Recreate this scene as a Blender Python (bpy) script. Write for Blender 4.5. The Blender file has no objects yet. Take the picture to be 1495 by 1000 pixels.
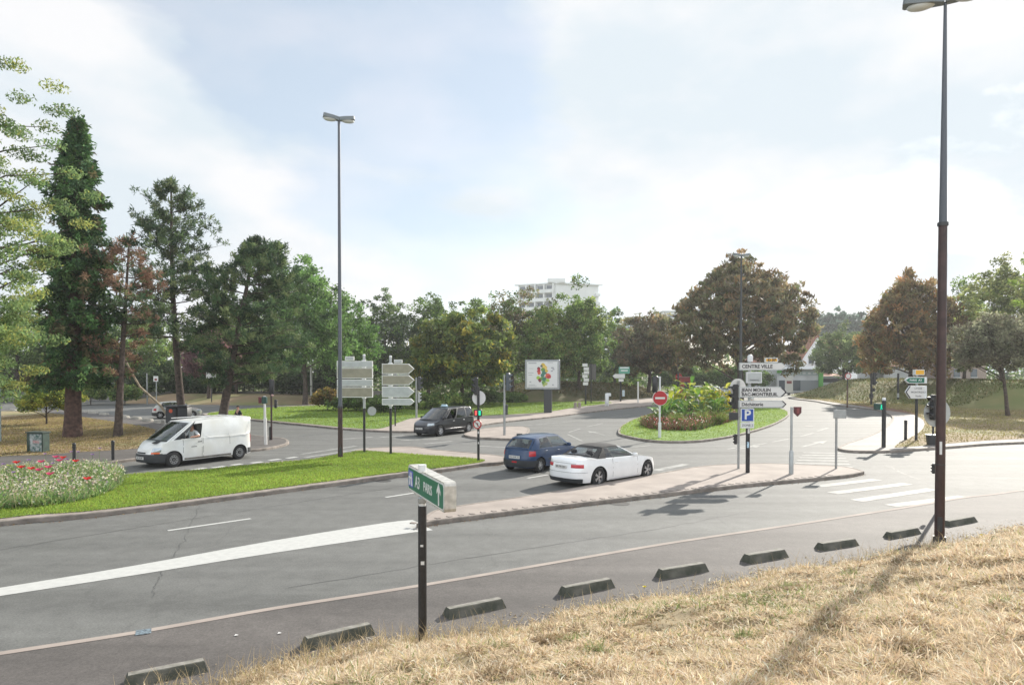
import bpy, bmesh, math, random
import numpy as np
from mathutils import Vector, Matrix
R = math.radians
scene = bpy.context.scene
COL = scene.collection
# ---------------------------------------------------------------- camera
F, HOR, EYE, PITCH = 1000.0, 541.0, 4.0, R(1.0)
CY = HOR + F*math.tan(PITCH)
cd = bpy.data.cameras.new("camera"); cam = bpy.data.objects.new("camera", cd); COL.objects.link(cam)
cam.location = (0, 0, EYE); cam.rotation_euler = (R(90)-PITCH, 0, 0)
cd.sensor_width = 36; cd.lens = F/1495*36; cd.shift_y = (CY-500)/1495
cd.clip_start = 0.1; cd.clip_end = 5000
scene.camera = cam
scene.view_settings.view_transform = 'Standard'; scene.view_settings.look = 'None'
scene.view_settings.exposure = 1.1; scene.view_settings.gamma = 1.0
# ---------------------------------------------------------------- sky and sun
SUN_EL, SUN_AZ = R(27), math.atan2(0.6, 0.8)          # azimuth east of the +Y view axis
world = bpy.data.worlds.new("World"); scene.world = world; world.use_nodes = True
nt = world.node_tree; N = nt.nodes; L = nt.links; N.clear()
def wn(t, **k):
    n = N.new(t)
    for a, b in k.items(): setattr(n, a, b)
    return n
def wm(op, a, b=None, c=None, clamp=False):
    n = N.new('ShaderNodeMath'); n.operation = op; n.use_clamp = clamp
    for i, v in enumerate((a, b, c)):
        if v is None: continue
        if isinstance(v, (int, float)): n.inputs[i].default_value = v
        else: L.new(v, n.inputs[i])
    return n.outputs[0]
sky = wn('ShaderNodeTexSky', sky_type='NISHITA', sun_disc=False)
sky.sun_elevation = SUN_EL; sky.sun_rotation = SUN_AZ; sky.air_density = 1.0; sky.dust_density = 0.6; sky.ozone_density = 1.0
tc = wn('ShaderNodeTexCoord'); sp = wn('ShaderNodeSeparateXYZ'); L.new(tc.outputs['Generated'], sp.inputs[0])
dx, dy, dz = sp.outputs
az = wm('ARCTAN2', dx, dy); el = wm('ARCSINE', dz)
mp = wn('ShaderNodeMapping'); mp.inputs['Scale'].default_value = (1.0, 1.0, 2.2)
L.new(tc.outputs['Generated'], mp.inputs[0])
nz = wn('ShaderNodeTexNoise'); nz.inputs['Scale'].default_value = 2.6; nz.inputs['Detail'].default_value = 9; nz.inputs['Roughness'].default_value = .55
nz.inputs['Distortion'].default_value = .25; L.new(mp.outputs[0], nz.inputs['Vector'])
def blob(a0, e0, ra, re, rot, amp):
    ca, sa = math.cos(rot), math.sin(rot)
    a = wm('SUBTRACT', az, a0); e = wm('SUBTRACT', el, e0)
    p = wm('DIVIDE', wm('ADD', wm('MULTIPLY', a, ca), wm('MULTIPLY', e, sa)), ra)
    q = wm('DIVIDE', wm('SUBTRACT', wm('MULTIPLY', e, ca), wm('MULTIPLY', a, sa)), re)
    d = wm('ADD', wm('MULTIPLY', p, p), wm('MULTIPLY', q, q))
    return wm('MULTIPLY', wm('EXPONENT', wm('MULTIPLY', d, -1.0)), amp)
acc = wm('ADD', nz.outputs['Fac'], 0.05)
for b in [(-.28, .46, .36, .14, -.35, -.42), (-.52, .26, .26, .13, -.5, .28), (.22, .40, .22, .16, -.2, .25),
          (-.16, .19, .22, .05, -.1, -.16), (.60, .30, .26, .35, 0, .16), (-.04, .235, .07, .03, 0, .22), (.33, .20, .25, .045, 0, -.14), (-.02, .36, .08, .12, .3, -.12)]:
    acc = wm('ADD', acc, blob(*b))
rp = wn('ShaderNodeValToRGB'); rp.color_ramp.elements[0].position = .47; rp.color_ramp.elements[1].position = .60
rp.color_ramp.elements[0].color = (.60, .60, .60, 1); rp.color_ramp.elements[1].color = (1, 1, 1, 1)
L.new(acc, rp.inputs[0])
b1 = wn('ShaderNodeBackground'); L.new(sky.outputs[0], b1.inputs[0]); b1.inputs[1].default_value = 0.073
nz2 = wn('ShaderNodeTexNoise'); nz2.inputs['Scale'].default_value = 4.0; nz2.inputs['Detail'].default_value = 7; L.new(mp.outputs[0], nz2.inputs['Vector'])
rp2 = wn('ShaderNodeValToRGB'); rp2.color_ramp.elements[0].position = .40; rp2.color_ramp.elements[1].position = .60
rp2.color_ramp.elements[0].color = (.78, .865, .93, 1); rp2.color_ramp.elements[1].color = (.98, .985, 1, 1)
L.new(nz2.outputs['Fac'], rp2.inputs[0])
b2 = wn('ShaderNodeBackground'); L.new(rp2.outputs[0], b2.inputs[0]); L.new(wm('ADD', wm('MULTIPLY', wm('MULTIPLY', dy, -1.6, clamp=True), 0.50), 0.46), b2.inputs[1])      # sunlit clouds behind the camera, brightened as added fill for shaded sides facing it
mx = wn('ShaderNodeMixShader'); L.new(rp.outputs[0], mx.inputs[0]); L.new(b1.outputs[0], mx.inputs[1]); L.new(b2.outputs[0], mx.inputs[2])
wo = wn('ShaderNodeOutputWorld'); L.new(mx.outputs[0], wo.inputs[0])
sd = bpy.data.lights.new("sun", 'SUN'); sd.energy = 3.6; sd.angle = R(0.6); sd.color = (1, .94, .84)
sun = bpy.data.objects.new("sun", sd); COL.objects.link(sun)
SUNV = Vector((math.sin(SUN_AZ)*math.cos(SUN_EL), math.cos(SUN_AZ)*math.cos(SUN_EL), math.sin(SUN_EL)))
sun.rotation_euler = SUNV.to_track_quat('Z', 'Y').to_euler(); sun.location = SUNV*60

# ---------------------------------------------------------------- measuring: photo pixel -> point on the ground
def ray(px, py):
    x, y = (px-747.5)/F, (CY-py)/F
    c, s = math.cos(PITCH), math.sin(PITCH)
    return x, c+y*s, y*c-s
def G(px, py, z=0.0):
    x, y, w = ray(px, py); t = (z-EYE)/w
    return Vector((x*t, y*t, z))
def AT(px, py, D):
    x, y, w = ray(px, py); t = D/y
    return Vector((x*t, D, EYE+w*t))
def D_(py): return G(747, py).y
# ---------------------------------------------------------------- materials
MATS = {}
def mat(name, col, rough=.6, metal=0, var=0, vscale=5, bump=0, bscale=40, col2=None, spec=.5, attr=False, transl=0, coat=0,
        emit=None, estr=0, alpha=1, detail=6, low=0, lscale=.3, lcol=None):
    if name in MATS: return MATS[name]
    m = bpy.data.materials.new(name); m.use_nodes = True; t = m.node_tree; nn = t.nodes; ll = t.links
    p = nn['Principled BSDF']; p.inputs['Roughness'].default_value = rough; p.inputs['Metallic'].default_value = metal
    p.inputs['Specular IOR Level'].default_value = spec
    p.inputs['Base Color'].default_value = (*col, 1)
    if coat: p.inputs['Coat Weight'].default_value = coat; p.inputs['Coat Roughness'].default_value = .04
    co = nn.new('ShaderNodeTexCoord'); src = None
    if attr:
        a = nn.new('ShaderNodeAttribute'); a.attribute_name = 'Col'; src = a.outputs['Color']
    def noise(sc, de):
        n = nn.new('ShaderNodeTexNoise'); n.inputs['Scale'].default_value = sc; n.inputs['Detail'].default_value = de
        ll.new(co.outputs['Object'], n.inputs['Vector']); return n.outputs['Fac']
    def mixc(fac, a, b, lo, hi):
        r = nn.new('ShaderNodeMapRange'); r.inputs[1].default_value = lo; r.inputs[2].default_value = hi; ll.new(fac, r.inputs[0])
        x = nn.new('ShaderNodeMix'); x.data_type = 'RGBA'; ll.new(r.outputs[0], x.inputs[0])
        for k, v in ((6, a), (7, b)):
            if isinstance(v, tuple): x.inputs[k].default_value = (*v, 1)
            else: ll.new(v, x.inputs[k])
        return x.outputs[2]
    if var or col2:
        c2 = col2 or tuple(min(1, c*(1+var)) for c in col); c1 = col if col2 else tuple(c*(1-var) for c in col)
        src = mixc(noise(vscale, detail), src if src is not None else c1, c2, .35, .65)
    if low:
        src = mixc(noise(lscale, 4), src if src is not None else col, lcol, .5-.12/low, .5+.25)
    if src is not None: ll.new(src, p.inputs['Base Color'])
    if bump:
        b = nn.new('ShaderNodeBump'); b.inputs['Strength'].default_value = bump; b.inputs['Distance'].default_value = .02
        ll.new(noise(bscale, 8), b.inputs['Height']); ll.new(b.outputs[0], p.inputs['Normal'])
    if transl:
        tr = nn.new('ShaderNodeBsdfTranslucent'); ms = nn.new('ShaderNodeMixShader'); ms.inputs[0].default_value = transl
        if src is not None: ll.new(src, tr.inputs[0])
        else: tr.inputs[0].default_value = (*col, 1)
        ll.new(p.outputs[0], ms.inputs[1]); ll.new(tr.outputs[0], ms.inputs[2]); ll.new(ms.outputs[0], nn['Material Output'].inputs[0])
    if emit: p.inputs['Emission Color'].default_value = (*emit, 1); p.inputs['Emission Strength'].default_value = estr
    if alpha < 1:
        g = nn.new('ShaderNodeBsdfGlossy'); g.inputs['Roughness'].default_value = .02; g.inputs[0].default_value = (1, 1, 1, 1)
        tb = nn.new('ShaderNodeBsdfTransparent'); tb.inputs[0].default_value = (*col, 1)
        lw = nn.new('ShaderNodeLayerWeight'); lw.inputs[0].default_value = .5; pw = nn.new('ShaderNodeMath'); pw.operation = 'POWER'; pw.inputs[1].default_value = 3.0; ll.new(lw.outputs['Facing'], pw.inputs[0])
        fr = nn.new('ShaderNodeMapRange'); fr.inputs[3].default_value = .07; fr.inputs[4].default_value = .9; ll.new(pw.outputs[0], fr.inputs[0])
        ms = nn.new('ShaderNodeMixShader'); ll.new(fr.outputs[0], ms.inputs[0]); ll.new(tb.outputs[0], ms.inputs[1]); ll.new(g.outputs[0], ms.inputs[2])
        ll.new(ms.outputs[0], nn['Material Output'].inputs[0])
    MATS[name] = m; return m
M_ground = mat('dry_ground', (.16, .13, .075), .95, col2=(.10, .12, .04), vscale=.25, bump=.5, bscale=12)
M_dry = mat('dry_lawn', (.30, .215, .13), .95, col2=(.16, .17, .06), vscale=.22, bump=.8, bscale=9, low=1, lscale=.12, lcol=(.25, .17, .10))
M_dryslope = mat('straw_ground', (.34, .27, .16), .95, col2=(.20, .155, .09), vscale=2.5, bump=.8, bscale=14)
M_lawn = mat('lawn', (.13, .215, .025), .95, col2=(.085, .17, .018), vscale=1.2, bump=.8, bscale=16, low=1, lscale=.25, lcol=(.15, .23, .03))
M_kerb = mat('kerb_stone', (.22, .19, .165), .85, var=.3, vscale=3, bump=.4, bscale=30)
M_pave = mat('pink_paving', (.30, .255, .225), .85, var=.12, vscale=1.2, bump=.3, bscale=50)
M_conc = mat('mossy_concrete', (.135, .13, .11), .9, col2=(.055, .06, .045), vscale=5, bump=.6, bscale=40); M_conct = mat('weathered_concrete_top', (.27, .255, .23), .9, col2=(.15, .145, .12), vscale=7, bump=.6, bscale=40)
M_stone = mat('pale_stone', (.36, .34, .30), .9, var=.2, vscale=4)
M_paint = mat('road_paint', (.46, .46, .44), .75, col2=(.41, .41, .395), vscale=7, detail=14)
M_galv = mat('galvanised', (.33, .34, .34), .45, .5, var=.12, vscale=8)
M_black = mat('black_paint', (.02, .02, .022), .45, var=.3, vscale=10)
M_brown = mat('brown_paint', (.042, .020, .019), .42, var=.25, vscale=6)
M_navy = mat('dark_grey_paint', (.035, .038, .042), .45)
M_white = mat('white_paint', (.62, .63, .63), .5, var=.06, vscale=6)
M_beige = mat('sign_back_beige', (.25, .235, .18), .5, .2, var=.1, vscale=4)
M_grey = mat('sign_back_grey', (.38, .40, .40), .45, .3, var=.08, vscale=4)
M_edge = mat('sign_edge', (.62, .62, .60), .5)
M_green = mat('sign_green', (.0, .12, .07), .5)
M_blue = mat('sign_blue', (.01, .06, .30), .5)
M_red = mat('sign_red', (.38, .015, .02), .45)
M_yellow = mat('sign_yellow', (.70, .36, .02), .5)
M_signw = mat('sign_white', (.60, .59, .57), .5)
M_ink = mat('sign_ink', (.03, .03, .035), .6)
M_rubber = mat('rubber', (.015, .015, .016), .8, bump=.2)
M_plastic = mat('dark_plastic', (.03, .033, .037), .6)
M_glass = mat('car_glass', (.50, .57, .56), alpha=.5)
M_dglass = mat('dark_car_glass', (.10, .13, .14), alpha=.5)
M_seat = mat('seat_fabric', (.03, .03, .035), .9)
M_alu = mat('alloy', (.55, .56, .58), .3, .8)
M_lampg = mat('lamp_green', (.0, .25, .15), .4, emit=(0, .9, .5), estr=.4)
M_lampr = mat('tail_red', (.42, .01, .02), .25, coat=.5)
M_orange = mat('indicator_orange', (.65, .10, .01), .3, coat=.5)
M_clear = mat('headlamp_clear', (.36, .40, .43), .12, .6, coat=1)
M_skin = mat('skin', (.45, .24, .17), .6)
M_bark = mat('bark', (.075, .055, .045), .95, var=.4, vscale=6, bump=1, bscale=14)
M_barkr = mat('red_bark', (.085, .05, .04), .95, var=.4, vscale=5, bump=1, bscale=12)
M_leaf = mat('leaves', (.1, .1, .1), .6, attr=True, transl=.5, spec=.25)
M_need = mat('needles', (.1, .1, .1), .8, attr=True, transl=.25, spec=.3)
M_blade = mat('grass_blades', (.1, .1, .1), .8, attr=True, transl=.38, spec=.2)
def asphalt(name, c1, c2, lowc):
    m = mat(name, c1, .78, col2=c2, vscale=90, bump=.25, bscale=160, low=1, lscale=.18, lcol=lowc, spec=.5, detail=3)
    t = m.node_tree; nn = t.nodes; ll = t.links; p = nn['Principled BSDF']
    base = p.inputs['Base Color'].links[0].from_socket
    co = nn.new('ShaderNodeTexCoord'); vo = nn.new('ShaderNodeTexVoronoi'); vo.feature = 'DISTANCE_TO_EDGE'; vo.inputs['Scale'].default_value = .13
    n2 = nn.new('ShaderNodeTexNoise'); n2.inputs['Scale'].default_value = .6; n2.inputs['Detail'].default_value = 8
    mxv = nn.new('ShaderNodeVectorMath'); mxv.operation = 'MULTIPLY_ADD'; mxv.inputs[1].default_value = (2, 2, 2)
    ll.new(co.outputs['Object'], n2.inputs['Vector']); ll.new(n2.outputs['Color'], mxv.inputs[0]); ll.new(co.outputs['Object'], mxv.inputs[2]); ll.new(mxv.outputs[0], vo.inputs['Vector'])
    mr = nn.new('ShaderNodeMapRange'); mr.inputs[1].default_value = .0; mr.inputs[2].default_value = .006; mr.inputs[3].default_value = .88; mr.inputs[4].default_value = 1; ll.new(vo.outputs[0], mr.inputs[0])
    # long wear bands along the carriageway
    ro = nn.new('ShaderNodeMapping'); ro.inputs['Rotation'].default_value = (0, 0, R(-27)); ro.inputs['Scale'].default_value = (.05, 1.0, 1)
    n3 = nn.new('ShaderNodeTexNoise'); n3.inputs['Scale'].default_value = .8; n3.inputs['Detail'].default_value = 5; ll.new(co.outputs['Object'], ro.inputs[0]); ll.new(ro.outputs[0], n3.inputs['Vector'])
    m3 = nn.new('ShaderNodeMapRange'); m3.inputs[1].default_value = .35; m3.inputs[2].default_value = .65; m3.inputs[3].default_value = .78; m3.inputs[4].default_value = 1.14; ll.new(n3.outputs[0], m3.inputs[0])
    mm = nn.new('ShaderNodeMath'); mm.operation = 'MULTIPLY'; ll.new(mr.outputs[0], mm.inputs[0]); ll.new(m3.outputs[0], mm.inputs[1])
    n4 = nn.new('ShaderNodeTexNoise'); n4.inputs['Scale'].default_value = 2.3; n4.inputs['Detail'].default_value = 10; n4.inputs['Roughness'].default_value = .7; ll.new(co.outputs['Object'], n4.inputs['Vector'])
    m4 = nn.new('ShaderNodeMapRange'); m4.inputs[1].default_value = .3; m4.inputs[2].default_value = .7; m4.inputs[3].default_value = .80; m4.inputs[4].default_value = 1.16; ll.new(n4.outputs[0], m4.inputs[0])
    n5 = nn.new('ShaderNodeTexNoise'); n5.inputs['Scale'].default_value = 30; n5.inputs['Detail'].default_value = 4; ll.new(co.outputs['Object'], n5.inputs['Vector'])
    m5 = nn.new('ShaderNodeMapRange'); m5.inputs[1].default_value = .3; m5.inputs[2].default_value = .7; m5.inputs[3].default_value = .78; m5.inputs[4].default_value = 1.22; ll.new(n5.outputs[0], m5.inputs[0])
    m6 = nn.new('ShaderNodeMath'); m6.operation = 'MULTIPLY'; ll.new(m4.outputs[0], m6.inputs[0]); ll.new(m5.outputs[0], m6.inputs[1])
    m7 = nn.new('ShaderNodeMath'); m7.operation = 'MULTIPLY'; ll.new(mm.outputs[0], m7.inputs[0]); ll.new(m6.outputs[0], m7.inputs[1]); mm = m7
    mu = nn.new('ShaderNodeVectorMath'); mu.operation = 'SCALE'; ll.new(base, mu.inputs[0]); ll.new(mm.outputs[0], mu.inputs['Scale']); ll.new(mu.outputs[0], p.inputs['Base Color'])
    return m
M_asph = asphalt('asphalt', (.098, .099, .093), (.145, .146, .138), (.128, .128, .122))
M_walk = asphalt('footway_asphalt', (.078, .070, .065), (.115, .103, .096), (.105, .095, .088))
M_walk2 = asphalt('pale_footway', (.21, .19, .175), (.26, .235, .215), (.25, .23, .21))

# ---------------------------------------------------------------- mesh helpers
class MB:
    def __init__(s): s.v = []; s.f = []; s.m = []
    def add(s, vs, fs, mi=0):
        o = len(s.v); s.v += [tuple(v) for v in vs]
        for f in fs: s.f.append(tuple(i+o for i in f)); s.m.append(mi)
    def box(s, c, size, mi=0, rz=0, mtx=None, taper=1, bev=0):
        x, y, z = (d/2 for d in size); vs = []
        if bev:
            b = bev; ring = [(x-b, y), (x, y-b), (x, -y+b), (x-b, -y), (-x+b, -y), (-x, -y+b), (-x, y-b), (-x+b, y)]
            n = 8; lv = [(-z, 1-b/max(x, y)), (-z+b, 1), (z-b, 1), (z, 1-b/max(x, y))]
            for zz, k in lv: vs += [(a*k*(taper if zz > 0 else 1), q*k*(taper if zz > 0 else 1), zz) for a, q in ring]
            fs = [tuple(range(n-1, -1, -1)), tuple(range(3*n, 4*n))]
            # ring is clockwise: flip
            fs = [tuple(range(n)), tuple(range(4*n-1, 3*n-1, -1))]
            for l in range(3):
                for i in range(n): j = (i+1) % n; fs.append((l*n+j, l*n+i, (l+1)*n+i, (l+1)*n+j))
        else:
            for zz in (-z, z):
                k = taper if zz > 0 else 1
                vs += [(-x*k, -y*k, zz), (x*k, -y*k, zz), (x*k, y*k, zz), (-x*k, y*k, zz)]
            fs = [(3, 2, 1, 0), (4, 5, 6, 7), (0, 1, 5, 4), (1, 2, 6, 5), (2, 3, 7, 6), (3, 0, 4, 7)]
        T = mtx or (Matrix.Translation(Vector(c)) @ Matrix.Rotation(rz, 4, 'Z'))
        s.add([T @ Vector(v) for v in vs], fs, mi); return s
    def tube(s, pts, rad, n=8, mi=0, cap=True):
        pts = [Vector(p) for p in pts]; rad = rad if isinstance(rad, (list, tuple)) else [rad]*len(pts)
        rings = []
        up = Vector((0, 0, 1)); d0 = (pts[1]-pts[0]).normalized()
        a = d0.orthogonal().normalized() if abs(d0.z) > .9 else d0.cross(up).normalized()
        for i, p in enumerate(pts):
            d = (pts[min(i+1, len(pts)-1)]-pts[max(i-1, 0)]).normalized()
            a = (a-d*a.dot(d)).normalized(); b = d.cross(a)
            rings.append([p+(a*math.cos(t)+b*math.sin(t))*rad[i] for t in [2*math.pi*k/n for k in range(n)]])
        vs = [v for r in rings for v in r]; fs = []
        for i in range(len(pts)-1):
            for k in range(n): k2 = (k+1) % n; fs.append((i*n+k, i*n+k2, (i+1)*n+k2, (i+1)*n+k))
        if cap: fs += [tuple(range(n-1, -1, -1)), tuple(range((len(pts)-1)*n, len(pts)*n))]
        s.add(vs, fs, mi); return s
    def prism(s, poly, z0, z1, mi=0, T=None):
        n = len(poly); vs = [(p[0], p[1], z0) for p in poly]+[(p[0], p[1], z1) for p in poly]
        if T is not None: vs = [T @ Vector(v) for v in vs]
        fs = [tuple(range(n-1, -1, -1)), tuple(range(n, 2*n))]+[(i, (i+1) % n, n+(i+1) % n, n+i) for i in range(n)]
        s.add(vs, fs, mi); return s
    def grid(s, P, mi=0, flip=False, closed=False):
        nu, nv = len(P), len(P[0]); fs = []
        for i in range(nu-(0 if closed else 1)):
            for j in range(nv-1):
                i2 = (i+1) % nu
                q = (i*nv+j, i2*nv+j, i2*nv+j+1, i*nv+j+1); fs.append(q[::-1] if flip else q)
        s.add([p for r in P for p in r], fs, mi); return s
    def ball(s, c, r, nu=12, nv=8, mi=0):
        rx, ry, rz = r if isinstance(r, (tuple, list)) else (r, r, r)
        P = [[(c[0]+rx*math.sin(math.pi*j/nv)*math.cos(2*math.pi*i/nu), c[1]+ry*math.sin(math.pi*j/nv)*math.sin(2*math.pi*i/nu), c[2]-rz*math.cos(math.pi*j/nv)) for j in range(nv+1)] for i in range(nu)]
        return s.grid(P, mi, closed=True)
    def disc(s, c, nrm, r, th, n=24, mi=0):
        nrm = Vector(nrm).normalized(); c = Vector(c)
        return s.tube([c-nrm*th/2, c+nrm*th/2], r, n, mi)
    def build(s, name, mats, parent=None, loc=(0, 0, 0), rz=0, smooth=False, sharp=35):
        me = bpy.data.meshes.new(name); me.from_pydata([tuple(v) for v in s.v], [], s.f)
        mats = mats if isinstance(mats, (list, tuple)) else [mats]
        for m in mats: me.materials.append(m)
        if len(mats) > 1: me.polygons.foreach_set('material_index', s.m)
        bm = bmesh.new(); bm.from_mesh(me); bmesh.ops.remove_doubles(bm, verts=bm.verts, dist=1e-5); bm.to_mesh(me); bm.free()
        if smooth:
            me.polygons.foreach_set('use_smooth', [True]*len(me.polygons))
            try: me.set_sharp_from_angle(angle=R(sharp))
            except Exception: pass
        me.update(); o = bpy.data.objects.new(name, me); COL.objects.link(o)
        o.location = loc; o.rotation_euler = (0, 0, rz)
        if parent: o.parent = parent
        return o
def tag(o, label, cat, group=None, kind=None):
    o['label'] = label; o['category'] = cat
    if group: o['group'] = group
    if kind: o['kind'] = kind
    return o
def thing(name, label, cat, loc=(0, 0, 0), rz=0, group=None):
    o = bpy.data.objects.new(name, None); COL.objects.link(o); o.empty_display_size = .3
    o.location = loc; o.rotation_euler = (0, 0, rz); return tag(o, label, cat, group)
def dup(root, loc, rz=None, label=None, scale=None):
    def cp(o, par):
        c = o.copy(); COL.objects.link(c); c.parent = par
        for ch in kids.get(o.name, []): cp(ch, c)
        return c
    kids = {}
    for o in COL.objects:
        if o.parent: kids.setdefault(o.parent.name, []).append(o)
    r = cp(root, None); r.location = loc
    if rz is not None: r.rotation_euler = (0, 0, rz)
    if label: r['label'] = label
    if scale: r.scale = scale if isinstance(scale, tuple) else (scale,)*3
    return r
def struct(o, kind='structure', label=None):
    o['kind'] = kind
    if label: o['label'] = label
    return o
def npmesh(name, V, Fq, cols, material, parent=None, loc=(0, 0, 0), nper=4):
    """V (n*k,3), faces of constant size nper, colours per vertex"""
    me = bpy.data.meshes.new(name); nv = len(V); nf = len(Fq)
    me.vertices.add(nv); me.vertices.foreach_set('co', np.asarray(V, dtype=np.float32).ravel())
    me.loops.add(nf*nper); me.loops.foreach_set('vertex_index', np.asarray(Fq, dtype=np.int32).ravel())
    me.polygons.add(nf); me.polygons.foreach_set('loop_start', np.arange(0, nf*nper, nper, dtype=np.int32))
    me.polygons.foreach_set('loop_total', np.full(nf, nper, dtype=np.int32))
    me.update(calc_edges=True)
    ca = me.color_attributes.new('Col', 'FLOAT_COLOR', 'POINT')
    c4 = np.ones((nv, 4), dtype=np.float32); c4[:, :3] = cols; ca.data.foreach_set('color', c4.ravel())
    me.materials.append(material)
    o = bpy.data.objects.new(name, me); COL.objects.link(o); o.location = loc
    if parent: o.parent = parent
    return o
def rhombs(C, U, W, cols):
    n = len(C); V = np.empty((n, 4, 3)); V[:, 0] = C-U; V[:, 1] = C+W; V[:, 2] = C+U; V[:, 3] = C-W
    return V.reshape(-1, 3), np.arange(n*4).reshape(n, 4), np.repeat(cols, 4, axis=0)
def unit(a): return a/np.maximum(np.linalg.norm(a, axis=1, keepdims=True), 1e-9)
def smooth_poly(pts, seg=6, closed=True):
    out = []; n = len(pts)
    P = [Vector((p[0], p[1], 0)) for p in pts]
    for i in range(n if closed else n-1):
        g = lambda k: P[k % n] if closed else P[max(0, min(n-1, k))]
        p0, p1, p2, p3 = g(i-1), g(i), g(i+1), g(i+2)
        for s_ in range(seg):
            t = s_/seg
            out.append(.5*((2*p1)+(p2-p0)*t+(2*p0-5*p1+4*p2-p3)*t*t+(3*p1-p0-3*p2+p3)*t**3))
    if not closed: out.append(P[-1])
    return out
def GP(pix): return [G(*p) for p in pix]
def area(poly): return sum(poly[i].x*poly[(i+1) % len(poly)].y-poly[(i+1) % len(poly)].x*poly[i].y for i in range(len(poly)))/2
def inset(poly, d):
    n = len(poly); out = []
    if area(poly) < 0: d = -d
    for i in range(n):
        a, b, c = poly[i-1], poly[i], poly[(i+1) % n]
        t = ((b-a).normalized()+(c-b).normalized()); t = t.normalized() if t.length > 1e-6 else (c-b).normalized()
        out.append(b+Vector((-t.y, t.x, 0))*d)
    return out
def fill(mb, poly, z, mi=0):
    from mathutils.geometry import tessellate_polygon
    if area(poly) < 0: poly = poly[::-1]
    tris = tessellate_polygon([[Vector((p.x, p.y, 0)) for p in poly]])
    fs = []
    for t in tris:
        a, b, c = (poly[i] for i in t)
        fs.append(t if (b-a).cross(c-a).z > 0 else t[::-1])
    mb.add([(p.x, p.y, z) for p in poly], fs, mi)
def sheet(name, poly, z, material, kind='structure', label=None):
    mb = MB(); fill(mb, poly, z); o = mb.build(name, material); return struct(o, kind, label)
def kerb(name, poly, h=.12, w=.16, material=None, label=None):
    if area(poly) < 0: poly = poly[::-1]
    inn = inset(poly, w); top = inset(poly, .02); mb = MB(); n = len(poly)
    P = [[(poly[i].x, poly[i].y, -.01), (poly[i].x, poly[i].y, h-.02), (top[i].x, top[i].y, h), (inn[i].x, inn[i].y, h), (inn[i].x, inn[i].y, 0)] for i in range(n)]
    mb.grid(P, closed=True); return struct(mb.build(name, material or M_kerb), 'structure', label), inn
# ================================================================ THE GROUND
rng = np.random.default_rng(7); random.seed(5)
sheet('ground', [Vector((-900, -300, 0)), Vector((900, -300, 0)), Vector((900, 1500, 0)), Vector((-900, 1500, 0))], -.03, M_ground)
road = [Vector((-45, 3, 0)), Vector((60, -5, 0)), Vector((160, 40, 0)), G(2050, 574), G(1250, 572), G(1000, 566), G(960, 574), G(200, 584), G(-500, 588)]
sheet('road', road, 0, M_asph)
# footway in front of the bank, with its pale edging line
EDGE = [(-400, 1018), (0, 955), (200, 924), (400, 889), (617, 855), (850, 815), (1000, 790), (1173, 764.5), (1240, 754), (1330, 740), (1406, 727), (1500, 715), (1800, 668)]
edge = smooth_poly(GP(EDGE), 5, False)
foot = edge+[Vector((60, 10, 0)), Vector((30, -8, 0)), Vector((-30, -8, 0))]
sheet('footway', foot, .012, M_walk)
mb = MB()
for a, b in zip(edge[:-1], edge[1:]):
    t = (b-a).normalized(); nrm = Vector((-t.y, t.x, 0))*.075
    mb.add([a-nrm+Vector((0, 0, .018)), b-nrm+Vector((0, 0, .018)), b+nrm+Vector((0, 0, .018)), a+nrm+Vector((0, 0, .018))], [(0, 1, 2, 3)])
struct(mb.build('footway_edging', M_pave))

# near green island ------------------------------------------------
near_edge = smooth_poly(GP([(-420, 838), (-150, 795), (0, 768), (120, 757), (230, 744), (350, 728), (470, 712), (580, 697), (655, 688), (700, 681), (726, 679), (742, 676)]), 5, False)
back_edge = smooth_poly(GP([(742, 676), (735, 669), (640, 660), (598, 655), (530, 658), (508, 664), (450, 674), (411, 677), (337, 685), (296, 689.5), (204, 695), (100, 706), (0, 716), (-150, 728), (-420, 750)]), 5, False)
isl = near_edge+back_edge[1:]
_, inn = kerb('near_island_kerb', isl, .13, .15)
sheet('island_paving', inn, .118, M_pave)
gl = smooth_poly(GP([(-415, 833), (0, 763.5), (120, 753), (230, 740.5), (350, 724.5), (470, 708.5), (580, 694), (655, 685.5), (703, 678), (690, 674), (620, 669), (570, 665), (530, 662), (506, 665.5), (450, 676), (411, 679), (337, 687), (296, 691.5), (204, 697), (100, 708), (0, 718), (-415, 752)]), 4)
sheet('near_lawn', gl, .135, M_lawn)
# paved median -------------------------------------------------------
med_near = smooth_poly(GP([(612, 772), (628, 767), (700, 757.5), (800, 745), (850, 742-3), (979, 724), (1091, 711), (1180, 703), (1240, 697), (1262, 692)]), 5, False)
med_far = smooth_poly(GP([(1262, 692), (1245, 687), (1221, 684), (1152, 681), (1109, 680), (1050, 682), (1010, 686), (961, 695), (900, 705), (820, 720), (740, 733), (665, 744), (628, 753), (612, 772)]), 5, False)
med = med_near[:-1]+med_far[:-1]
_, inn = kerb('median_kerb', med, .12, .10)
sheet('median_paving', inn, .112, M_pave)
# row of small upright setts along the near edge of the median
mb = MB(); acc_ = 0; nxt = 0
for a, b in zip(med_near[2:-8], med_near[3:-7]):
    d = (b-a).length; t = (b-a)/d
    while nxt < acc_+d:
        p = a+t*(nxt-acc_); q = p+Vector((-t.y, t.x, 0))*.22
        mb.box((q.x, q.y, .112), (.12, .14, .03), rz=math.atan2(t.y, t.x)+random.uniform(-.1, .1)); nxt += .34
    acc_ += d
struct(mb.build('median_edge_setts', mat('sett_stone', (.25, .215, .19), .85, var=.2, vscale=3)), 'stuff', 'row of small rough setts along the near edge of the paved median')
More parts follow.
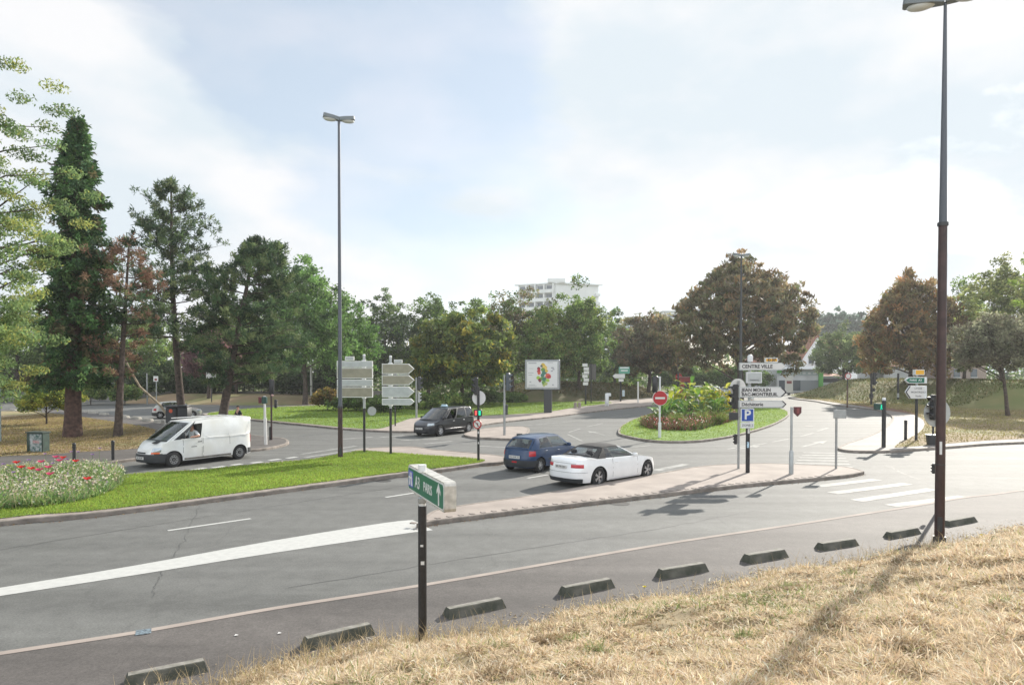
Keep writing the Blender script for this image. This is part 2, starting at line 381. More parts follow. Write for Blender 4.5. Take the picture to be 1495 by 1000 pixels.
# planted oval island ------------------------------------------------
oval = smooth_poly(GP([(902, 633), (912, 638.5), (950, 645.5), (1000, 647), (1045, 643), (1090, 634), (1130, 621), (1151, 608), (1146, 600), (1122, 595), (1080, 591.5), (1030, 592), (980, 598), (938, 609), (910, 622)]), 6)
_, inn = kerb('oval_island_kerb', oval, .13, .15); sheet('oval_lawn', inn, .125, M_lawn)
# small refuge island with the traffic light -------------------------
ref = smooth_poly(GP([(677, 636), (691, 640.5), (725, 642.5), (752, 643), (766, 639), (773, 631), (768, 625.5), (735, 625), (700, 629)]), 5)
_, inn = kerb('refuge_kerb', ref, .13, .14); sheet('refuge_paving', inn, .12, M_pave)
# left park -----------------------------------------------------------
lp = smooth_poly(GP([(-700, 790), (-200, 712), (0, 691), (100, 683), (165, 677), (230, 669), (300, 664), (375, 659), (408, 653.5), (422, 648), (413, 642), (371, 638), (330, 632), (290, 627), (245, 622), (210, 616), (170, 609), (120, 602), (50, 600), (-60, 600), (-500, 603)]), 4)
_, inn = kerb('left_park_kerb', lp, .12, .15); sheet('left_footway', inn, .112, M_walk)
ll_ = smooth_poly(GP([(-690, 742), (-200, 686), (0, 670), (60, 668), (110, 664), (200, 658), (225, 650), (236, 642), (234, 634), (215, 627), (170, 619), (117, 611), (60, 604), (0, 602), (-480, 604.5)]), 4)
sheet('left_park_lawn', ll_, .125, M_dry)
# back lawn and its footway --------------------------------------------
bw = smooth_poly(GP([(296, 606), (352, 612.5), (400, 617.5), (450, 622.5), (500, 627.5), (545, 630.5), (598, 632), (645, 629.5), (690, 624), (739, 617), (800, 610.5), (880, 600.5), (959, 592), (1010, 586), (990, 581), (893, 585), (800, 587), (560, 588), (475, 592), (380, 596)]), 4)
_, inn = kerb('back_kerb', bw, .12, .15); sheet('back_footway', inn, .112, M_pave)
bl = smooth_poly(GP([(302, 606), (352, 611.5), (400, 616.3), (450, 621), (500, 626), (535, 628.5), (560, 627), (582, 619), (606, 612), (650, 611), (700, 609), (760, 606), (800, 603), (845, 595.5), (893, 589.5), (870, 587.5), (800, 588.5), (560, 589), (475, 593), (380, 597)]), 4)
sheet('back_lawn', bl, .125, M_lawn)
# right park ------------------------------------------------------------
rpk = smooth_poly(GP([(2300, 632), (1800, 640), (1495, 648), (1380, 655.5), (1300, 661), (1245, 661), (1223, 657), (1233, 651), (1262, 641), (1284, 631), (1299, 619), (1302, 610), (1292, 603.5), (1270, 598), (1225, 593), (1192, 587), (1165, 580), (1400, 577), (2000, 577)]), 4)
_, inn = kerb('right_park_kerb', rpk, .12, .15); sheet('right_footway', inn, .112, M_walk2)
rl = smooth_poly(GP([(2300, 629), (1800, 636.5), (1495, 643.5), (1380, 651), (1330, 655), (1306, 655.5), (1325, 644), (1342, 634), (1350, 622), (1343, 612), (1320, 602), (1285, 597), (1235, 591.5), (1200, 586), (1172, 580), (1400, 577.5), (2000, 577.5)]), 4)
sheet('right_park_lawn', rl, .125, M_dry)
sheet('leaf_litter', smooth_poly(GP([(1240, 591), (1300, 597), (1335, 603), (1347, 612), (1330, 606), (1290, 600)]), 4), .132, mat('fallen_leaves', (.17, .085, .055), .95, var=.4, vscale=4))

# grassy mounds (height fields on real footprints)
def mound(name, foot, h, material, edge=5.0, step=1.2, label=None):
    pts = [Vector((p.x, p.y)) for p in foot]; xs = [p.x for p in pts]; ys = [p.y for p in pts]
    x = np.arange(min(xs), max(xs)+step, step); y = np.arange(min(ys), max(ys)+step, step); X, Y = np.meshgrid(x, y, indexing='ij')
    inside = np.zeros(X.shape, bool); dist = np.full(X.shape, 1e9)
    for i in range(len(pts)):
        a, b = pts[i], pts[(i+1) % len(pts)]
        with np.errstate(divide='ignore', invalid='ignore'):
            c = ((a.y > Y) != (b.y > Y)) & (X < (b.x-a.x)*(Y-a.y)/((b.y-a.y) if b.y != a.y else 1e-9)+a.x)
        inside ^= c
        t = np.clip(((X-a.x)*(b.x-a.x)+(Y-a.y)*(b.y-a.y))/max((b-a).length_squared, 1e-9), 0, 1)
        dist = np.minimum(dist, np.hypot(X-(a.x+t*(b.x-a.x)), Y-(a.y+t*(b.y-a.y))))
    t = np.clip(dist/edge, 0, 1); Z = np.where(inside, h*(3*t*t-2*t**3)*(1+.12*np.sin(X*.13+1)+.08*np.sin(Y*.2+X*.07)), 0)
    Z = np.where(inside, Z+.10, -.2)
    mb = MB(); mb.grid([[(X[i, j], Y[i, j], Z[i, j]) for j in range(len(y))] for i in range(len(x))])
    return struct(mb.build(name, material, smooth=True, sharp=180), 'structure', label)
M_mound = mat('mound_grass', (.15, .15, .055), .95, col2=(.22, .19, .085), vscale=.5, bump=.8, bscale=8, low=1, lscale=.1, lcol=(.11, .15, .035))
M_shrubm = mat('dark_mound', (.12, .10, .05), .95, col2=(.08, .09, .03), vscale=.9, bump=.9, bscale=6)
mound('grass_mound', smooth_poly(GP([(1163, 580), (1205, 584), (1260, 590), (1330, 592), (1420, 599), (1600, 602), (2000, 600)]), 4, False)+[Vector((190, 110, 0)), Vector((60, 118, 0)), Vector((45, 112, 0))], 2.35, M_mound, 9)
mound('dark_bank', smooth_poly(GP([(730, 590), (800, 589), (890, 586), (960, 580), (975, 576)]), 4, False)+[Vector((24, 122, 0)), Vector((-5, 122, 0))], 1.75, M_shrubm, 7)
mound('dry_bank', smooth_poly(GP([(180, 589), (300, 591), (400, 592), (470, 590), (560, 588)]), 4, False)+[Vector((-20, 112, 0)), Vector((-60, 108, 0))], .75, M_dry, 6)

# ---------------------------------------------------------------- road markings
paint = MB(); ZP = .006
def quadG(a, b, c, d, z=ZP):
    paint.add([(*G(*p).xy, z) for p in (a, b, c, d)], [(0, 1, 2, 3)])
def dash(a, b, w, z=ZP, mb=None):
    A, B = G(*a), G(*b); t = (B-A).normalized(); n = Vector((-t.y, t.x, 0))*w/2
    (mb or paint).add([(A.x-n.x, A.y-n.y, z), (B.x-n.x, B.y-n.y, z), (B.x+n.x, B.y+n.y, z), (A.x+n.x, A.y+n.y, z)], [(0, 1, 2, 3)])
M_worn = mat('worn_road_paint', (.31, .31, .295), .75, col2=(.17, .17, .16), vscale=2.6, detail=14)
def done(name, label=None):
    global paint
    o = struct(paint.build(name, M_worn if 'crossing' in name or 'roundabout' in name or 'arrow' in name else M_paint), 'structure', label); paint = MB(); return o
wedge = smooth_poly(GP([(-200, 890), (0, 858), (200, 825), (400, 789), (560, 763.5), (602, 759)]), 3, False)+[G(609, 762), G(632, 774), G(604, 777)]+smooth_poly(GP([(604, 777), (400, 807), (200, 839), (0, 870), (-200, 901)]), 3, False)[1:]
fill(paint, wedge, ZP); done('splitter_marking')
for a, b in [((245, 774.5), (366, 757)), ((563, 726), (611, 718.5)), ((770, 698), (800, 693)), ((-60, 822), (60, 803))][:3]: dash(a, b, .13)
done('lane_dashes')
for a, b in [((1192, 710), (1281, 700)), ((1215, 720), (1325, 706)), ((1250, 731), (1362, 714)), ((1300, 738.5), (1408, 725))]: dash(a, b, .42)
dash((1471, 723), (1540, 713), .5)
done('near_crossing')
for i, y in enumerate([681, 676.5, 672, 668, 664.2, 660.7]): dash((1158+i*3, y), (1244-i*3, y+1), .33)
done('far_crossing')
for a, b in [((956, 687), (1002, 677.5)), ((967, 692), (1032, 680)), ((985, 695), (1050, 684))]: dash(a, b, .38)
done('side_crossing')
for a, b in [((1062, 655.5), (1092, 651)), ((1099, 650), (1119, 647)), ((1128, 645.2), (1152, 640.5)), ((1169, 637), (1188, 632)), ((1193, 629.5), (1209, 624.5)), ((830, 631), (848, 625.5)), ((857, 623), (880, 618)), ((829, 634), (850, 644)), ((750, 622.5), (862, 613)), ((870, 612), (920, 606)), ((1060, 604), (1120, 590)), ((905, 655), (950, 650))]: dash(a, b, .15)
done('roundabout_dashes')
def arrow(p, q, w=.16):
    A, B = G(*p), G(*q); t = (B-A).normalized(); n = Vector((-t.y, t.x, 0)); Ln = (B-A).length
    pts = [A-n*w/2, A+t*Ln*.62-n*w/2, A+t*Ln*.55-n*w*2.2, B, A+t*Ln*.55+n*w*2.2, A+t*Ln*.62+n*w/2, A+n*w/2]
    fill(paint, pts, ZP)
arrow((1170, 652.5), (1208, 643)); arrow((882, 635), (858, 629)); arrow((1075, 656), (1110, 650)); done('lane_arrows')
for a, b in [((218, 693), (238, 691)), ((250, 689), (270, 687)), ((280, 686), (300, 683)), ((310, 683), (328, 680.5)), ((338, 679), (353, 677)), ((367, 676), (383, 674)), ((393, 672), (409, 670)), ((419, 669), (433, 667))]: dash(a, b, .3)
done('van_lane_dashes')
for a, b in [((445, 668), (538, 653.5)), ((464, 669), (562, 656)), ((440, 663), (520, 651)), ((555, 638.5), (590, 635.5)), ((500, 641), (545, 638)), ((620, 648), (660, 644)), ((585, 642.5), (640, 641)), ((700, 651), (760, 654))]: dash(a, b, .3)
done('left_crossing')
# blue survey mark sprayed on the edging
mb = MB(); dash((198, 925.5), (221, 922), .22, .022, mb); struct(mb.build('blue_spray_mark', mat('blue_spray', (.12, .155, .18), .8, var=.5, vscale=30)))

# cracks, seams and iron covers in the carriageway
M_tar = mat('tar_seam', (.072, .072, .070), .6, var=.3, vscale=4); rk = random.Random(12); mb = MB()
def seam(pix, w, jag=.05, n=14):
    pts = []
    for a, b in zip(pix[:-1], pix[1:]):
        A, B = G(*a), G(*b)
        for i in range(n): pts.append(A.lerp(B, i/n)+Vector((rk.uniform(-jag, jag), rk.uniform(-jag, jag), 0)))
    pts.append(G(*pix[-1]))
    for a, b in zip(pts[:-1], pts[1:]):
        t = (b-a).normalized(); n_ = Vector((-t.y, t.x, 0))*w*rk.uniform(.3, .8); mb.add([(a.x-n_.x, a.y-n_.y, .004), (b.x-n_.x, b.y-n_.y, .004), (b.x+n_.x, b.y+n_.y, .004), (a.x+n_.x, a.y+n_.y, .004)], [(0, 1, 2, 3)])
for p_, w_ in [([(292, 738), (268, 790), (236, 838), (222, 872)], .010), ([(700, 690), (560, 714), (380, 742), (150, 778), (-60, 812)], .018), ([(1120, 742), (960, 772), (700, 812), (420, 858)], .012), ([(1290, 678), (1340, 700), (1420, 706)], .02), ([(900, 668), (1010, 662), (1100, 658)], .03), ([(430, 640), (520, 648), (600, 650)], .03)]: seam(p_, w_)
struct(mb.build('road_cracks', M_tar))
sheet('road_patch', smooth_poly(GP([(1010, 722), (1085, 713), (1098, 719), (1022, 729)]), 1), .0035, asphalt('patched_asphalt', (.082, .083, .08), (.12, .12, .116), (.10, .10, .098)))
for i_, (px, py, r0) in enumerate([(905, 735, .30), (330, 655, .32), (1180, 622, .34), (560, 702, .28)]):
    m = MB(); m.tube([(0, 0, -.02), (0, 0, .006)], r0, 20); o = m.build('manhole_cover', mat('cast_iron', (.06, .058, .055), .6, .4, var=.3, vscale=20)); o.location = G(px, py)
    tag(o, ['round iron cover in the lane behind the white convertible', 'round iron cover in the road beside the rear of the white van', 'round iron cover in the far lane behind the red shield-shaped signal', 'round iron cover in the lane below the black people carrier'][i_], 'manhole cover')

# ================================================================ THE BANK IN FRONT
P0, P1 = G(305, 1003), G(1495, 772); bt = (P1-P0).normalized(); bn = Vector((bt.y, -bt.x, 0))        # towards the camera
def sinn(a, b, seed, amp=1.0):
    r_ = np.random.default_rng(seed); o = 0
    for k in range(6):
        fx, fy = r_.normal(0, 1, 2)*(1.6**k)*.35; o = o+np.sin(a*fx+b*fy+r_.uniform(0, 6.28))/(1.35**k)
    return o*amp/2.2
def bank_z(s, d):
    dd = np.maximum(d+.28*sinn(s*2.2, d*0, 3), 0)
    return .012+2.62*(1-(1-np.clip(dd/10.5, 0, 1))**1.35)+np.minimum(dd, 1)*(.10*sinn(s*2.6, d*2.6, 11)+.06*sinn(s*7, d*7, 12))
s = np.arange(-30, 52, .22); d = np.concatenate([np.arange(-.6, 11, .2), np.arange(11, 40, 3)]); S_, Dd = np.meshgrid(s, d, indexing='ij')
Z_ = bank_z(S_, Dd); Z_ = np.where(Dd+.28*sinn(S_*2.2, 0, 3) < 0, -.08, Z_)
X_ = P0.x+bt.x*S_+bn.x*Dd; Y_ = P0.y+bt.y*S_+bn.y*Dd
mb = MB(); mb.grid([[(X_[i, j], Y_[i, j], Z_[i, j]) for j in range(len(d))] for i in range(len(s))])
struct(mb.build('embankment', M_dryslope, smooth=True, sharp=180), 'structure')
def blades(name, X, Y, Z, h, w, lean, cols, material, label, seed=1, upr=1.0):
    r_ = np.random.default_rng(seed); n = len(X); a = r_.uniform(0, 6.283, n); b = r_.uniform(0, 6.283, n)
    base = np.stack([X, Y, Z], 1); side = np.stack([np.cos(b), np.sin(b), np.zeros(n)], 1)*w[:, None]/2
    dirn = np.stack([np.cos(a)*lean, np.sin(a)*lean, np.full(n, upr)], 1); dirn = unit(dirn)
    mid = base+dirn*h[:, None]*.55; bend = np.stack([np.cos(a)*lean, np.sin(a)*lean, -np.abs(r_.normal(.2, .3, n))*np.minimum(lean, 2)*.8+.45*upr], 1)
    tip = mid+unit(bend)*h[:, None]*.5
    V = np.empty((n, 6, 3)); V[:, 0] = base-side; V[:, 1] = base+side; V[:, 2] = mid+side*.8; V[:, 3] = mid-side*.8; V[:, 4] = tip+side*.15; V[:, 5] = tip-side*.15
    i0 = np.arange(n)[:, None]*6; Fq = np.concatenate([i0+np.array([0, 1, 2, 3]), i0+np.array([3, 2, 4, 5])], 0)
    return struct(npmesh(name, V.reshape(-1, 3), Fq, np.repeat(cols, 6, 0), material), 'stuff', label)
# straw: density falls with distance so blades stay about as fine in the picture
NB = 360000
rr = np.random.default_rng(21)
uu = rr.uniform(-.86, .9, NB*3); depth = 3.6*np.exp(rr.uniform(0, 1, NB*3)*math.log(21/3.6)); x = uu*depth; y = depth
s = (x-P0.x)*bt.x+(y-P0.y)*bt.y; d = (x-P0.x)*bn.x+(y-P0.y)*bn.y
z = bank_z(s, d); dd = d+.28*sinn(s*2.2, 0, 3)
vis = (dd > -.12+.1*rr.normal(size=len(x))) & (d < 12) & (z < EYE-.38*depth*.0-.3) & ((EYE-z)/depth < .56)
cl = sinn(x*2.0, y*2.0, 31); cl2 = sinn(x*5, y*5, 33); gr = sinn(x*.9, y*.9, 35)
idx = np.where(vis)[0][:NB]; x, y, z, cl, cl2, gr, depth, dd = (q[idx] for q in (x, y, z, cl, cl2, gr, depth, dd)); n = len(x)
ln = (.05+.075*rr.uniform(0, 1, n)+.04*np.clip(cl+.4*cl2, -.8, 1.4))*(1+.03*depth); ln = np.maximum(ln, .035)
straw = np.array([[.56, .44, .24], [.64, .53, .32], [.50, .37, .21], [.72, .62, .42], [.44, .40, .17], [.34, .24, .14]])
k = rr.choice(6, n, p=[.28, .26, .17, .14, .09, .06]); cols = np.minimum(straw[k]*np.array([1.24, 1.25, 1.50])*rr.uniform(.75, 1.15, (n, 1)), .85)
g = (gr+rr.normal(0, .5, n)) > 1.15; cols[g] = np.array([.24, .29, .10])*rr.uniform(.7, 1.2, (g.sum(), 1))
dk = (cl2+.6*cl+rr.normal(0, .35, n)) < -.75; cols[dk] *= np.array([.56, .50, .42]); ln[dk] *= .7
blades('dry_grass', x, y, z-.012, ln, (.0045+.0011*depth)*rr.uniform(.7, 1.4, n), rr.gamma(2.2, 1.3, n), cols, M_blade, 'straw coloured mown grass covering the bank in the foreground', 5)
# tussocks and darker weeds standing out of the mown straw
tn = 420; ts_ = rr.uniform(-2, 34, tn); td = rr.uniform(.2, 10, tn); tx_ = P0.x+bt.x*ts_+bn.x*td; ty_ = P0.y+bt.y*ts_+bn.y*td; ok = (np.abs(tx_/ty_) < .85) & (ty_ > 3.6); tx_, ty_ = tx_[ok], ty_[ok]; per = 130
X = np.repeat(tx_, per)+rr.normal(0, .085, len(tx_)*per); Y = np.repeat(ty_, per)+rr.normal(0, .06, len(tx_)*per); n = len(X)
s = (X-P0.x)*bt.x+(Y-P0.y)*bt.y; d = (X-P0.x)*bn.x+(Y-P0.y)*bn.y; kind_ = np.repeat(rr.choice(3, len(tx_), p=[.55, .30, .15]), per); tp = np.array([[.78, .66, .48], [.36, .27, .17], [.30, .34, .14]])
blades('weed_tussocks', X, Y, bank_z(s, d)-.01, rr.uniform(.06, .17, n)*np.repeat(rr.uniform(.7, 1.3, len(tx_)), per), rr.uniform(.005, .011, n), rr.gamma(2, .8, n), tp[kind_]*rr.uniform(.6, 1.15, (n, 1)), M_blade, 'coarser tussocks and weeds standing out of the mown straw', 8)
# taller seed stalks along the foot of the bank
n = 900; s = rr.uniform(-1, 16, n); s = np.concatenate([s, rr.normal(1.0, 1.0, 500), rr.normal(3.2, .6, 250)]); n = len(s); d = np.abs(rr.normal(.05, .5, n))-.15
x = P0.x+bt.x*s+bn.x*d; y = P0.y+bt.y*s+bn.y*d
blades('tall_dry_stalks', x, y, bank_z(s, d), rr.uniform(.15, .42, n), np.full(n, .008), rr.uniform(.05, .9, n), np.array([[.5, .40, .24]])*rr.uniform(.5, 1.1, (n, 1)), M_blade, 'thin dry grass stalks standing up along the foot of the bank', 6)
# lawn blades
def in_poly(X, Y, poly):
    ins = np.zeros(X.shape, bool)
    for i in range(len(poly)):
        a, b = poly[i], poly[(i+1) % len(poly)]
        if a.y == b.y: continue
        ins ^= ((a.y > Y) != (b.y > Y)) & (X < (b.x-a.x)*(Y-a.y)/(b.y-a.y)+a.x)
    return ins
def lawn_blades(name, poly, n, h, w, base, label, seed, clampx=None):
    r_ = np.random.default_rng(seed); xs = [p.x for p in poly]; ys = [p.y for p in poly]
    X = r_.uniform(max(min(xs), clampx or -1e9), max(xs), n*3); Y = r_.uniform(min(ys), max(ys), n*3)
    ok = in_poly(X, Y, poly) & (np.abs(X/Y) < .82); X, Y = X[ok][:n], Y[ok][:n]; m = len(X); nn_ = sinn(X, Y, seed+1)+.5*sinn(X*4, Y*4, seed+2)
    c = np.array([base])*r_.uniform(.7, 1.3, (m, 1))*(1+.26*nn_[:, None]); yl = r_.uniform(0, 1, m) < .10+.10*nn_; c[yl] = np.array([.30, .30, .07])*r_.uniform(.7, 1.1, (yl.sum(), 1))
    return blades(name, X, Y, np.full(m, .13), h*r_.uniform(.5, 1.5, m)*(1+.3*nn_), np.full(m, w), r_.uniform(.1, 1.1, m), c, M_blade, label, seed+3)
lawn_blades('near_lawn_grass', inset(gl, -.10), 110000, .06, .022, (.26, .36, .06), 'bright green grass of the near island', 41, -30)
lawn_blades('oval_lawn_grass', inset(oval, .08), 30000, .06, .035, (.26, .36, .06), 'bright green grass of the oval island', 45)
lawn_blades('back_lawn_grass', bl, 45000, .07, .05, (.23, .32, .05), 'green grass of the lawn behind the junction', 49, -45)
lawn_blades('left_park_grass', ll_, 50000, .07, .04, (.30, .23, .12), 'patchy dry grass under the conifers', 53, -42)
lawn_blades('right_park_grass', [p for p in rl if p.x < 90], 60000, .08, .045, (.29, .25, .11), 'patchy dry grass of the park on the right', 57)

# fallen leaves and bits of straw
def scatter(name, label, X, Y, z, size, pal, seed):
    r_ = np.random.default_rng(seed); n = len(X); P = np.stack([X, Y, np.full(n, z)+r_.uniform(.004, .02, n)], 1); U = unit(np.stack([r_.normal(0, 1, n), r_.normal(0, 1, n), r_.normal(0, .25, n)], 1)); W = unit(np.cross(U, np.array([0, 0, 1.])+r_.normal(0, .3, (n, 3))))
    s_ = size*r_.uniform(.5, 1.3, n)[:, None]; pal = np.array(pal); V, Fq, C = rhombs(P, U*s_, W*s_*.55, pal[r_.integers(0, len(pal), n)]*r_.uniform(.7, 1.2, (n, 1))); return struct(npmesh(name, V, Fq, C, M_blade), 'stuff', label)
LF = [(.26, .15, .07), (.20, .11, .06), (.34, .24, .10), (.15, .09, .05)]; rs = np.random.default_rng(99)
def along(line, n, w, off=0):
    q = rs.uniform(0, len(line)-1.001, n); i = q.astype(int); f_ = q-i; A = np.array([(p.x, p.y) for p in line]); P = A[i]+(A[i+1]-A[i])*f_[:, None]; return P[:, 0]+rs.normal(0, w, n), P[:, 1]+rs.normal(0, w, n)-off
X, Y = along([p for p in near_edge if abs(p.x/p.y) < .85], 900, .10, .10); scatter('gutter_leaves', 'dry leaves and grit gathered along the near island kerb', X, Y, .002, .022, LF, 1)
X, Y = along(med_near, 900, .07, .09); scatter('median_gutter_leaves', 'dry leaves and grit gathered along the median kerb', X, Y, .002, .020, LF, 2)
xs = [p.x for p in gl]; ys = [p.y for p in gl]; X = rs.uniform(max(min(xs), -26), max(xs), 6000); Y = rs.uniform(min(ys), max(ys), 6000); ok = in_poly(X, Y, gl); scatter('lawn_leaves', 'brown leaves scattered over the near lawn', X[ok][:420], Y[ok][:420], .17, .04, LF, 3)
s = rs.uniform(-1, 34, 2600); d = -np.abs(rs.normal(0, .32, 2600)); X = P0.x+bt.x*s+bn.x*d; Y = P0.y+bt.y*s+bn.y*d; scatter('loose_straw', 'loose straw and seeds spilled onto the footway at the foot of the bank', X, Y, .014, .022, [(.6, .5, .34), (.42, .33, .2), (.3, .22, .14)], 4)
# ================================================================ VEHICLES
def wheel(parent, x, y, r, side, spokes, w=.21, rimc=None, hub='alloy'):
    root = MB(); prof = [(.0, .60), (.0, .80), (.04, .93), (.2, 1.0), (.5, 1.01), (.8, 1.0), (.96, .93), (1.0, .80), (1.0, .60)]
    P = []
    for i in range(28):
        a = 2*math.pi*i/28; P.append([(r*q*math.cos(a), side*(-w+w*p), r*q*math.sin(a)) for p, q in prof])
    root.grid(P, closed=True); ty = root.build('tyre', M_rubber, smooth=True)
    m = MB(); yo = side*(-.02)
    m.disc((0, yo-side*.06, 0), (0, 1, 0), r*.60, .01, 28, 1)
    Pr = []
    for i in range(32):
        a = 2*math.pi*i/32; Pr.append([(r*q*math.cos(a), yo+side*p, r*q*math.sin(a)) for p, q in [(-.07, .57), (.0, .60), (.008, .67), (-.01, .69)]])
    m.grid(Pr, closed=True, mi=0); m.disc((0, yo-side*.01, 0), (0, 1, 0), r*.14, .04, 12, 0)
    if spokes >= 20:
        m.disc((0, yo-side*.02, 0), (0, 1, 0), r*.58, .02, 28, 0); m.disc((0, yo-side*.005, 0), (0, 1, 0), r*.25, .03, 16, 1 if hub == 'steel' else 0)
        for k in range(9):
            a = 2*math.pi*k/9; m.disc((r*.43*math.cos(a), yo-side*.008, r*.43*math.sin(a)), (0, 1, 0), r*.07, .006, 8, 1)
    else:
        for k in range(spokes):
            a = 2*math.pi*k/spokes; ca, sa = math.cos(a), math.sin(a); wd = r*(.10 if spokes > 6 else .13)
            for sg in ((-1, 1) if spokes == 5 else (0,)):
                b = a+sg*.17; c2 = Vector((math.cos(b), 0, math.sin(b))); t2 = Vector((-math.sin(b), 0, math.cos(b))); c1 = Vector((ca, 0, sa))
                h = wd*(.55 if sg else 1)/1.6; A = c1*r*.08; B = c2*r*.60; o1 = Vector((0, yo, 0)); o2 = Vector((0, yo-side*.035, 0))
                vs = [A-t2*h+o1, A+t2*h+o1, B+t2*h+o1, B-t2*h+o1, A-t2*h+o2, A+t2*h+o2, B+t2*h+o2, B-t2*h+o2]
                m.add(vs, [(0, 1, 2, 3), (7, 6, 5, 4), (0, 4, 5, 1), (1, 5, 6, 2), (2, 6, 7, 3), (3, 7, 4, 0)], 0)
    e = bpy.data.objects.new('wheel', None); COL.objects.link(e); e.parent = parent; e.location = (x, y, r); e.empty_display_size = .2
    ty.parent = e; rm = m.build('rim', [rimc or M_alu, M_black], e); return e
def text_mesh(s_, size, material, parent, mtx, name='lettering', ext=.002, align='CENTER', bold=0, sx=1):
    cu = bpy.data.curves.new('txt', 'FONT'); cu.body = s_; cu.size = size; cu.extrude = ext; cu.align_x = align; cu.align_y = 'CENTER'; cu.offset = bold; cu.resolution_u = 2
    o = bpy.data.objects.new('txt', cu); COL.objects.link(o); bpy.context.view_layer.update()
    me = bpy.data.meshes.new_from_object(o.evaluated_get(bpy.context.evaluated_depsgraph_get())); bpy.data.objects.remove(o)
    me.transform(mtx @ Matrix.Diagonal((sx, 1, 1, 1))); me.materials.clear(); me.materials.append(material); me.name = name
    r_ = bpy.data.objects.new(name, me); COL.objects.link(r_); r_.parent = parent; return r_
def frame_to(o, xdir, zup=(0, 0, 1)):
    """matrix whose local X runs along xdir, local Y up, local Z = outward normal, origin o"""
    x = Vector(xdir).normalized(); y = Vector(zup).normalized(); z = x.cross(y).normalized(); y = z.cross(x)
    m = Matrix((x, y, z)).transposed().to_4x4(); m.translation = Vector(o); return m

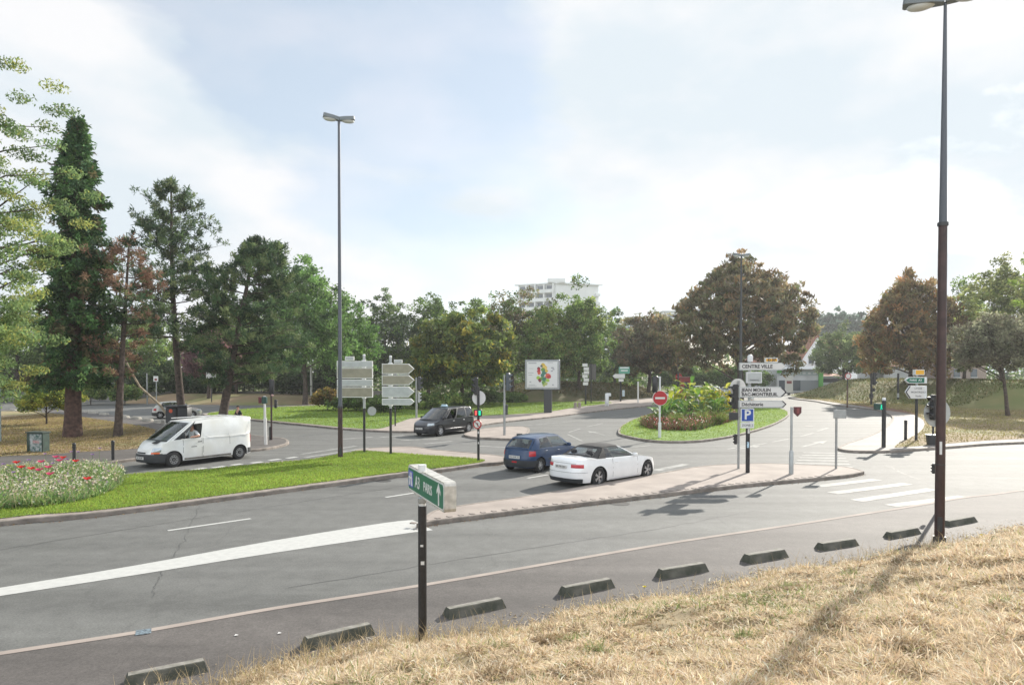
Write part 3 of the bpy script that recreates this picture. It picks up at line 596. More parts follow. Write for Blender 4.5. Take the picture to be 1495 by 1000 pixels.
def make_car(name, label, S):
    L_, W, xf, xr, r = S['L'], S['W'], S['xf'], S['xf']-S['wb'], S['r']
    paint_ = S['paint']; root = thing(name, label, S.get('cat', 'car'))
    tx, tz = zip(*S['top']); tx = list(tx); tz = list(tz)
    xs_ = np.linspace(-L_/2, L_/2, 200); zz_ = np.interp(xs_, tx, tz); ker = np.ones(9)/9; zz_ = np.convolve(np.pad(zz_, 4, mode='edge'), ker, 'valid')
    ztop = lambda x: float(np.interp(x, xs_, zz_))
    def half_raw(x):
        q = abs(x)/(L_/2); n_ = S.get('nf', 4.2) if x > 0 else S.get('nr', 5.0)
        return W/2*max(0, 1-q**n_)**(1/3.3)
    # quarter plan by angle -> resample
    def quarter(front):
        n_ = S.get('nf', 4.2) if front else S.get('nr', 5.0); th = np.linspace(0, math.pi/2, 400)
        x = (np.cos(th)**(2/n_))*L_/2; y = (np.sin(th)**(2/3.3))*W/2
        if not front: x = -x[::-1]; y = y[::-1]
        return x, y
    fx_, fy_ = quarter(True); rx_, ry_ = quarter(False)
    lx = np.concatenate([fx_, rx_[1:]]); ly = np.concatenate([fy_, ry_[1:]])          # left side, nose -> tail
    arc = np.concatenate([[0], np.cumsum(np.hypot(np.diff(lx), np.diff(ly)))]); T = arc[-1]
    NP = 150; ts = np.linspace(0, T, NP); PX = np.interp(ts, arc, lx); PY = np.interp(ts, arc, ly)
    sf = S.get('side', [(.15, .93), (.30, .98), (.5, 1.0), (.72, .992), (.95, .955), (1.3, .93)])
    ef = S.get('fend', [(.15, -.07), (.30, -.01), (.5, 0), (.7, -.05), (.9, -.16)]); er = S.get('rend', [(.15, -.06), (.35, 0), (.55, 0), (.8, -.05), (1.1, -.10)])
    sfx, sfy = zip(*sf); efx, efy = zip(*ef); erx, ery = zip(*er)
    def surf(t, z, side=1, off=0.0):
        x = float(np.interp(t, ts, PX)); y = float(np.interp(t, ts, PY))
        x2 = float(np.interp(min(T, t+.02), ts, PX)); y2 = float(np.interp(min(T, t+.02), ts, PY)); x1 = float(np.interp(max(0, t-.02), ts, PX)); y1 = float(np.interp(max(0, t-.02), ts, PY))
        nn_ = Vector((-(y2-y1), (x2-x1), 0)); nn_ = -nn_.normalized() if nn_.length > 1e-6 else Vector((0, 1, 0))
        if x > L_/2*.98 and y < W*.2: nn_ = Vector((1, 0, 0))
        if x < -L_/2*.98 and y < W*.2: nn_ = Vector((-1, 0, 0))
        q = max(0, (abs(x)/(L_/2)-.72)/.28); q = q*q*(3-2*q)
        d_ = float(np.interp(z, efx, efy)) if x > 0 else -float(np.interp(z, erx, ery))
        return Vector((x+q*d_+nn_.x*off, side*(y*float(np.interp(z, sfx, sfy))+nn_.y*off), z))
    t_x = lambda x: float(np.interp(-x, -PX, ts)) if True else 0
    t_yf = lambda y: float(np.interp(y, PY[:40], ts[:40])); t_yr = lambda y: float(np.interp(y, PY[::-1][:40], ts[::-1][:40]))
    zs = S.get('sill', .2); ra = r*1.16
    def zbot(x, y):
        z = zs+.03*max(0, (abs(x)/(L_/2)-.8))
        if y > W/2*.55:
            for xa in (xf, xr):
                if abs(x-xa) < ra: z = max(z, r*.96+math.sqrt(ra*ra-(x-xa)**2))
        return z
    # extra stations at arch edges
    tlist = sorted(set([round(float(t), 4) for t in ts]+[round(t_x(xa+q*ra), 4) for xa in (xf, xr) for q in (-1.0, -.995, -.97, -.92, -.85, .85, .92, .97, .995, 1.0)]))
    NV = 9; body = MB()
    def station(t, side):
        x0 = float(np.interp(t, ts, PX)); y0 = float(np.interp(t, ts, PY)); zt = ztop(x0); zb = min(zbot(x0, y0), zt-.02)
        return [surf(t, zb+(zt-zb)*v/NV, side) for v in range(NV+1)]
    Ls = [station(t, 1) for t in tlist]; Rs = [station(t, -1) for t in tlist]
    body.grid(Ls); body.grid(Rs, flip=True)
    # wheel-arch lips
    wb_, rb_ = S['wsb'], S['rsb']; K = 10; topP = []
    for i, t in enumerate(tlist):
        a, b = Ls[i][-1], Rs[i][-1]; x0 = a.x; row = []
        cr = S.get('crown', .05)*min(1, a.y/(W*.35))
        for k in range(-K, K+1):
            q = k/K; row.append(Vector((a.x, -q*a.y, a.z+cr*(1-q*q))))
        topP.append(row)
    for i in range(len(tlist)-1):
        mid = (topP[i][0].x+topP[i+1][0].x)/2; cabin = rb_ < mid < wb_
        for k in range(2*K):
            if cabin and 1 <= k < 2*K-1: continue
            body.add([topP[i][k], topP[i+1][k], topP[i+1][k+1], topP[i][k+1]], [(0, 1, 2, 3)])
    # ---- greenhouse
    gl_ = {k: MB() for k in ('windscreen', 'rear_window', 1, -1)}; roof = MB(); zr = S['H']; wr = S['wr']; rf, rr_ = S['rf'], S['rr']; yb = lambda x: float(surf(t_x(x), ztop(x)).y)*S.get('inb', .97)
    def lerp(a, b, t): return a+(b-a)*t
    def Bc(s_, sd): x = lerp(wb_, rb_, s_); return Vector((x, sd*yb(x), ztop(x)-.005))
    def Tc(s_, sd):
        x = lerp(rf, rr_, s_); return Vector((x, sd*lerp(wr, S.get('wrr', wr), s_), zr-S.get('rfd', .06)*(1-s_)**2.5-S.get('rrd', .08)*s_**2.5-.035))
    def SP(sb, st, v, sd, off=0): p = Bc(sb, sd).lerp(Tc(st, sd), v); p.y += sd*(.03*math.sin(math.pi*v)+off); return p
    cols_ = S['cols']                      # [(sb0,st0,sb1,st1,kind)]
    v0, v1 = S.get('v0', .05), S.get('v1', .90)
    rmi = 1 if S.get('soft') else 0
    def patchS(target, c, sd, va, vb, n=6, mi=0, off=0):
        P = [[SP(lerp(c[0], c[2], i/n), lerp(c[1], c[3], i/n), lerp(va, vb, j/4), sd, off) for j in range(5)] for i in range(n+1)]; target.grid(P, mi)
    for sd in (1, -1):
        for c in cols_:
            if c[4] == 'glass':
                patchS(gl_[sd], c, sd, v0, v1); patchS(roof, c, sd, 0, v0, mi=0); patchS(roof, c, sd, v1, 1, mi=rmi)
            elif c[4] == 'open' and sd == S.get('open_side', 1):
                patchS(roof, c, sd, 0, v0); patchS(roof, c, sd, v1, 1)
            elif c[4] == 'open':
                patchS(gl_[sd], c, sd, v0, v1); patchS(roof, c, sd, 0, v0); patchS(roof, c, sd, v1, 1)
            elif c[4] == 'dark': patchS(roof, c, sd, 0, 1, mi=2)
            else: patchS(roof, c, sd, 0, 1, mi=rmi if c[4] != 'body' else 0)
    def endsurf(s_, bow, k, v):
        a = Bc(s_, 1).lerp(Tc(s_, 1), v); b = Bc(s_, -1).lerp(Tc(s_, -1), v); p = a.lerp(b, (k+1)/2); p.x += bow*(1-k*k)*(1-.4*v); p.z += S.get('crown', .05)*(1-k*k)*(1-v)+.035*v*(1-k*k)
        return p
    for s_, bow, dv in ((0, S.get('bowf', .16), S.get('wf', (.08, .93))), (1, -S.get('bowr', .08), S.get('wrg', (.10, .88)))):
        km = .92 if s_ == 0 else S.get('rk', .86)
        def ptch(tg, k0, k1, va, vb, mi, n=8): tg.grid([[endsurf(s_, bow, lerp(k0, k1, i/n), lerp(va, vb, j/4)) for j in range(5)] for i in range(n+1)], mi)
        if s_ == 1 and S.get('norear'): ptch(roof, -1, 1, 0, 1, 0); continue
        mi = rmi if s_ == 1 else 0
        ptch(gl_['windscreen' if s_ == 0 else 'rear_window'], -km, km, dv[0], dv[1], 0); ptch(roof, -1, -km, 0, 1, mi, 2); ptch(roof, km, 1, 0, 1, mi, 2); ptch(roof, -km, km, 0, dv[0], 2 if s_ == 0 else mi); ptch(roof, -km, km, dv[1], 1, mi)
    RP = []
    for i in range(25):
        s_ = i/24; a, b = Tc(s_, 1), Tc(s_, -1)
        bx = (S.get('bowf', .16)*.6 if i == 0 else 0)-(S.get('bowr', .08)*.6 if i == 24 else 0)
        RP.append([Vector((lerp(a.x, b.x, (q+1)/2)+(S.get('bowf', .16)*.6*(1-s_)**6-S.get('bowr', .08)*.6*s_**6)*(1-q*q), lerp(a.y, b.y, (q+1)/2), a.z+.035*(1-abs(q)**2.4))) for q in [j/8-1 for j in range(17)]])
    roof.grid(RP, rmi)
    bo = body.build('body', paint_, root, smooth=True, sharp=40)
    roof.build('roof', [paint_, S.get('soft') or paint_, M_plastic], root, smooth=True, sharp=40)
    for k_, g_ in gl_.items():
        if g_.f: g_.build(k_ if isinstance(k_, str) else 'side_windows', S.get('glass', M_glass), root, smooth=True)
    # ---- trim on the body surface
    def patch(pname, t0, t1, z0, z1, side, material, off=.006, n=8, skew=0, par=root):
        m = MB(); mid = [[surf(lerp(t0, t1, i/n), lerp(z0+skew*i/n, z1+skew*i/n, j/4) if True else 0, side, off*(1 if 0 < i < n and 0 < j < 4 else .2)) for j in range(5)] for i in range(n+1)]
        m.grid(mid, flip=side < 0); return m.build(pname, material, par, smooth=True)
    def both(pname, *a, **k):
        for sd in (1, -1): patch(pname, a[0], a[1], a[2], a[3], sd, a[4], **k)
    for x0, x1, z0, z1, mt, nm in S.get('strips', []): both(nm, t_x(x0), t_x(x1), z0, z1, mt)
    for x, z0, z1 in S.get('seams', []): both('door_seam', t_x(x+.007), t_x(x-.007), z0, z1, M_ink, off=.003, n=1)
    for x, z in S.get('handles', []): both('door_handle', t_x(x+.09), t_x(x-.09), z-.018, z+.018, S.get('hmat', paint_), off=.03, n=4)
    for nm, yy0, yy1, z0, z1, mt in S.get('front', []):
        if nm in ('headlight', 'indicator', 'fog_lamp'): both(nm, t_yf(yy0), t_yf(min(yy1, W*.49)) if yy1 < 5 else t_x(yy1-10), z0, z1, mt, off=.012)
        else:
            m = MB(); n = 28; m.grid([[(lambda yv: surf(t_yf(abs(yv)), lerp(z0, z1, j/3), 1 if yv >= 0 else -1, .024))(lerp(-yy1, yy1, i/n)) for j in range(4)] for i in range(n+1)]); m.build(nm, mt, root, smooth=True)
    for nm, yy0, yy1, z0, z1, mt in S.get('rear', []):
        if nm == 'tail_light': both(nm, t_yr(yy0), t_x(-(yy1-10)) if yy1 > 5 else t_yr(yy1), z0, z1, mt, off=.014)
        else:
            m = MB(); n = 28; m.grid([[(lambda yv: surf(t_yr(abs(yv)), lerp(z0, z1, j/3), 1 if yv >= 0 else -1, .024))(lerp(-yy1, yy1, i/n)) for j in range(4)] for i in range(n+1)]); m.build(nm, mt, root, smooth=True)
    for end, yw, z, txt in S.get('plates', []):
        c = surf(t_yf(0) if end > 0 else t_yr(0), z, 1, .034); m = MB(); m.box((c.x+end*.0, 0, z), (.02, .52, .11)); pl = m.build('number_plate', M_signw if not S.get('yplate') else M_yellow, root)
        if txt: text_mesh(txt, .10, M_ink, pl, frame_to((c.x+end*.012, 0, z), (0, end, 0)), sx=.9)
    # ---- mirrors, interior, wheels
    mm = S.get('mirror', (wb_-.28, .10))
    for sd in (1, -1):
        x = mm[0]; m = MB(); y = yb(x)+.10; z = ztop(x)+mm[1]; m.box((x, sd*y, z), (.09, .20, S.get('mh', .13)), bev=.03); m.box((x, sd*(y-.12), z-.05), (.05, .12, .03)); m.build('side_mirror', S.get('mmat', paint_), root, smooth=True, sharp=50)
    m = MB(); zt_ = min(tz)+.05
    m.box(((xf+xr)/2, 0, .30), (L_*.90, W*.66, .22)); m.box(((xf+xr)/2+.0, 0, .40), ((xf-xr)-2*ra-.06, W*.92, .34)); m.box((-L_/2+.45, 0, .42), (.5, W*.7, .3)); m.box((L_/2-.5, 0, .42), (.4, W*.7, .3))
    m.box((wb_-.30, 0, ztop(wb_)-.12), (.45, W*.84, .16)); m.build('interior', M_seat, root)
    zb_ = S.get('seatz', .5)
    for x in S.get('seats', []):
        for sd in (1, -1):
            m = MB(); m.box((x, sd*W*.2, zb_), (.5, .5, .14), bev=.05); m.box((x-.27, sd*W*.2, zb_+.32), (.13, .48, .6), bev=.05); m.box((x-.29, sd*W*.2, zb_+.70), (.09, .26, .17), bev=.03); m.build('seat', M_seat, root, smooth=True, sharp=50)
    for x in (xf, xr):
        for sd in (1, -1): wheel(root, x, sd*(W/2-.035), r, sd, S.get('spokes', 5), rimc=S.get('rimc'), hub=S.get('hub', 'alloy'))
    S['_surf'] = surf; S['_tx'] = t_x; S['_ztop'] = ztop; return root
def place_car(root, S, rear, front, side):
    """side = which flank faces the camera (+1 left, -1 right); rear/front = pixels where its tyres touch"""
    A, B = G(*rear), G(*front); t = (B-A).normalized(); n = Vector((-t.y, t.x, 0)); mid = (A+B)/2 - n*side*(S['W']/2-.12)
    c = mid-t*(S['xf']-S['wb']/2); root.location = c; root.rotation_euler = (0, 0, math.atan2(t.y, t.x)); return root
def carpaint(name, col, metal=0, rough=.28, var=.04, coat=1): return mat(name, col, rough, metal, var=var, vscale=3, coat=coat)
# white soft-top cabriolet
P_w = carpaint('white_car_paint', (.80, .81, .82)); M_soft = mat('soft_top', (.022, .022, .024), .85, bump=.3, bscale=60)
S1 = dict(L=4.62, W=1.85, H=1.38, xf=1.42, wb=2.75, r=.345, paint=P_w, soft=M_soft, sill=.19,
    top=[(-2.31, .90), (-2.1, .985), (-1.6, .975), (-.9, .955), (.0, .93), (.75, .92), (1.3, .86), (1.8, .77), (2.2, .66), (2.31, .60)],
    wsb=.80, rsb=-1.38, rf=-.02, rr=-.78, wr=.60, wrr=.56, rfd=.03, rrd=.05, crown=.05, bowr=.14, wrg=(.16, .78), rk=.74, nf=4.2, nr=7,
    fend=[(.15, -.08), (.30, 0), (.5, 0), (.65, -.08), (.9, -.2)],
    cols=[(0, 0, .05, .05, 'body'), (.05, .05, .60, .78, 'glass'), (.60, .78, .62, .80, 'dark'), (.62, .80, .80, .93, 'glass'), (.80, .93, 1, 1, 'soft')],
    strips=[(.92, -.80, .215, .235, M_alu, 'sill_trim')], seams=[(.78, .30, .91), (-.62, .30, .93)], handles=[(-.42, .80)], 
    rear=[('tail_light', .42, 12.02, .70, .82, M_lampr), ('rear_diffuser', 0, .78, .20, .34, M_plastic), ('boot_seam', 0, .60, .845, .853, M_ink), ('bumper_seam', 0, .85, .545, .553, M_ink)],
    front=[('headlight', .5, 12.0, .56, .66, M_clear), ('grille', 0, .40, .28, .60, M_plastic)], plates=[(-1, .5, .72, 'BA 745 QH')], spokes=5, seats=[-.1, -.95], seatz=.42, mirror=(.56, .06), mmat=P_w, rimc=M_alu)
c1 = make_car('convertible', 'white soft-top convertible with its black fabric roof up', S1); place_car(c1, S1, (870, 711), (945, 698), -1)
# dark blue hatchback
P_b = carpaint('blue_car_paint', (.003, .032, .10), .0, coat=.4)
S2 = dict(L=3.84, W=1.66, H=1.44, xf=1.17, wb=2.44, r=.295, paint=P_b, sill=.21,
    top=[(-1.92, .86), (-1.75, .93), (-1.0, .935), (0, .915), (.75, .90), (1.2, .82), (1.6, .72), (1.92, .60)], nr=7,
    wsb=.95, rsb=-1.74, rf=.25, rr=-1.32, wr=.58, wrr=.55, rfd=.04, rrd=.09, crown=.04, bowr=.07, rk=.88, wrg=(.08, .86), 
    cols=[(0, 0, .07, .06, 'body'), (.07, .06, .50, .49, 'glass'), (.50, .49, .53, .52, 'dark'), (.53, .52, .84, .84, 'glass'), (.84, .84, 1, 1, 'body')],
    strips=[(.80, -.78, .47, .53, M_plastic, 'side_moulding')], seams=[(.80, .28, .9), (-.27, .28, .9), (-1.0, .65, .92)], handles=[(-.08, .80), (-.92, .83)],
    rear=[('tail_light', .60, 11.55, .66, .86, M_lampr), ('rear_bumper', 0, .80, .24, .50, M_plastic), ('reflector', 0, .12, .40, .46, M_lampr)],
    front=[('headlight', .42, 11.55, .55, .70, M_clear), ('grille', 0, .4, .30, .42, M_plastic)], plates=[(-1, .5, .62, '914 GHK 93')], spokes=7, seats=[.05, -.85], seatz=.48, mirror=(.66, .07), mmat=P_b, rimc=M_alu)
c2 = make_car('hatchback', 'dark blue hatchback with red tail lights beside the white convertible', S2); place_car(c2, S2, (784, 690), (838, 679), -1)
# white delivery van
P_v = mat('van_paint', (.74, .75, .75), .38, var=.05, vscale=3, coat=.5, low=1, lscale=1.2, lcol=(.62, .61, .57))
S3 = dict(cat='van', L=4.78, W=1.90, H=1.93, xf=1.50, wb=3.10, r=.325, paint=P_v, sill=.24, nr=14, nf=3.4,
    top=[(-2.39, 1.16), (-1.5, 1.15), (.4, 1.13), (1.0, 1.13), (1.45, 1.12), (1.75, 1.05), (2.1, .92), (2.39, .72)],
    side=[(.15, .95), (.30, .985), (.5, 1.0), (.8, 1.0), (1.15, .985), (1.5, .97)], rend=[(.15, 0), (.35, 0), (.6, -.02), (1.2, -.03)], fend=[(.15, -.07), (.30, 0), (.5, 0), (.7, -.06), (.95, -.18)],
    wsb=1.70, rsb=-2.30, rf=.62, rr=-2.24, wr=.80, wrr=.80, rfd=.07, rrd=.02, crown=.06, bowf=.22, bowr=.02, rk=.8, wrg=(.1, .8), wf=(.04, .93), v0=.03, v1=.86, inb=.985, open_side=1,
    cols=[(0, 0, .05, .04, 'body'), (.05, .04, .13, .055, 'dark'), (.13, .055, .345, .165, 'open'), (.345, .165, 1, 1, 'body')],
    strips=[(2.2, 1.92, .24, .60, M_plastic, 'corner_bumper'), (-2.0, -2.36, .26, .50, M_plastic, 'rear_corner_bumper'), (1.05, -1.15, .26, .34, mat('road_dirt', (.15, .14, .125), .8, var=.4, vscale=5), 'sill_dirt'), (.75, .50, .775, .80, M_ink, 'door_badge')],
    seams=[(1.10, .40, 1.1), (.26, .30, 1.13), (.20, .34, 1.13), (-1.08, .75, 1.13)], handles=[(.36, .98)], hmat=M_plastic,
    rear=[('tail_light', .84, 12.34, .75, 1.15, M_lampr)],
    front=[('front_bumper', 0, .86, .24, .58, M_plastic), ('grille', .12, .30, .60, .66, M_ink), ('headlight', .52, 11.98, .66, .84, M_clear), ('indicator', .52, 12.02, .59, .66, M_orange)],
    plates=[(1, .5, .42, 'AL 326 XF')], spokes=20, hub='steel', seats=[.55], seatz=.86, mirror=(1.12, .16), mh=.26, mmat=M_plastic, rimc=mat('steel_rim', (.30, .30, .30), .5, .5))
c3 = make_car('delivery_van', 'white delivery van with the driver resting an arm out of the open window', S3)
m = MB()
for a, b in [((.12, 1.68), (.12, 1.25)), ((.12, 1.25), (-.10, 1.12)), ((-.10, 1.12), (-1.2, 1.10)), ((-1.2, 1.10), (-2.1, 1.12)), ((-2.1, 1.12), (-2.15, 1.66)), ((-2.15, 1.66), (.12, 1.68)), ((-1.05, 1.66), (-1.05, 1.12))]:
    for sd in (1, -1):
        def yv(z): return (.905 if z > 1.15 else .932)-(max(0, z-1.15)*.19)+.012
        m.tube([(a[0], sd*yv(a[1]), a[1]), (b[0], sd*yv(b[1]), b[1])], .009, 4)
m.build('panel_pressing', P_v, c3)
m = MB()
for y in (-.62, .62): m.box((-.6, y, 1.935), (2.6, .03, .03))
for x in (-1.6, -.3): m.box((x, 0, 1.96), (.05, 1.35, .03))
m.build('roof_bars', P_v, c3)
m = MB(); m.add([(2.02, .1, .96), (1.80, .1, 1.06), (1.80, .42, 1.05), (2.02, .40, .945)], [(0, 1, 2, 3)])
m = MB(); m.box((1.74, .32, 1.085), (.20, .30, .02), mtx=Matrix.Translation((1.93, .34, 1.045)) @ Matrix.Rotation(R(21), 4, 'Y')); m.build('bonnet_vent', M_ink, c3)
place_car(c3, S3, (349, 670), (252, 682), 1)
# dark people carrier (taxi)
P_k = carpaint('black_car_paint', (.004, .006, .011), .0, coat=.4)
S4 = dict(cat='people carrier', L=4.86, W=1.87, H=1.74, xf=1.48, wb=2.87, r=.335, paint=P_k, sill=.22, nr=7, nf=3.4,
    top=[(-2.43, .98), (-2.2, 1.07), (-1, 1.04), (.3, 1.01), (1.2, .99), (1.7, .90), (2.1, .78), (2.43, .64)],
    wsb=1.52, rsb=-2.22, rf=.42, rr=-1.98, wr=.66, wrr=.62, rfd=.08, rrd=.05, crown=.06, bowf=.22, bowr=.08, glass=M_dglass, open_side=1,
    cols=[(0, 0, .06, .05, 'body'), (.06, .05, .14, .10, 'glass'), (.14, .10, .16, .12, 'dark'), (.16, .12, .40, .36, 'open'), (.40, .36, .43, .39, 'dark'), (.43, .39, .70, .68, 'glass'), (.70, .68, .73, .71, 'dark'), (.73, .71, .94, .95, 'glass'), (.94, .95, 1, 1, 'body')],
    strips=[(1.05, -1.0, .42, .445, M_alu, 'side_moulding')], seams=[(1.08, .3, 1.0), (.02, .3, 1.0), (-1.05, .5, 1.0)], handles=[(.20, .88), (-.85, .90)], hmat=M_alu,
    rear=[('tail_light', .7, 12.3, .85, 1.15, M_lampr)],
    front=[('headlight', .50, 11.95, .66, .82, M_clear), ('grille', 0, .48, .30, .42, M_ink), ('bonnet_grille', 0, .42, .60, .66, M_ink)], plates=[(1, .5, .50, 'BX 208 TW')], spokes=5, seats=[.3, -.7, -1.5], seatz=.6, mirror=(1.08, .10), mmat=P_k, rimc=mat('bright_rim', (.62, .63, .65), .35, .4))
c4 = make_car('people_carrier', 'black people carrier taxi with a small light on its roof', S4)
m = MB(); m.box((.0, 0, 1.80), (.16, .42, .12), bev=.03); m.box((0, 0, 1.735), (.24, .5, .02)); m.build('taxi_roof_light', mat('taxi_lamp', (.45, .6, .68), .4), c4)
place_car(c4, S4, (684, 631.5), (641, 637), 1)
# small silver and other cars far off
def small_car(col, metal, label, name='parked_car'):
    S = dict(S2); S.update(paint=carpaint('paint_%d' % int(sum(col)*1000), col, metal), plates=[], handles=[(-.08, .80)], mmat=M_plastic, front=S2['front'], rear=S2['rear'])
    return make_car(name, label, S), S
c5, S5 = small_car((.42, .42, .40), .3, 'small silver hatchback behind the dark bin on the far left road', 'hatchback')
place_car(c5, S5, (238, 611), (277, 610), -1)
c6, S6 = small_car((.62, .63, .65), .1, 'white parked car far back under the largest brown tree'); c6.location = G(1046, 576.5); c6.rotation_euler = (0, 0, R(70))
fars = [(1062, 577, 60, 'white', 'second white parked car under the largest brown tree, nearer its trunk'), (1016, 575, 100, 'x', 'white car facing this way between the red booth and the largest brown tree')]
for px, py, rz, _, lab in fars: dup(c6, G(px, py), R(rz), lab)
c7, S7 = small_car((.015, .02, .05), .2, 'dark parked car beyond the tall yellow green island plants'); c7.location = G(1032, 575.5); c7.rotation_euler = (0, 0, R(95))

# ================================================================ PEOPLE
def skin_body(name, joints, edges, parent, material, sub=2, T=None):
    """joints: name -> (pos, radius); grown as one continuous surface"""
    me = bpy.data.meshes.new(name); keys = list(joints); me.from_pydata([joints[k][0] for k in keys], [(keys.index(a), keys.index(b)) for a, b in edges], [])
    o = bpy.data.objects.new(name, me); COL.objects.link(o); sk = o.modifiers.new('skin', 'SKIN'); 
    for i, k in enumerate(keys):
        v = me.skin_vertices[0].data[i]; r_ = joints[k][1]; v.radius = r_ if isinstance(r_, tuple) else (r_, r_); v.use_root = (i == 0)
    sb = o.modifiers.new('sub', 'SUBSURF'); sb.levels = sub; sb.render_levels = sub
    bpy.context.view_layer.update(); m2 = bpy.data.meshes.new_from_object(o.evaluated_get(bpy.context.evaluated_depsgraph_get())); m2.name = name
    bpy.data.objects.remove(o); m2.materials.clear(); m2.materials.append(material); m2.polygons.foreach_set('use_smooth', [True]*len(m2.polygons))
    r_ = bpy.data.objects.new(name, m2); COL.objects.link(r_); r_.parent = parent; return r_
def head_parts(root, c, s, hair, face=(0, -1), glasses=False):
    f = Vector((face[0], face[1], 0)).normalized(); sd = Vector((-f.y, f.x, 0)); c = Vector(c)
    m = MB(); m.ball(c+Vector((0, 0, .035*s))-f*.012*s, (.087*s, .092*s, .095*s)); m.build('hair', hair, root, smooth=True, sharp=180)
    m = MB()
    for k in (-1, 1): m.ball(c+f*.088*s+sd*.032*s*k+Vector((0, 0, .005*s)), .011*s, 6, 5)
    m.build('eyes', M_ink, root)
    m = MB(); m.ball(c+f*.100*s+Vector((0, 0, -.025*s)), (.013*s, .013*s, .022*s), 6, 5); m.build('nose', M_skin, root)
    m = MB(); m.ball(c+f*.085*s+Vector((0, 0, -.062*s)), (.022*s, .022*s, .007*s), 8, 4); m.build('mouth', mat('lips', (.30, .10, .09), .6), root)
    m = MB()
    for k in (-1, 1): m.ball(c+sd*.082*s*k, (.016*s, .02*s, .03*s), 6, 5)
    m.build('ears', M_skin, root)
def standing(label, loc, rz, top, trousers, hair, h=1.72, stride=.22, bagc=None):
    root = thing('person', label, 'person', loc, rz); s = h/1.75
    J = {'pel': ((0, 0, .95), .125), 'waist': ((0, 0, 1.10), .12), 'chest': ((0, 0, 1.32), (.16, .115)), 'neck': ((0, -.01, 1.50), .055), 'head0': ((0, -.02, 1.58), .075), 'head1': ((0, -.03, 1.66), .088), 'head2': ((0, -.02, 1.72), .07)}
    E = [('pel', 'waist'), ('waist', 'chest'), ('chest', 'neck'), ('neck', 'head0'), ('head0', 'head1'), ('head1', 'head2')]
    for k, sg in (('l', 1), ('r', -1)):
        st = stride*sg
        J.update({'hip'+k: ((.10*sg, 0, .88), .088), 'kn'+k: ((.10*sg, -.5*st-.02, .50), .062), 'an'+k: ((.10*sg, -st+.03, .09), .042), 'toe'+k: ((.11*sg, -st-.14, .035), .035),
                  'sh'+k: ((.19*sg, 0, 1.42), .062), 'el'+k: ((.245*sg, st*.5, 1.15), .045), 'wr'+k: ((.24*sg, st*.9-.05, .90), .03), 'palm'+k: ((.24*sg, st*.9-.07, .82), (.035, .018)), 'f1'+k: ((.235*sg, st*.9-.085, .75), .011), 'f2'+k: ((.235*sg, st*.9-.055, .745), .011), 'th'+k: ((.215*sg, st*.9-.11, .80), .012)})
        E += [('pel', 'hip'+k), ('hip'+k, 'kn'+k), ('kn'+k, 'an'+k), ('an'+k, 'toe'+k), ('chest', 'sh'+k), ('sh'+k, 'el'+k), ('el'+k, 'wr'+k), ('wr'+k, 'palm'+k), ('palm'+k, 'f1'+k), ('palm'+k, 'f2'+k), ('palm'+k, 'th'+k)]
    J = {k: (tuple(c*s for c in v[0]), v[1]) for k, v in J.items()}
    skin_body('body', J, E, root, M_skin)
    def cloth(nm, ks, es, mt, g):
        JJ = {k: (J[k][0], tuple(q*g for q in J[k][1]) if isinstance(J[k][1], tuple) else J[k][1]*g) for k in ks}; skin_body(nm, JJ, es, root, mt)
    cloth('shirt', ['chest', 'waist', 'pel', 'shl', 'ell', 'shr', 'elr'], [('chest', 'waist'), ('waist', 'pel'), ('chest', 'shl'), ('shl', 'ell'), ('chest', 'shr'), ('shr', 'elr')], top, 1.16)
    cloth('trousers', ['pel', 'hipl', 'knl', 'anl', 'hipr', 'knr', 'anr'], [('pel', 'hipl'), ('hipl', 'knl'), ('knl', 'anl'), ('pel', 'hipr'), ('hipr', 'knr'), ('knr', 'anr')], trousers, 1.2)
    m = MB()
    for sg in (1, -1): st = stride*sg; m.box((.105*sg*s, (-st-.05)*s, .035), (.095, .27, .075), bev=.02)
    m.build('shoes', M_ink, root); head_parts(root, (0, -.03*s, 1.655*s), s, hair); return root
cl_dark = mat('dark_cloth', (.015, .018, .028), .9); cl_white = mat('white_cloth', (.62, .63, .64), .85); cl_jean = mat('denim', (.03, .04, .07), .9); hair_d = mat('dark_hair', (.012, .010, .009), .8)
M_hairg = mat('grey_hair', (.10, .085, .075), .85)
standing('person in a white top and dark trousers walking beside the low mound', G(1098, 598), R(20), cl_white, cl_dark, hair_d, 1.7)
standing('dark-haired person in a dark top whose head shows above the white van', G(348, 631), R(-40), cl_dark, cl_jean, hair_d, 1.72)
# ones far away in the car park
for px, py, tp, lab in [(1078, 573, cl_dark, 'dark figure standing far off among the parked cars'), (1004, 578, cl_jean, 'figure in blue walking beside the red booth')]:
    standing(lab, G(px, py), R(60), tp, cl_dark, hair_d, 1.7)
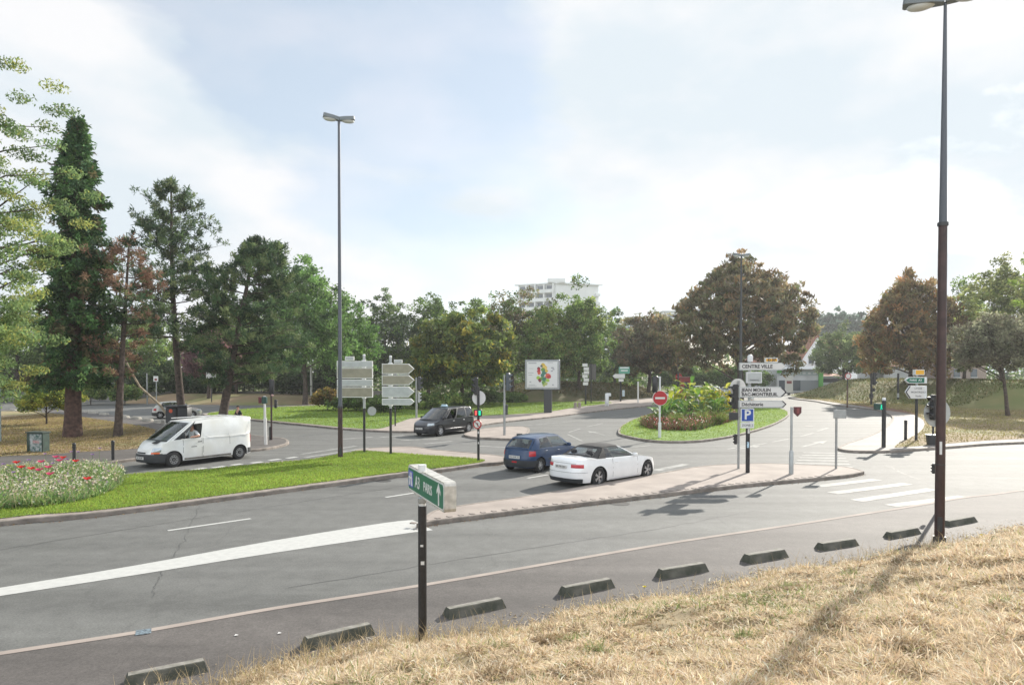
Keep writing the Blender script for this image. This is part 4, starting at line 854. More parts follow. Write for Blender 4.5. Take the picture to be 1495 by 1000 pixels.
# van driver, seated, left arm out of the window
drv = thing('person', 'van driver in a light shirt resting his left arm on the open window edge', 'person')
J = {'pel': ((.40, .42, .98), .13), 'waist': ((.37, .42, 1.10), .12), 'chest': ((.35, .42, 1.32), (.16, .12)), 'neck': ((.37, .42, 1.48), .055), 'h0': ((.40, .42, 1.56), .075), 'h1': ((.41, .42, 1.63), .09), 'h2': ((.40, .42, 1.70), .075),
     'shl': ((.36, .62, 1.40), .065), 'ell': ((.42, .98, 1.22), .05), 'wrl': ((.66, .965, 1.20), .035), 'pall': ((.74, .955, 1.20), (.022, .04)), 'fa': ((.81, .975, 1.19), .010), 'fb': ((.82, .955, 1.185), .010), 'fc': ((.81, .935, 1.185), .010), 'fd': ((.80, .915, 1.19), .009), 'tl': ((.74, .90, 1.205), .011),
     'shr': ((.36, .24, 1.40), .065), 'elr': ((.58, .20, 1.18), .05), 'wrr': ((.80, .28, 1.28), .035), 'palr': ((.87, .31, 1.31), (.022, .04)), 'fe': ((.92, .32, 1.34), .010), 'ff': ((.93, .30, 1.32), .010),
     'hl': ((.52, .52, .94), .09), 'kl': ((.92, .54, .98), .065), 'al': ((1.10, .54, .62), .045), 'hr': ((.52, .32, .94), .09), 'kr': ((.92, .30, .98), .065), 'ar': ((1.10, .30, .62), .045)}
E = [('pel', 'waist'), ('waist', 'chest'), ('chest', 'neck'), ('neck', 'h0'), ('h0', 'h1'), ('h1', 'h2'), ('chest', 'shl'), ('shl', 'ell'), ('ell', 'wrl'), ('wrl', 'pall'), ('pall', 'fa'), ('pall', 'fb'), ('pall', 'fc'), ('pall', 'fd'), ('pall', 'tl'),
     ('chest', 'shr'), ('shr', 'elr'), ('elr', 'wrr'), ('wrr', 'palr'), ('palr', 'fe'), ('palr', 'ff'), ('pel', 'hl'), ('hl', 'kl'), ('kl', 'al'), ('pel', 'hr'), ('hr', 'kr'), ('kr', 'ar')]
skin_body('body', J, E, drv, M_skin)
JJ = {k: (J[k][0], tuple(q*1.15 for q in J[k][1]) if isinstance(J[k][1], tuple) else J[k][1]*1.18) for k in ('chest', 'waist', 'pel', 'shl', 'ell', 'shr', 'elr')}
skin_body('shirt', JJ, [('chest', 'waist'), ('waist', 'pel'), ('chest', 'shl'), ('shl', 'ell'), ('chest', 'shr'), ('shr', 'elr')], drv, cl_white)
JJ = {k: (J[k][0], J[k][1]*1.18) for k in ('pel', 'hl', 'kl', 'al', 'hr', 'kr', 'ar')}
skin_body('trousers', JJ, [('pel', 'hl'), ('hl', 'kl'), ('kl', 'al'), ('pel', 'hr'), ('hr', 'kr'), ('kr', 'ar')], drv, cl_jean)
head_parts(drv, (.41, .42, 1.62), 1, M_hairg, face=(1, .15))
drv.location = c3.location; drv.rotation_euler = c3.rotation_euler
m = MB(); m.tube([(.93+.19*math.sin(a)*.3, .36+.19*math.cos(a), 1.27+.19*math.sin(a)) for a in np.linspace(0, 6.28, 20)], .014, 6); m.tube([(.93, .36, 1.27), (1.15, .36, 1.08)], .02, 6); m.build('steering_wheel', M_ink, c3)
# ================================================================ STREET FURNITURE
def zat(px, py, D): return AT(px, py, D).z
def pole(root, h, r, mt, name='pole', z0=0, x=0, y=0, r2=None, n=12):
    m = MB(); m.tube([(x, y, z0), (x, y, z0+h)], [r, r2 or r], n); return m.build(name, mt, root, smooth=True, sharp=50)
M_lampg2 = mat('lamp_grey', (.09, .10, .12), .5, .2)
def lamp(label, base, h, r0, r1, zsplit, lowmat, upmat, rz, arm=.85, scale=1):
    root = thing('street_lamp', label, 'street lamp', base, rz, 'tall street lamps round the junction')
    m = MB(); m.tube([(0, 0, 0), (0, 0, zsplit)], [r0, r0*.86], 16); lo = m.build('lower_shaft', lowmat, root, smooth=True, sharp=50)
    m = MB(); m.tube([(0, 0, zsplit), (0, 0, h)], [r0*.78 if lowmat is not upmat else r0*.86, r1], 14); m.build('upper_shaft', upmat, root, smooth=True, sharp=50)
    m = MB(); m.tube([(0, 0, zsplit-.04), (0, 0, zsplit+.04)], r0*1.08, 16); m.tube([(0, 0, 1.8), (0, 0, 1.82)], r0*1.03, 16); m.build('collar', M_navy, root, smooth=True, sharp=50)
    m = MB(); m.box((0, -r0*.94, .42), (.10, .02, .34)); m.tube([(0, 0, 0), (0, 0, .12)], r0*1.25, 16); m.build('base_plate', M_navy, root)
    for sg in (-1, 1):
        T = Matrix.Translation((sg*.02, 0, h)) @ Matrix.Rotation(-sg*R(8), 4, 'Y')
        m = MB(); m.prism([(0, -.10), (.25, -.16), (arm, -.17), (arm+.05, -.12), (arm+.05, .12), (arm, .17), (.25, .16), (0, .10)] if sg > 0 else [(0, .10), (-.25, .16), (-arm, .17), (-arm-.05, .12), (-arm-.05, -.12), (-arm, -.17), (-.25, -.16), (0, -.10)], -.02, .13, T=T)
        hd = m.build('lamp_head', mat('lamp_housing', (.17, .19, .20), .5, .3), root)
        m = MB(); m.ball((0, 0, 0), (.30, .14, .11), 14, 8); o = m.build('lamp_glass', mat('lamp_bowl', (.55, .56, .54), .25, coat=.5), hd, smooth=True, sharp=180); o.location = T @ Vector((sg*arm*.58, 0, -.03))
    return root
b = G(497, 672); lamp('tall grey and brown street lamp at the back of the near green island', b, zat(492, 176, b.y), .115, .055, zat(497, 594, b.y), M_brown, M_lampg2, R(20), .62)
b = G(1371.5, 790); h = zat(1378, 4, b.y)
l2 = lamp('tallest street lamp with a thick brown shaft rising beside the dry grass bank', b, h, .108, .032, 7.4, M_brown, M_lampg2, R(-28), .80)
m = MB(); m.box((0, -.112, 2.2), (.05, .012, .30)); m.build('sticker', M_white, l2)
b = G(1081, 611); lamp('street lamp standing in front of the largest brown tree', b, zat(1081, 374, b.y), .14, .06, 5.0, M_navy, M_navy, R(5), .62)
b = AT(990, 580, 92); b.z = .0; lamp('distant street lamp left of the largest brown tree', b, zat(990, 452, 92), .14, .06, 5.0, M_navy, M_navy, R(5), .9)

# --- direction sign boards -------------------------------------------------
def board(root, x0, x1, z0, z1, y, th, arrow=0, mt=M_beige, edge=M_edge, back=None, tip=None):
    """panel in the XZ plane facing -y; arrow +1 points to +x, -1 to -x"""
    zc = (z0+z1)/2; tp = tip or (z1-z0)*.55
    if arrow > 0: pl = [(x0, z0), (x1-tp, z0), (x1, zc), (x1-tp, z1), (x0, z1)]
    elif arrow < 0: pl = [(x0+tp, z0), (x1, z0), (x1, z1), (x0+tp, z1), (x0, zc)]
    else: pl = [(x0, z0), (x1, z0), (x1, z1), (x0, z1)]
    T = Matrix.Rotation(R(90), 4, 'X')
    m = MB(); m.prism(pl, -y-th/2, -y+th/2, T=T); o = m.build('sign_panel', edge, root)
    cx = (x0+x1)/2; ins = []
    for (a, b_) in pl: ins.append((cx+(a-cx)*(1-.03/abs(x1-x0)*2), zc+(b_-zc)*(1-.035/(z1-z0)*2)))
    m = MB(); m.prism(ins, -y+th/2, -y+th/2+.006, T=T); m.build('sign_face', mt, o); return o
def fr(x, z, y): return frame_to((x, y, z), (1, 0, 0))
# left pair, seen from the back
b = G(532, 664); D = b.y; k = D/F*1.0
def X_(px, pz=541): return AT(px, pz, D).x-b.x
r1 = thing('direction_sign', 'tall post of four plain rectangular sign backs beside the left street lamp', 'road sign', b)
pole(r1, zat(532, 596, D), .058, M_black, 'lower_pole'); pole(r1, zat(532, 519, D)-zat(532, 596, D), .062, M_grey, 'upper_pole', zat(532, 596, D))
m = MB(); m.ball((0, 0, zat(532, 519, D)), .07, 10, 6); m.build('pole_cap', M_white, r1, smooth=True)
for p0, p1, y0, y1, mt in [(493, 545, 536, 527, M_grey), (493, 545, 552.5, 537, M_beige), (493, 545, 563.5, 554, M_grey), (493, 545, 580, 565, M_beige)]:
    board(r1, X_(p0), X_(p1), zat(532, y0, D), zat(532, y1, D), -.12, .09, 0, mt)
board(r1, X_(505), X_(518), zat(532, 526, D), zat(532, 520.5, D), -.12, .08, 0, M_grey)
m = MB(); m.disc((X_(543), -.05, zat(540, 600, D)), (.55, -1, 0), .21, .05, 24); m.build('round_sign', M_grey, r1, smooth=True, sharp=40)
b = G(570.5, 667); D = b.y
r2 = thing('direction_sign', 'post of four arrow-ended sign backs pointing right on the near green island', 'road sign', b)
pole(r2, zat(570, 596, D), .058, M_black, 'lower_pole'); pole(r2, zat(570, 521, D)-zat(570, 596, D), .062, M_grey, 'upper_pole', zat(570, 596, D))
m = MB(); m.ball((0, 0, zat(570, 521, D)), .07, 10, 6); m.build('pole_cap', M_white, r2, smooth=True)
for y0, y1, mt in [(546, 531, M_beige), (562, 547.5, M_beige), (579.5, 564, M_grey), (591, 581.5, M_grey)]:
    board(r2, X_(558.5), X_(605.5), zat(570, y0, D), zat(570, y1, D), -.12, .09, 1, mt)
board(r2, X_(576), X_(588), zat(570, 530, D), zat(570, 525, D), -.12, .09, 0, M_grey)

for root_, ys_ in ((r1, (526.5, 536.5, 553.2, 564.2, 581)), (r2, (530.5, 546.8, 563, 580.4, 592))):
    for y_ in ys_:
        m = MB(); m.box((0, -.03, AT(550, y_, root_.location.y).z), (.17, .17, .05)); m.build('clamp', M_white, root_)
# --- traffic lights -----------------------------------------------------------
M_lens = mat('dark_lens', (.05, .045, .045), .25, coat=.6)
def sig_head(root, x, y, z, face, s=1.0, mt=M_black, nlens=3, name='signal_head'):
    """three stacked lenses with visors, facing angle `face` in the ground plane"""
    Rm = Matrix.Translation((x, y, z)) @ Matrix.Rotation(face, 4, 'Z') @ Matrix.Scale(s, 4); H_ = .30*nlens+.06
    m = MB(); m.box((0, 0, 0), (.20, .30, H_), mtx=Rm, bev=.04); hd = m.build(name, mt, root, smooth=True, sharp=40)
    for i in range(nlens):
        zc = (nlens-1)*.15-.30*i
        m = MB(); m.ball((.10, 0, zc), (.03, .10, .10), 14, 8); o = m.build('lens', M_lens, hd, smooth=True); o.data.transform(Rm)
        m = MB(); P = []
        for j in range(13):
            a = R(-20)+R(220)*j/12; P.append([(.09, .115*math.cos(a), zc+.115*math.sin(a)), (.09+.20*(0.35+.65*max(0, math.sin(a))), .115*math.cos(a), zc+.115*math.sin(a)-.02)])
        m.grid(P); P2 = [[(p[0], p[1]*1.05, p[2]+.004) for p in r_] for r_ in P]; m.grid(P2, flip=True); o = m.build('visor', mt, hd); o.data.transform(Rm)
    return hd
# post with backing disc, pedestrian light and no-turn sign
b = G(698.5, 677); D = b.y
r3 = thing('traffic_light', 'black traffic light post with a round pale backing disc and a red-ringed sign', 'traffic light', b)
pole(r3, zat(698, 565, D), .055, M_black)
zt = zat(698, 562, D); sig_head(r3, -.10, -.04, zt-.05, R(195), .78, nlens=3)
m = MB(); m.disc((.02, .06, zat(698, 581, D)), (.5, -1, 0), .31, .02, 32); m.build('backing_disc', M_signw, r3, smooth=True, sharp=40)
z_ = zat(698, 602.5, D); m = MB(); m.box((-.02, -.09, z_), (.36, .12, .30), bev=.03); pb = m.build('pedestrian_signal', M_black, r3, smooth=True, sharp=40)
m = MB(); m.box((-.10, -.156, z_), (.09, .02, .20)); m.build('red_lens', mat('red_glow', (.5, .05, .05), .4, emit=(1, .12, .1), estr=.35), pb)
m = MB(); m.box((.06, -.156, z_), (.09, .02, .20)); m.build('green_lens', M_lampg, pb)
def round_sign(root, x, y, z, r_, face, ring=M_red, mid=M_signw, bar=None, deco=None):
    n = Vector((math.sin(face), -math.cos(face), 0)); c = Vector((x, y, z)); t = Vector((math.cos(face), math.sin(face), 0))
    m = MB(); m.disc(c, n, r_, .025, 32); o = m.build('round_sign', ring, root, smooth=True, sharp=40)
    if mid: m = MB(); m.disc(c+n*.016, n, r_*.74, .008, 32); m.build('sign_centre', mid, o, smooth=True, sharp=40)
    if bar:
        Mx = frame_to(c+n*.020, t); m = MB(); m.box((0, 0, 0), (r_*1.35, r_*.28, .008), mtx=Mx); m.build('bar', bar, o)
    if deco == 'slash':
        Mx = frame_to(c+n*.024, t); m = MB(); m.box((0, 0, 0), (r_*1.5, r_*.16, .008), mtx=Mx @ Matrix.Rotation(R(-45), 4, 'Z')); m.build('slash', M_red, o)
        m = MB(); m.tube([Mx @ Vector(p) for p in [(.03, -.09, -.003), (.03, .04, -.003), (-.07, .04, -.003)]], .018, 6); m.build('arrow', M_ink, o)
    return o
round_sign(r3, -.04, -.10, zat(698, 619, D), .20, R(-25), deco='slash')
m = MB(); m.box((0, -.056, .9), (.05, .01, .08)); m.build('sticker', M_signw, r3); m = MB(); m.box((0, -.056, 1.35), (.06, .01, .10)); m.build('sticker', M_signw, r3)
# refuge signal
b = G(736.5, 638); D = b.y
r4 = thing('traffic_light', 'grey traffic light post with three cowled lenses on the small refuge island', 'traffic light', b)
pole(r4, zat(737, 547, D), .06, M_galv); m = MB(); m.tube([(0, 0, 0), (0, 0, 2.2)], .075, 12); m.build('sleeve', M_galv, r4, smooth=True, sharp=50)
sig_head(r4, .22, .0, zat(741, 557.5, D), R(-15), 1.12, mat('signal_slate', (.06, .075, .09), .5)); m = MB(); m.box((.12, .04, zat(741, 598, D)), (.16, .16, .62), bev=.03); m.build('repeater', M_navy, r4)
m = MB(); m.box((.9, -.2, .17), (.35, .3, .12)); m.build('cover', M_navy, r4)
# slim one behind the sign backs
b = G(608, 612); D = b.y
r5 = thing('traffic_light', 'slim grey traffic light seen just right of the arrow-ended sign backs', 'traffic light', b)
pole(r5, zat(608, 551, D), .09, M_galv); sig_head(r5, .22, 0, zat(613, 560, D), R(10), 1.2, M_navy); sig_head(r5, .20, 0, zat(613, 580, D), R(10), .9, M_grey)
b = G(577, 624); r_ = thing('post', 'thin dark post on the back lawn between sign backs and grey traffic light', 'post', b); pole(r_, zat(577, 545, b.y), .05, M_black); m = MB(); m.box((0, 0, zat(577, 545, b.y)), (.16, .1, .5)); m.build('lamp_box', M_black, r_)
# island signal + no entry
b = G(963, 642); D = b.y
r6 = thing('traffic_light', 'white traffic light post with a no-entry sign at the oval island', 'traffic light', b)
pole(r6, zat(963, 551, D), .055, M_white); m = MB(); m.tube([(0, 0, 0), (0, 0, 1.0)], .09, 12); m.build('sleeve', M_white, r6, smooth=True, sharp=50)
m = MB(); m.box((-.12, 0, zat(963, 550.5, D)), (.36, .10, .06)); m.build('bracket', M_white, r6)
sig_head(r6, -.27, .02, zat(957, 561, D), R(60), 1.0); round_sign(r6, .0, -.08, zat(962, 581, D), .41, R(-4), ring=M_red, mid=None, bar=M_signw)
m = MB(); m.tube([(0+.42*math.cos(a), -.07, zat(962, 581, D)+.42*math.sin(a)) for a in np.linspace(0, 6.283, 33)], .02, 6); m.build('sign_rim', M_signw, r6)
# grey pole with signals at the median sign
b = G(1078, 688); D = b.y
r7 = thing('traffic_light', 'thin grey traffic light post just left of the parking sign on the median', 'traffic light', b)
pole(r7, zat(1078, 556, D), .045, M_galv)
sig_head(r7, -.14, 0, zat(1072, 579, D), R(185), 1.02); m = MB(); m.disc((-.02, .06, zat(1078, 566, D)), (.3, -1, 0), .36, .02, 32); m.build('backing_disc', M_signw, r7, smooth=True, sharp=40)
m = MB(); m.box((-.20, 0, zat(1070, 607.5, D)), (.36, .10, .30), bev=.02); m.build('side_box', M_navy, r7)
sig_head(r7, -.12, 0, zat(1073, 641, D), R(200), .42)
# median direction sign
b = G(1091.5, 694); D = b.y
def X_(px): return AT(px, 541, D).x-b.x
r8 = thing('direction_sign', 'median sign post reading CENTRE VILLE above a blue parking sign', 'road sign', b)
pole(r8, zat(1091, 625, D), .078, M_black, 'lower_pole'); pole(r8, zat(1091, 523, D)-zat(1091, 625, D), .06, M_grey, 'upper_pole', zat(1091, 625, D), x=.05)
m = MB(); m.tube([(.07, 0, zat(1091, 528, D)), (.07, 0, zat(1091, 520, D)), (.07, 0, zat(1091, 517.5, D))], [.10, .10, .04], 12); m.build('pole_cap', M_white, r8, smooth=True, sharp=60)
def txt(s_, px, py, size, o, mt=M_ink, y=-.19, al='LEFT', bold=.0, sx=1): return text_mesh(s_, size, mt, o, fr(X_(px), zat(1091, py, D), y), align=al, bold=bold, sx=sx)
o = board(r8, X_(1077.5), X_(1145), zat(1091, 540.5, D), zat(1091, 529.5, D), -.12, .11, 1, M_signw, M_grey); txt('CENTRE VILLE', 1080.5, 535.2, .185, o, bold=.004)
o = board(r8, X_(1115), X_(1133), zat(1091, 529, D), zat(1091, 522.5, D), -.12, .10, 0, M_yellow, M_edge); txt('D 37', 1124, 525.8, .15, o, al='CENTER', bold=.004)
o = board(r8, X_(1088), X_(1110), zat(1091, 559, D), zat(1091, 543, D), -.12, .12, 0, M_grey, M_white); txt('PARKING', 1099, 555, .085, o, al='CENTER')
o = board(r8, X_(1077.5), X_(1146), zat(1091, 580, D), zat(1091, 564.5, D), -.12, .11, 1, M_signw, M_grey); txt('JEAN MOULIN', 1080.5, 569.3, .175, o, bold=.004); txt('BAC-MONTREUIL', 1080.5, 575.6, .175, o, bold=.004)
m = MB(); zc = zat(1091, 572.2, D); 
for sg in (1, -1): m.tube([(X_(1145), -.186, zc), (X_(1138.5), -.186, zc+sg*.17)], .022, 4)
m.build('arrow_edge', M_ink, o)
o = board(r8, X_(1077), X_(1146), zat(1091, 595, D), zat(1091, 584.5, D), -.12, .11, 1, M_signw, M_grey); txt('Déchèterie', 1080.5, 590, .18, o, bold=.003)
m = MB(); zc = zat(1091, 589.7, D)
for sg in (1, -1): m.tube([(X_(1145), -.186, zc), (X_(1140), -.186, zc+sg*.12)], .018, 4)
m.build('arrow_edge', M_ink, o)
m = MB(); m.box(((X_(1080)+X_(1099.5))/2, -.13, (zat(0, 615.5, D)+zat(0, 595.8, D))/2), (X_(1099.5)-X_(1080), .03, zat(0, 595.8, D)-zat(0, 615.5, D))); o = m.build('parking_sign', M_white, r8)
m = MB(); m.box(((X_(1080)+X_(1099.5))/2, -.148, (zat(0, 615.5, D)+zat(0, 595.8, D))/2), (X_(1098)-X_(1081.5), .008, zat(0, 597.2, D)-zat(0, 614.2, D))); m.build('blue_field', M_blue, o)
txt('P', 1089.7, 605.6, .50, o, M_white, -.155, 'CENTER', .012)
m = MB(); m.box(((X_(1080)+X_(1099.5))/2, -.13, (zat(0, 624.5, D)+zat(0, 616.3, D))/2), (X_(1099.5)-X_(1080), .03, zat(0, 616.3, D)-zat(0, 624.5, D))); o = m.build('supplementary_plate', M_white, r8); txt('ZONE 2', 1089.8, 620.4, .12, o, M_ink, -.15, 'CENTER')
m = MB(); m.box((.0, -.082, zat(0, 629, D)), (.07, .012, .18)); m.build('sticker', M_signw, r8); m = MB(); m.box((-.02, -.082, zat(0, 649, D)), (.08, .012, .22)); m.build('sticker', mat('pale_sticker', (.35, .5, .6), .5, var=.4, vscale=30), r8)
# grey post with the shield-shaped signal
b = G(1155, 696); D = b.y
r9 = thing('signal_post', 'pale grey post with a small reddish shield-shaped box on the median', 'signal post', b)
pole(r9, zat(1155, 594, D), .045, M_grey); m = MB(); m.tube([(0, 0, 0), (0, 0, .95), (0, 0, 1.0)], [.085, .08, .05], 14); m.build('sleeve', M_grey, r9, smooth=True, sharp=50)
zc = zat(1163, 600, D); m = MB(); m.prism([(-.13, .16), (-.13, -.06), (0, -.20), (.13, -.06), (.13, .16)], -.05, .05, T=Matrix.Translation((.22, 0, zc)) @ Matrix.Rotation(R(90), 4, 'X')); sh = m.build('shield_box', mat('maroon', (.10, .025, .03), .5), r9)
m = MB(); m.box((.22, -.056, zc+.01), (.10, .01, .20)); m.build('shield_face', mat('dull_red', (.22, .05, .05), .5), sh); m = MB(); m.box((.05, 0, zc+.08), (.15, .04, .04)); m.build('bracket', M_grey, r9)
b = G(1220.5, 688); D = b.y
r10 = thing('sign_post', 'grey post with a small blank sign back at the right end of the median', 'road sign', b)
pole(r10, zat(1220, 598, D), .045, M_galv); m = MB(); m.box((.11, -.05, zat(1223, 604.5, D)), (.50, .03, .33)); pn = m.build('sign_back', M_galv, r10)
m = MB()
for k_ in (-.1, 0, .1): m.box((.11, -.07, zat(1223, 604.5, D)+k_), (.48, .012, .02))
m.build('stiffener', M_grey, pn)
# black post with green man
b = G(1290, 656); D = b.y
r11 = thing('pedestrian_light', 'black post with a lit green pedestrian signal on the right corner', 'pedestrian light', b)
pole(r11, zat(1290, 584, D), .10, M_black); m = MB(); m.tube([(0, 0, zat(0, 585, D)), (0, 0, zat(0, 580.5, D))], [.10, .08], 14); m.build('pole_cap', M_white, r11, smooth=True, sharp=50)
zc = zat(0, 593.5, D); m = MB(); m.box((-.28, 0, zc), (.42, .20, .33), bev=.03); bx_ = m.build('signal_box', mat('dark_green_box', (.01, .05, .04), .5), r11)
m = MB(); m.ball((-.19, -.11, zc+.08), (.028, .015, .032), 8, 6); m.box((-.19, -.11, zc), (.05, .02, .11)); m.box((-.215, -.11, zc-.085), (.025, .02, .10), mtx=Matrix.Translation((-.215, -.11, zc-.09)) @ Matrix.Rotation(R(18), 4, 'Y')); m.box((0, 0, 0), (.025, .02, .10), mtx=Matrix.Translation((-.165, -.11, zc-.09)) @ Matrix.Rotation(R(-18), 4, 'Y')); m.build('green_man', M_lampg, bx_)
def bollard(label, px, py, h=.95, r_=.055, group='black bollards along the footways'):
    root = thing('bollard', label, 'bollard', G(px, py), 0, group); pole(root, h, r_, M_black, 'shaft'); m = MB(); m.ball((0, 0, h), r_*1.15, 10, 6); m.tube([(0, 0, h-.12), (0, 0, h-.08)], r_*1.2, 12); m.build('head', M_black, root, smooth=True); return root
bollard('black bollard on the right corner left of the green and white arrow signs', 1322, 645, 1.15, .08)
bollard('black bollard on the left footway just in front of the white van', 165, 675, .90, .065)
bollard('black bollard behind the poppies on the left footway', 108.5, 682, .95, .065)
bollard('short black bollard beside the white pedestrian signal post', 394.5, 645, .80, .055)
# right direction sign, arrows left
b = G(1337.5, 646); D = b.y
r12 = thing('direction_sign', 'post with a green arrow sign over a white one pointing left', 'road sign', b, R(0))
pole(r12, zat(1338, 582, D), .075, M_black, 'lower_pole'); pole(r12, zat(0, 542, D)-zat(0, 582, D), .06, M_grey, 'upper_pole', zat(0, 582, D))
o = board(r12, X_(1332.5), X_(1346), zat(0, 547.5, D), zat(0, 539.5, D), -.12, .25, 0, M_yellow, M_white); 
o = board(r12, X_(1319), X_(1347.5), zat(0, 559.5, D), zat(0, 550.5, D), -.12, .14, -1, M_green, M_white); text_mesh('PARIS  A3', .16, M_white, o, fr(X_(1334), zat(0, 555, D), -.20), bold=.003)
m = MB(); m.box((X_(1349), -.12, zat(0, 555, D)), (.14, .10, zat(0, 550.5, D)-zat(0, 559.5, D))); m.build('end_cap', M_white, r12)
o = board(r12, X_(1320), X_(1347.5), zat(0, 581.5, D), zat(0, 563, D), -.12, .14, -1, M_signw, M_white, tip=.24)
for t_, y_ in (('LYCEE', 567), ('MONTREAU', 572.5), ('Stade', 578)): text_mesh(t_, .15, M_ink, o, fr(X_(1338), zat(0, y_, D), -.20))
m = MB(); zc = zat(0, 572.2, D); h_ = (zat(0, 563, D)-zat(0, 581.5, D))/2
for sg in (1, -1): m.tube([(X_(1320.3), -.20, zc), (X_(1320)+.24, -.20, zc+sg*h_*.95)], .03, 4)
m.build('arrow_edge', M_ink, o); m = MB(); m.box((X_(1349), -.12, zc), (.14, .10, h_*2)); m.build('end_cap', M_white, r12)
# bin on a post behind the brown shaft
b = G(1362, 652); D = b.y
r13 = thing('litter_bin', 'dark litter bin on a black post behind the thick brown lamp shaft', 'litter bin', b)
pole(r13, zat(0, 615, D), .05, M_black, 'post', x=.0)
m = MB(); m.tube([(-.12, -.12, .08), (-.12, -.12, .62)], [.24, .30], 16); m.build('bin_body', M_navy, r13, smooth=True, sharp=40); m = MB(); m.tube([(-.12, -.12, .62), (-.12, -.12, .66)], .32, 16); m.build('bin_rim', M_grey, r13, smooth=True, sharp=40)
# signal post hidden behind the thick shaft, disc showing on both sides
b = G(1369.5, 747); D = b.y
r14 = thing('traffic_light', 'traffic light with a large round disc standing behind the thick brown lamp shaft', 'traffic light', b)
pole(r14, zat(1369, 578, D), .05, M_black); m = MB(); m.disc((-.02, .06, zat(0, 603, D)), (0.1, -1, 0), .40, .02, 36); m.build('backing_disc', M_grey, r14, smooth=True, sharp=40)
sig_head(r14, -.17, -.03, zat(0, 594.5, D), R(190), .74); sig_head(r14, -.16, -.03, zat(0, 683.5, D), R(185), .30); m = MB(); m.box((-.10, 0, zat(0, 578, D)), (.24, .12, .05)); m.build('bracket', M_white, r14)
# far right posts
for px, y0, y1, lab, kind in [(1272, 545, 592, 'distant traffic light in front of the grass mound', 'sig'), (1237, 562, 595, 'thin brown post left of the distant traffic light with a small red sign', 'red'), (1311, 545, 590, 'dark post with a pale band at the foot of the grass mound', 'band')]:
    b = G(px, y1); D = b.y; r_ = thing('traffic_light' if kind == 'sig' else 'sign_post', lab, 'traffic light' if kind == 'sig' else 'post', b)
    pole(r_, zat(px, y0, D), .12 if kind != 'red' else .08, M_black if kind != 'red' else mat('rusty_post', (.10, .06, .045), .7))
    if kind == 'sig': sig_head(r_, .32, 0, zat(0, 553, D), R(-20), 1.5); m = MB(); m.box((.22, 0, zat(0, 569, D)), (.25, .25, .4)); m.box((0, 0, zat(0, 578, D)), (.34, .3, .5)); m.build('repeater', M_black, r_)
    if kind == 'red': round_sign(r_, 0, -.12, zat(0, 549, D), .34, 0); pole(r_, zat(0, 544, D)-zat(0, 562, D), .05, M_black, 'upper_post', zat(0, 562, D))
    if kind == 'band': pole(r_, .5, .13, M_grey, 'band', zat(0, 580, D))
# ---------------- left side ------------------------------------------------
b = G(388, 652); D = b.y
r_ = thing('pedestrian_light', 'leaning white post with a green-backed pedestrian light on the left corner', 'pedestrian light', b); r_.rotation_euler = (0, R(-1.2), 0)
pole(r_, zat(388, 578, D), .062, M_signw); m = MB(); m.tube([(0, 0, 0), (0, 0, 1.5)], .085, 12); m.build('sleeve', M_signw, r_, smooth=True, sharp=50)
m = MB(); m.box((0, 0, zat(388, 584, D)), (.26, .2, .36), bev=.03); m.build('signal_box', mat('dark_green_box', (.01, .05, .04), .5), r_); m = MB(); m.box((-.23, 0, zat(388, 584, D)), (.12, .18, .32)); m.build('side_box', mat('dark_red_box', (.10, .01, .02), .5), r_)
b = G(396.5, 645); D = b.y
r_ = thing('traffic_light', 'dark traffic light post behind the white pedestrian signal post', 'traffic light', b); pole(r_, zat(396, 556, D), .05, M_brown)
sig_head(r_, .02, .0, zat(397, 565, D), R(95), .9, M_black); m = MB(); m.box((.07, -.03, zat(399, 566, D)), (.10, .10, .9)); m.build('pink_panel', mat('pink_panel', (.45, .28, .27), .5), r_); sig_head(r_, .24, 0, zat(400, 589.5, D), R(60), .5)
# utility box with fly posters
b = G(56, 663); r_ = thing('utility_cabinet', 'dark green street cabinet covered in torn posters beside the conifer trunks', 'utility cabinet', b, R(-8))
m = MB(); m.box((0, 0, .53), (.86, .45, 1.02), bev=.03); m.build('body', mat('cabinet_green', (.02, .045, .035), .6, var=.3, vscale=5), r_, smooth=True, sharp=40)
m = MB(); m.box((0, 0, 1.06), (.92, .50, .06)); m.build('lid', mat('cabinet_lid', (.04, .06, .05), .6), r_)
m = MB(); m.box((.08, -.235, .55), (.62, .008, .86)); m.build('poster', mat('torn_poster', (.50, .52, .54), .8, col2=(.03, .10, .09), vscale=6, detail=10), r_); m = MB(); m.box((.10, -.242, .62), (.34, .006, .13)); m.build('poster_picture', mat('torn_poster_red', (.40, .12, .14), .8, col2=(.5, .45, .45), vscale=12), r_)
# panel at the left edge
b = G(-6, 648); r_ = thing('information_panel', 'pale bluish standing panel cut off by the left edge of the view', 'sign', b); m = MB(); m.box((0, 0, 1.75), (.5, .2, 3.4), bev=.03); m.build('panel', mat('pale_panel', (.42, .50, .55), .4), r_, smooth=True, sharp=40); m = MB(); m.box((0, 0, .06), (.6, .3, .12)); m.build('plinth', M_grey, r_)
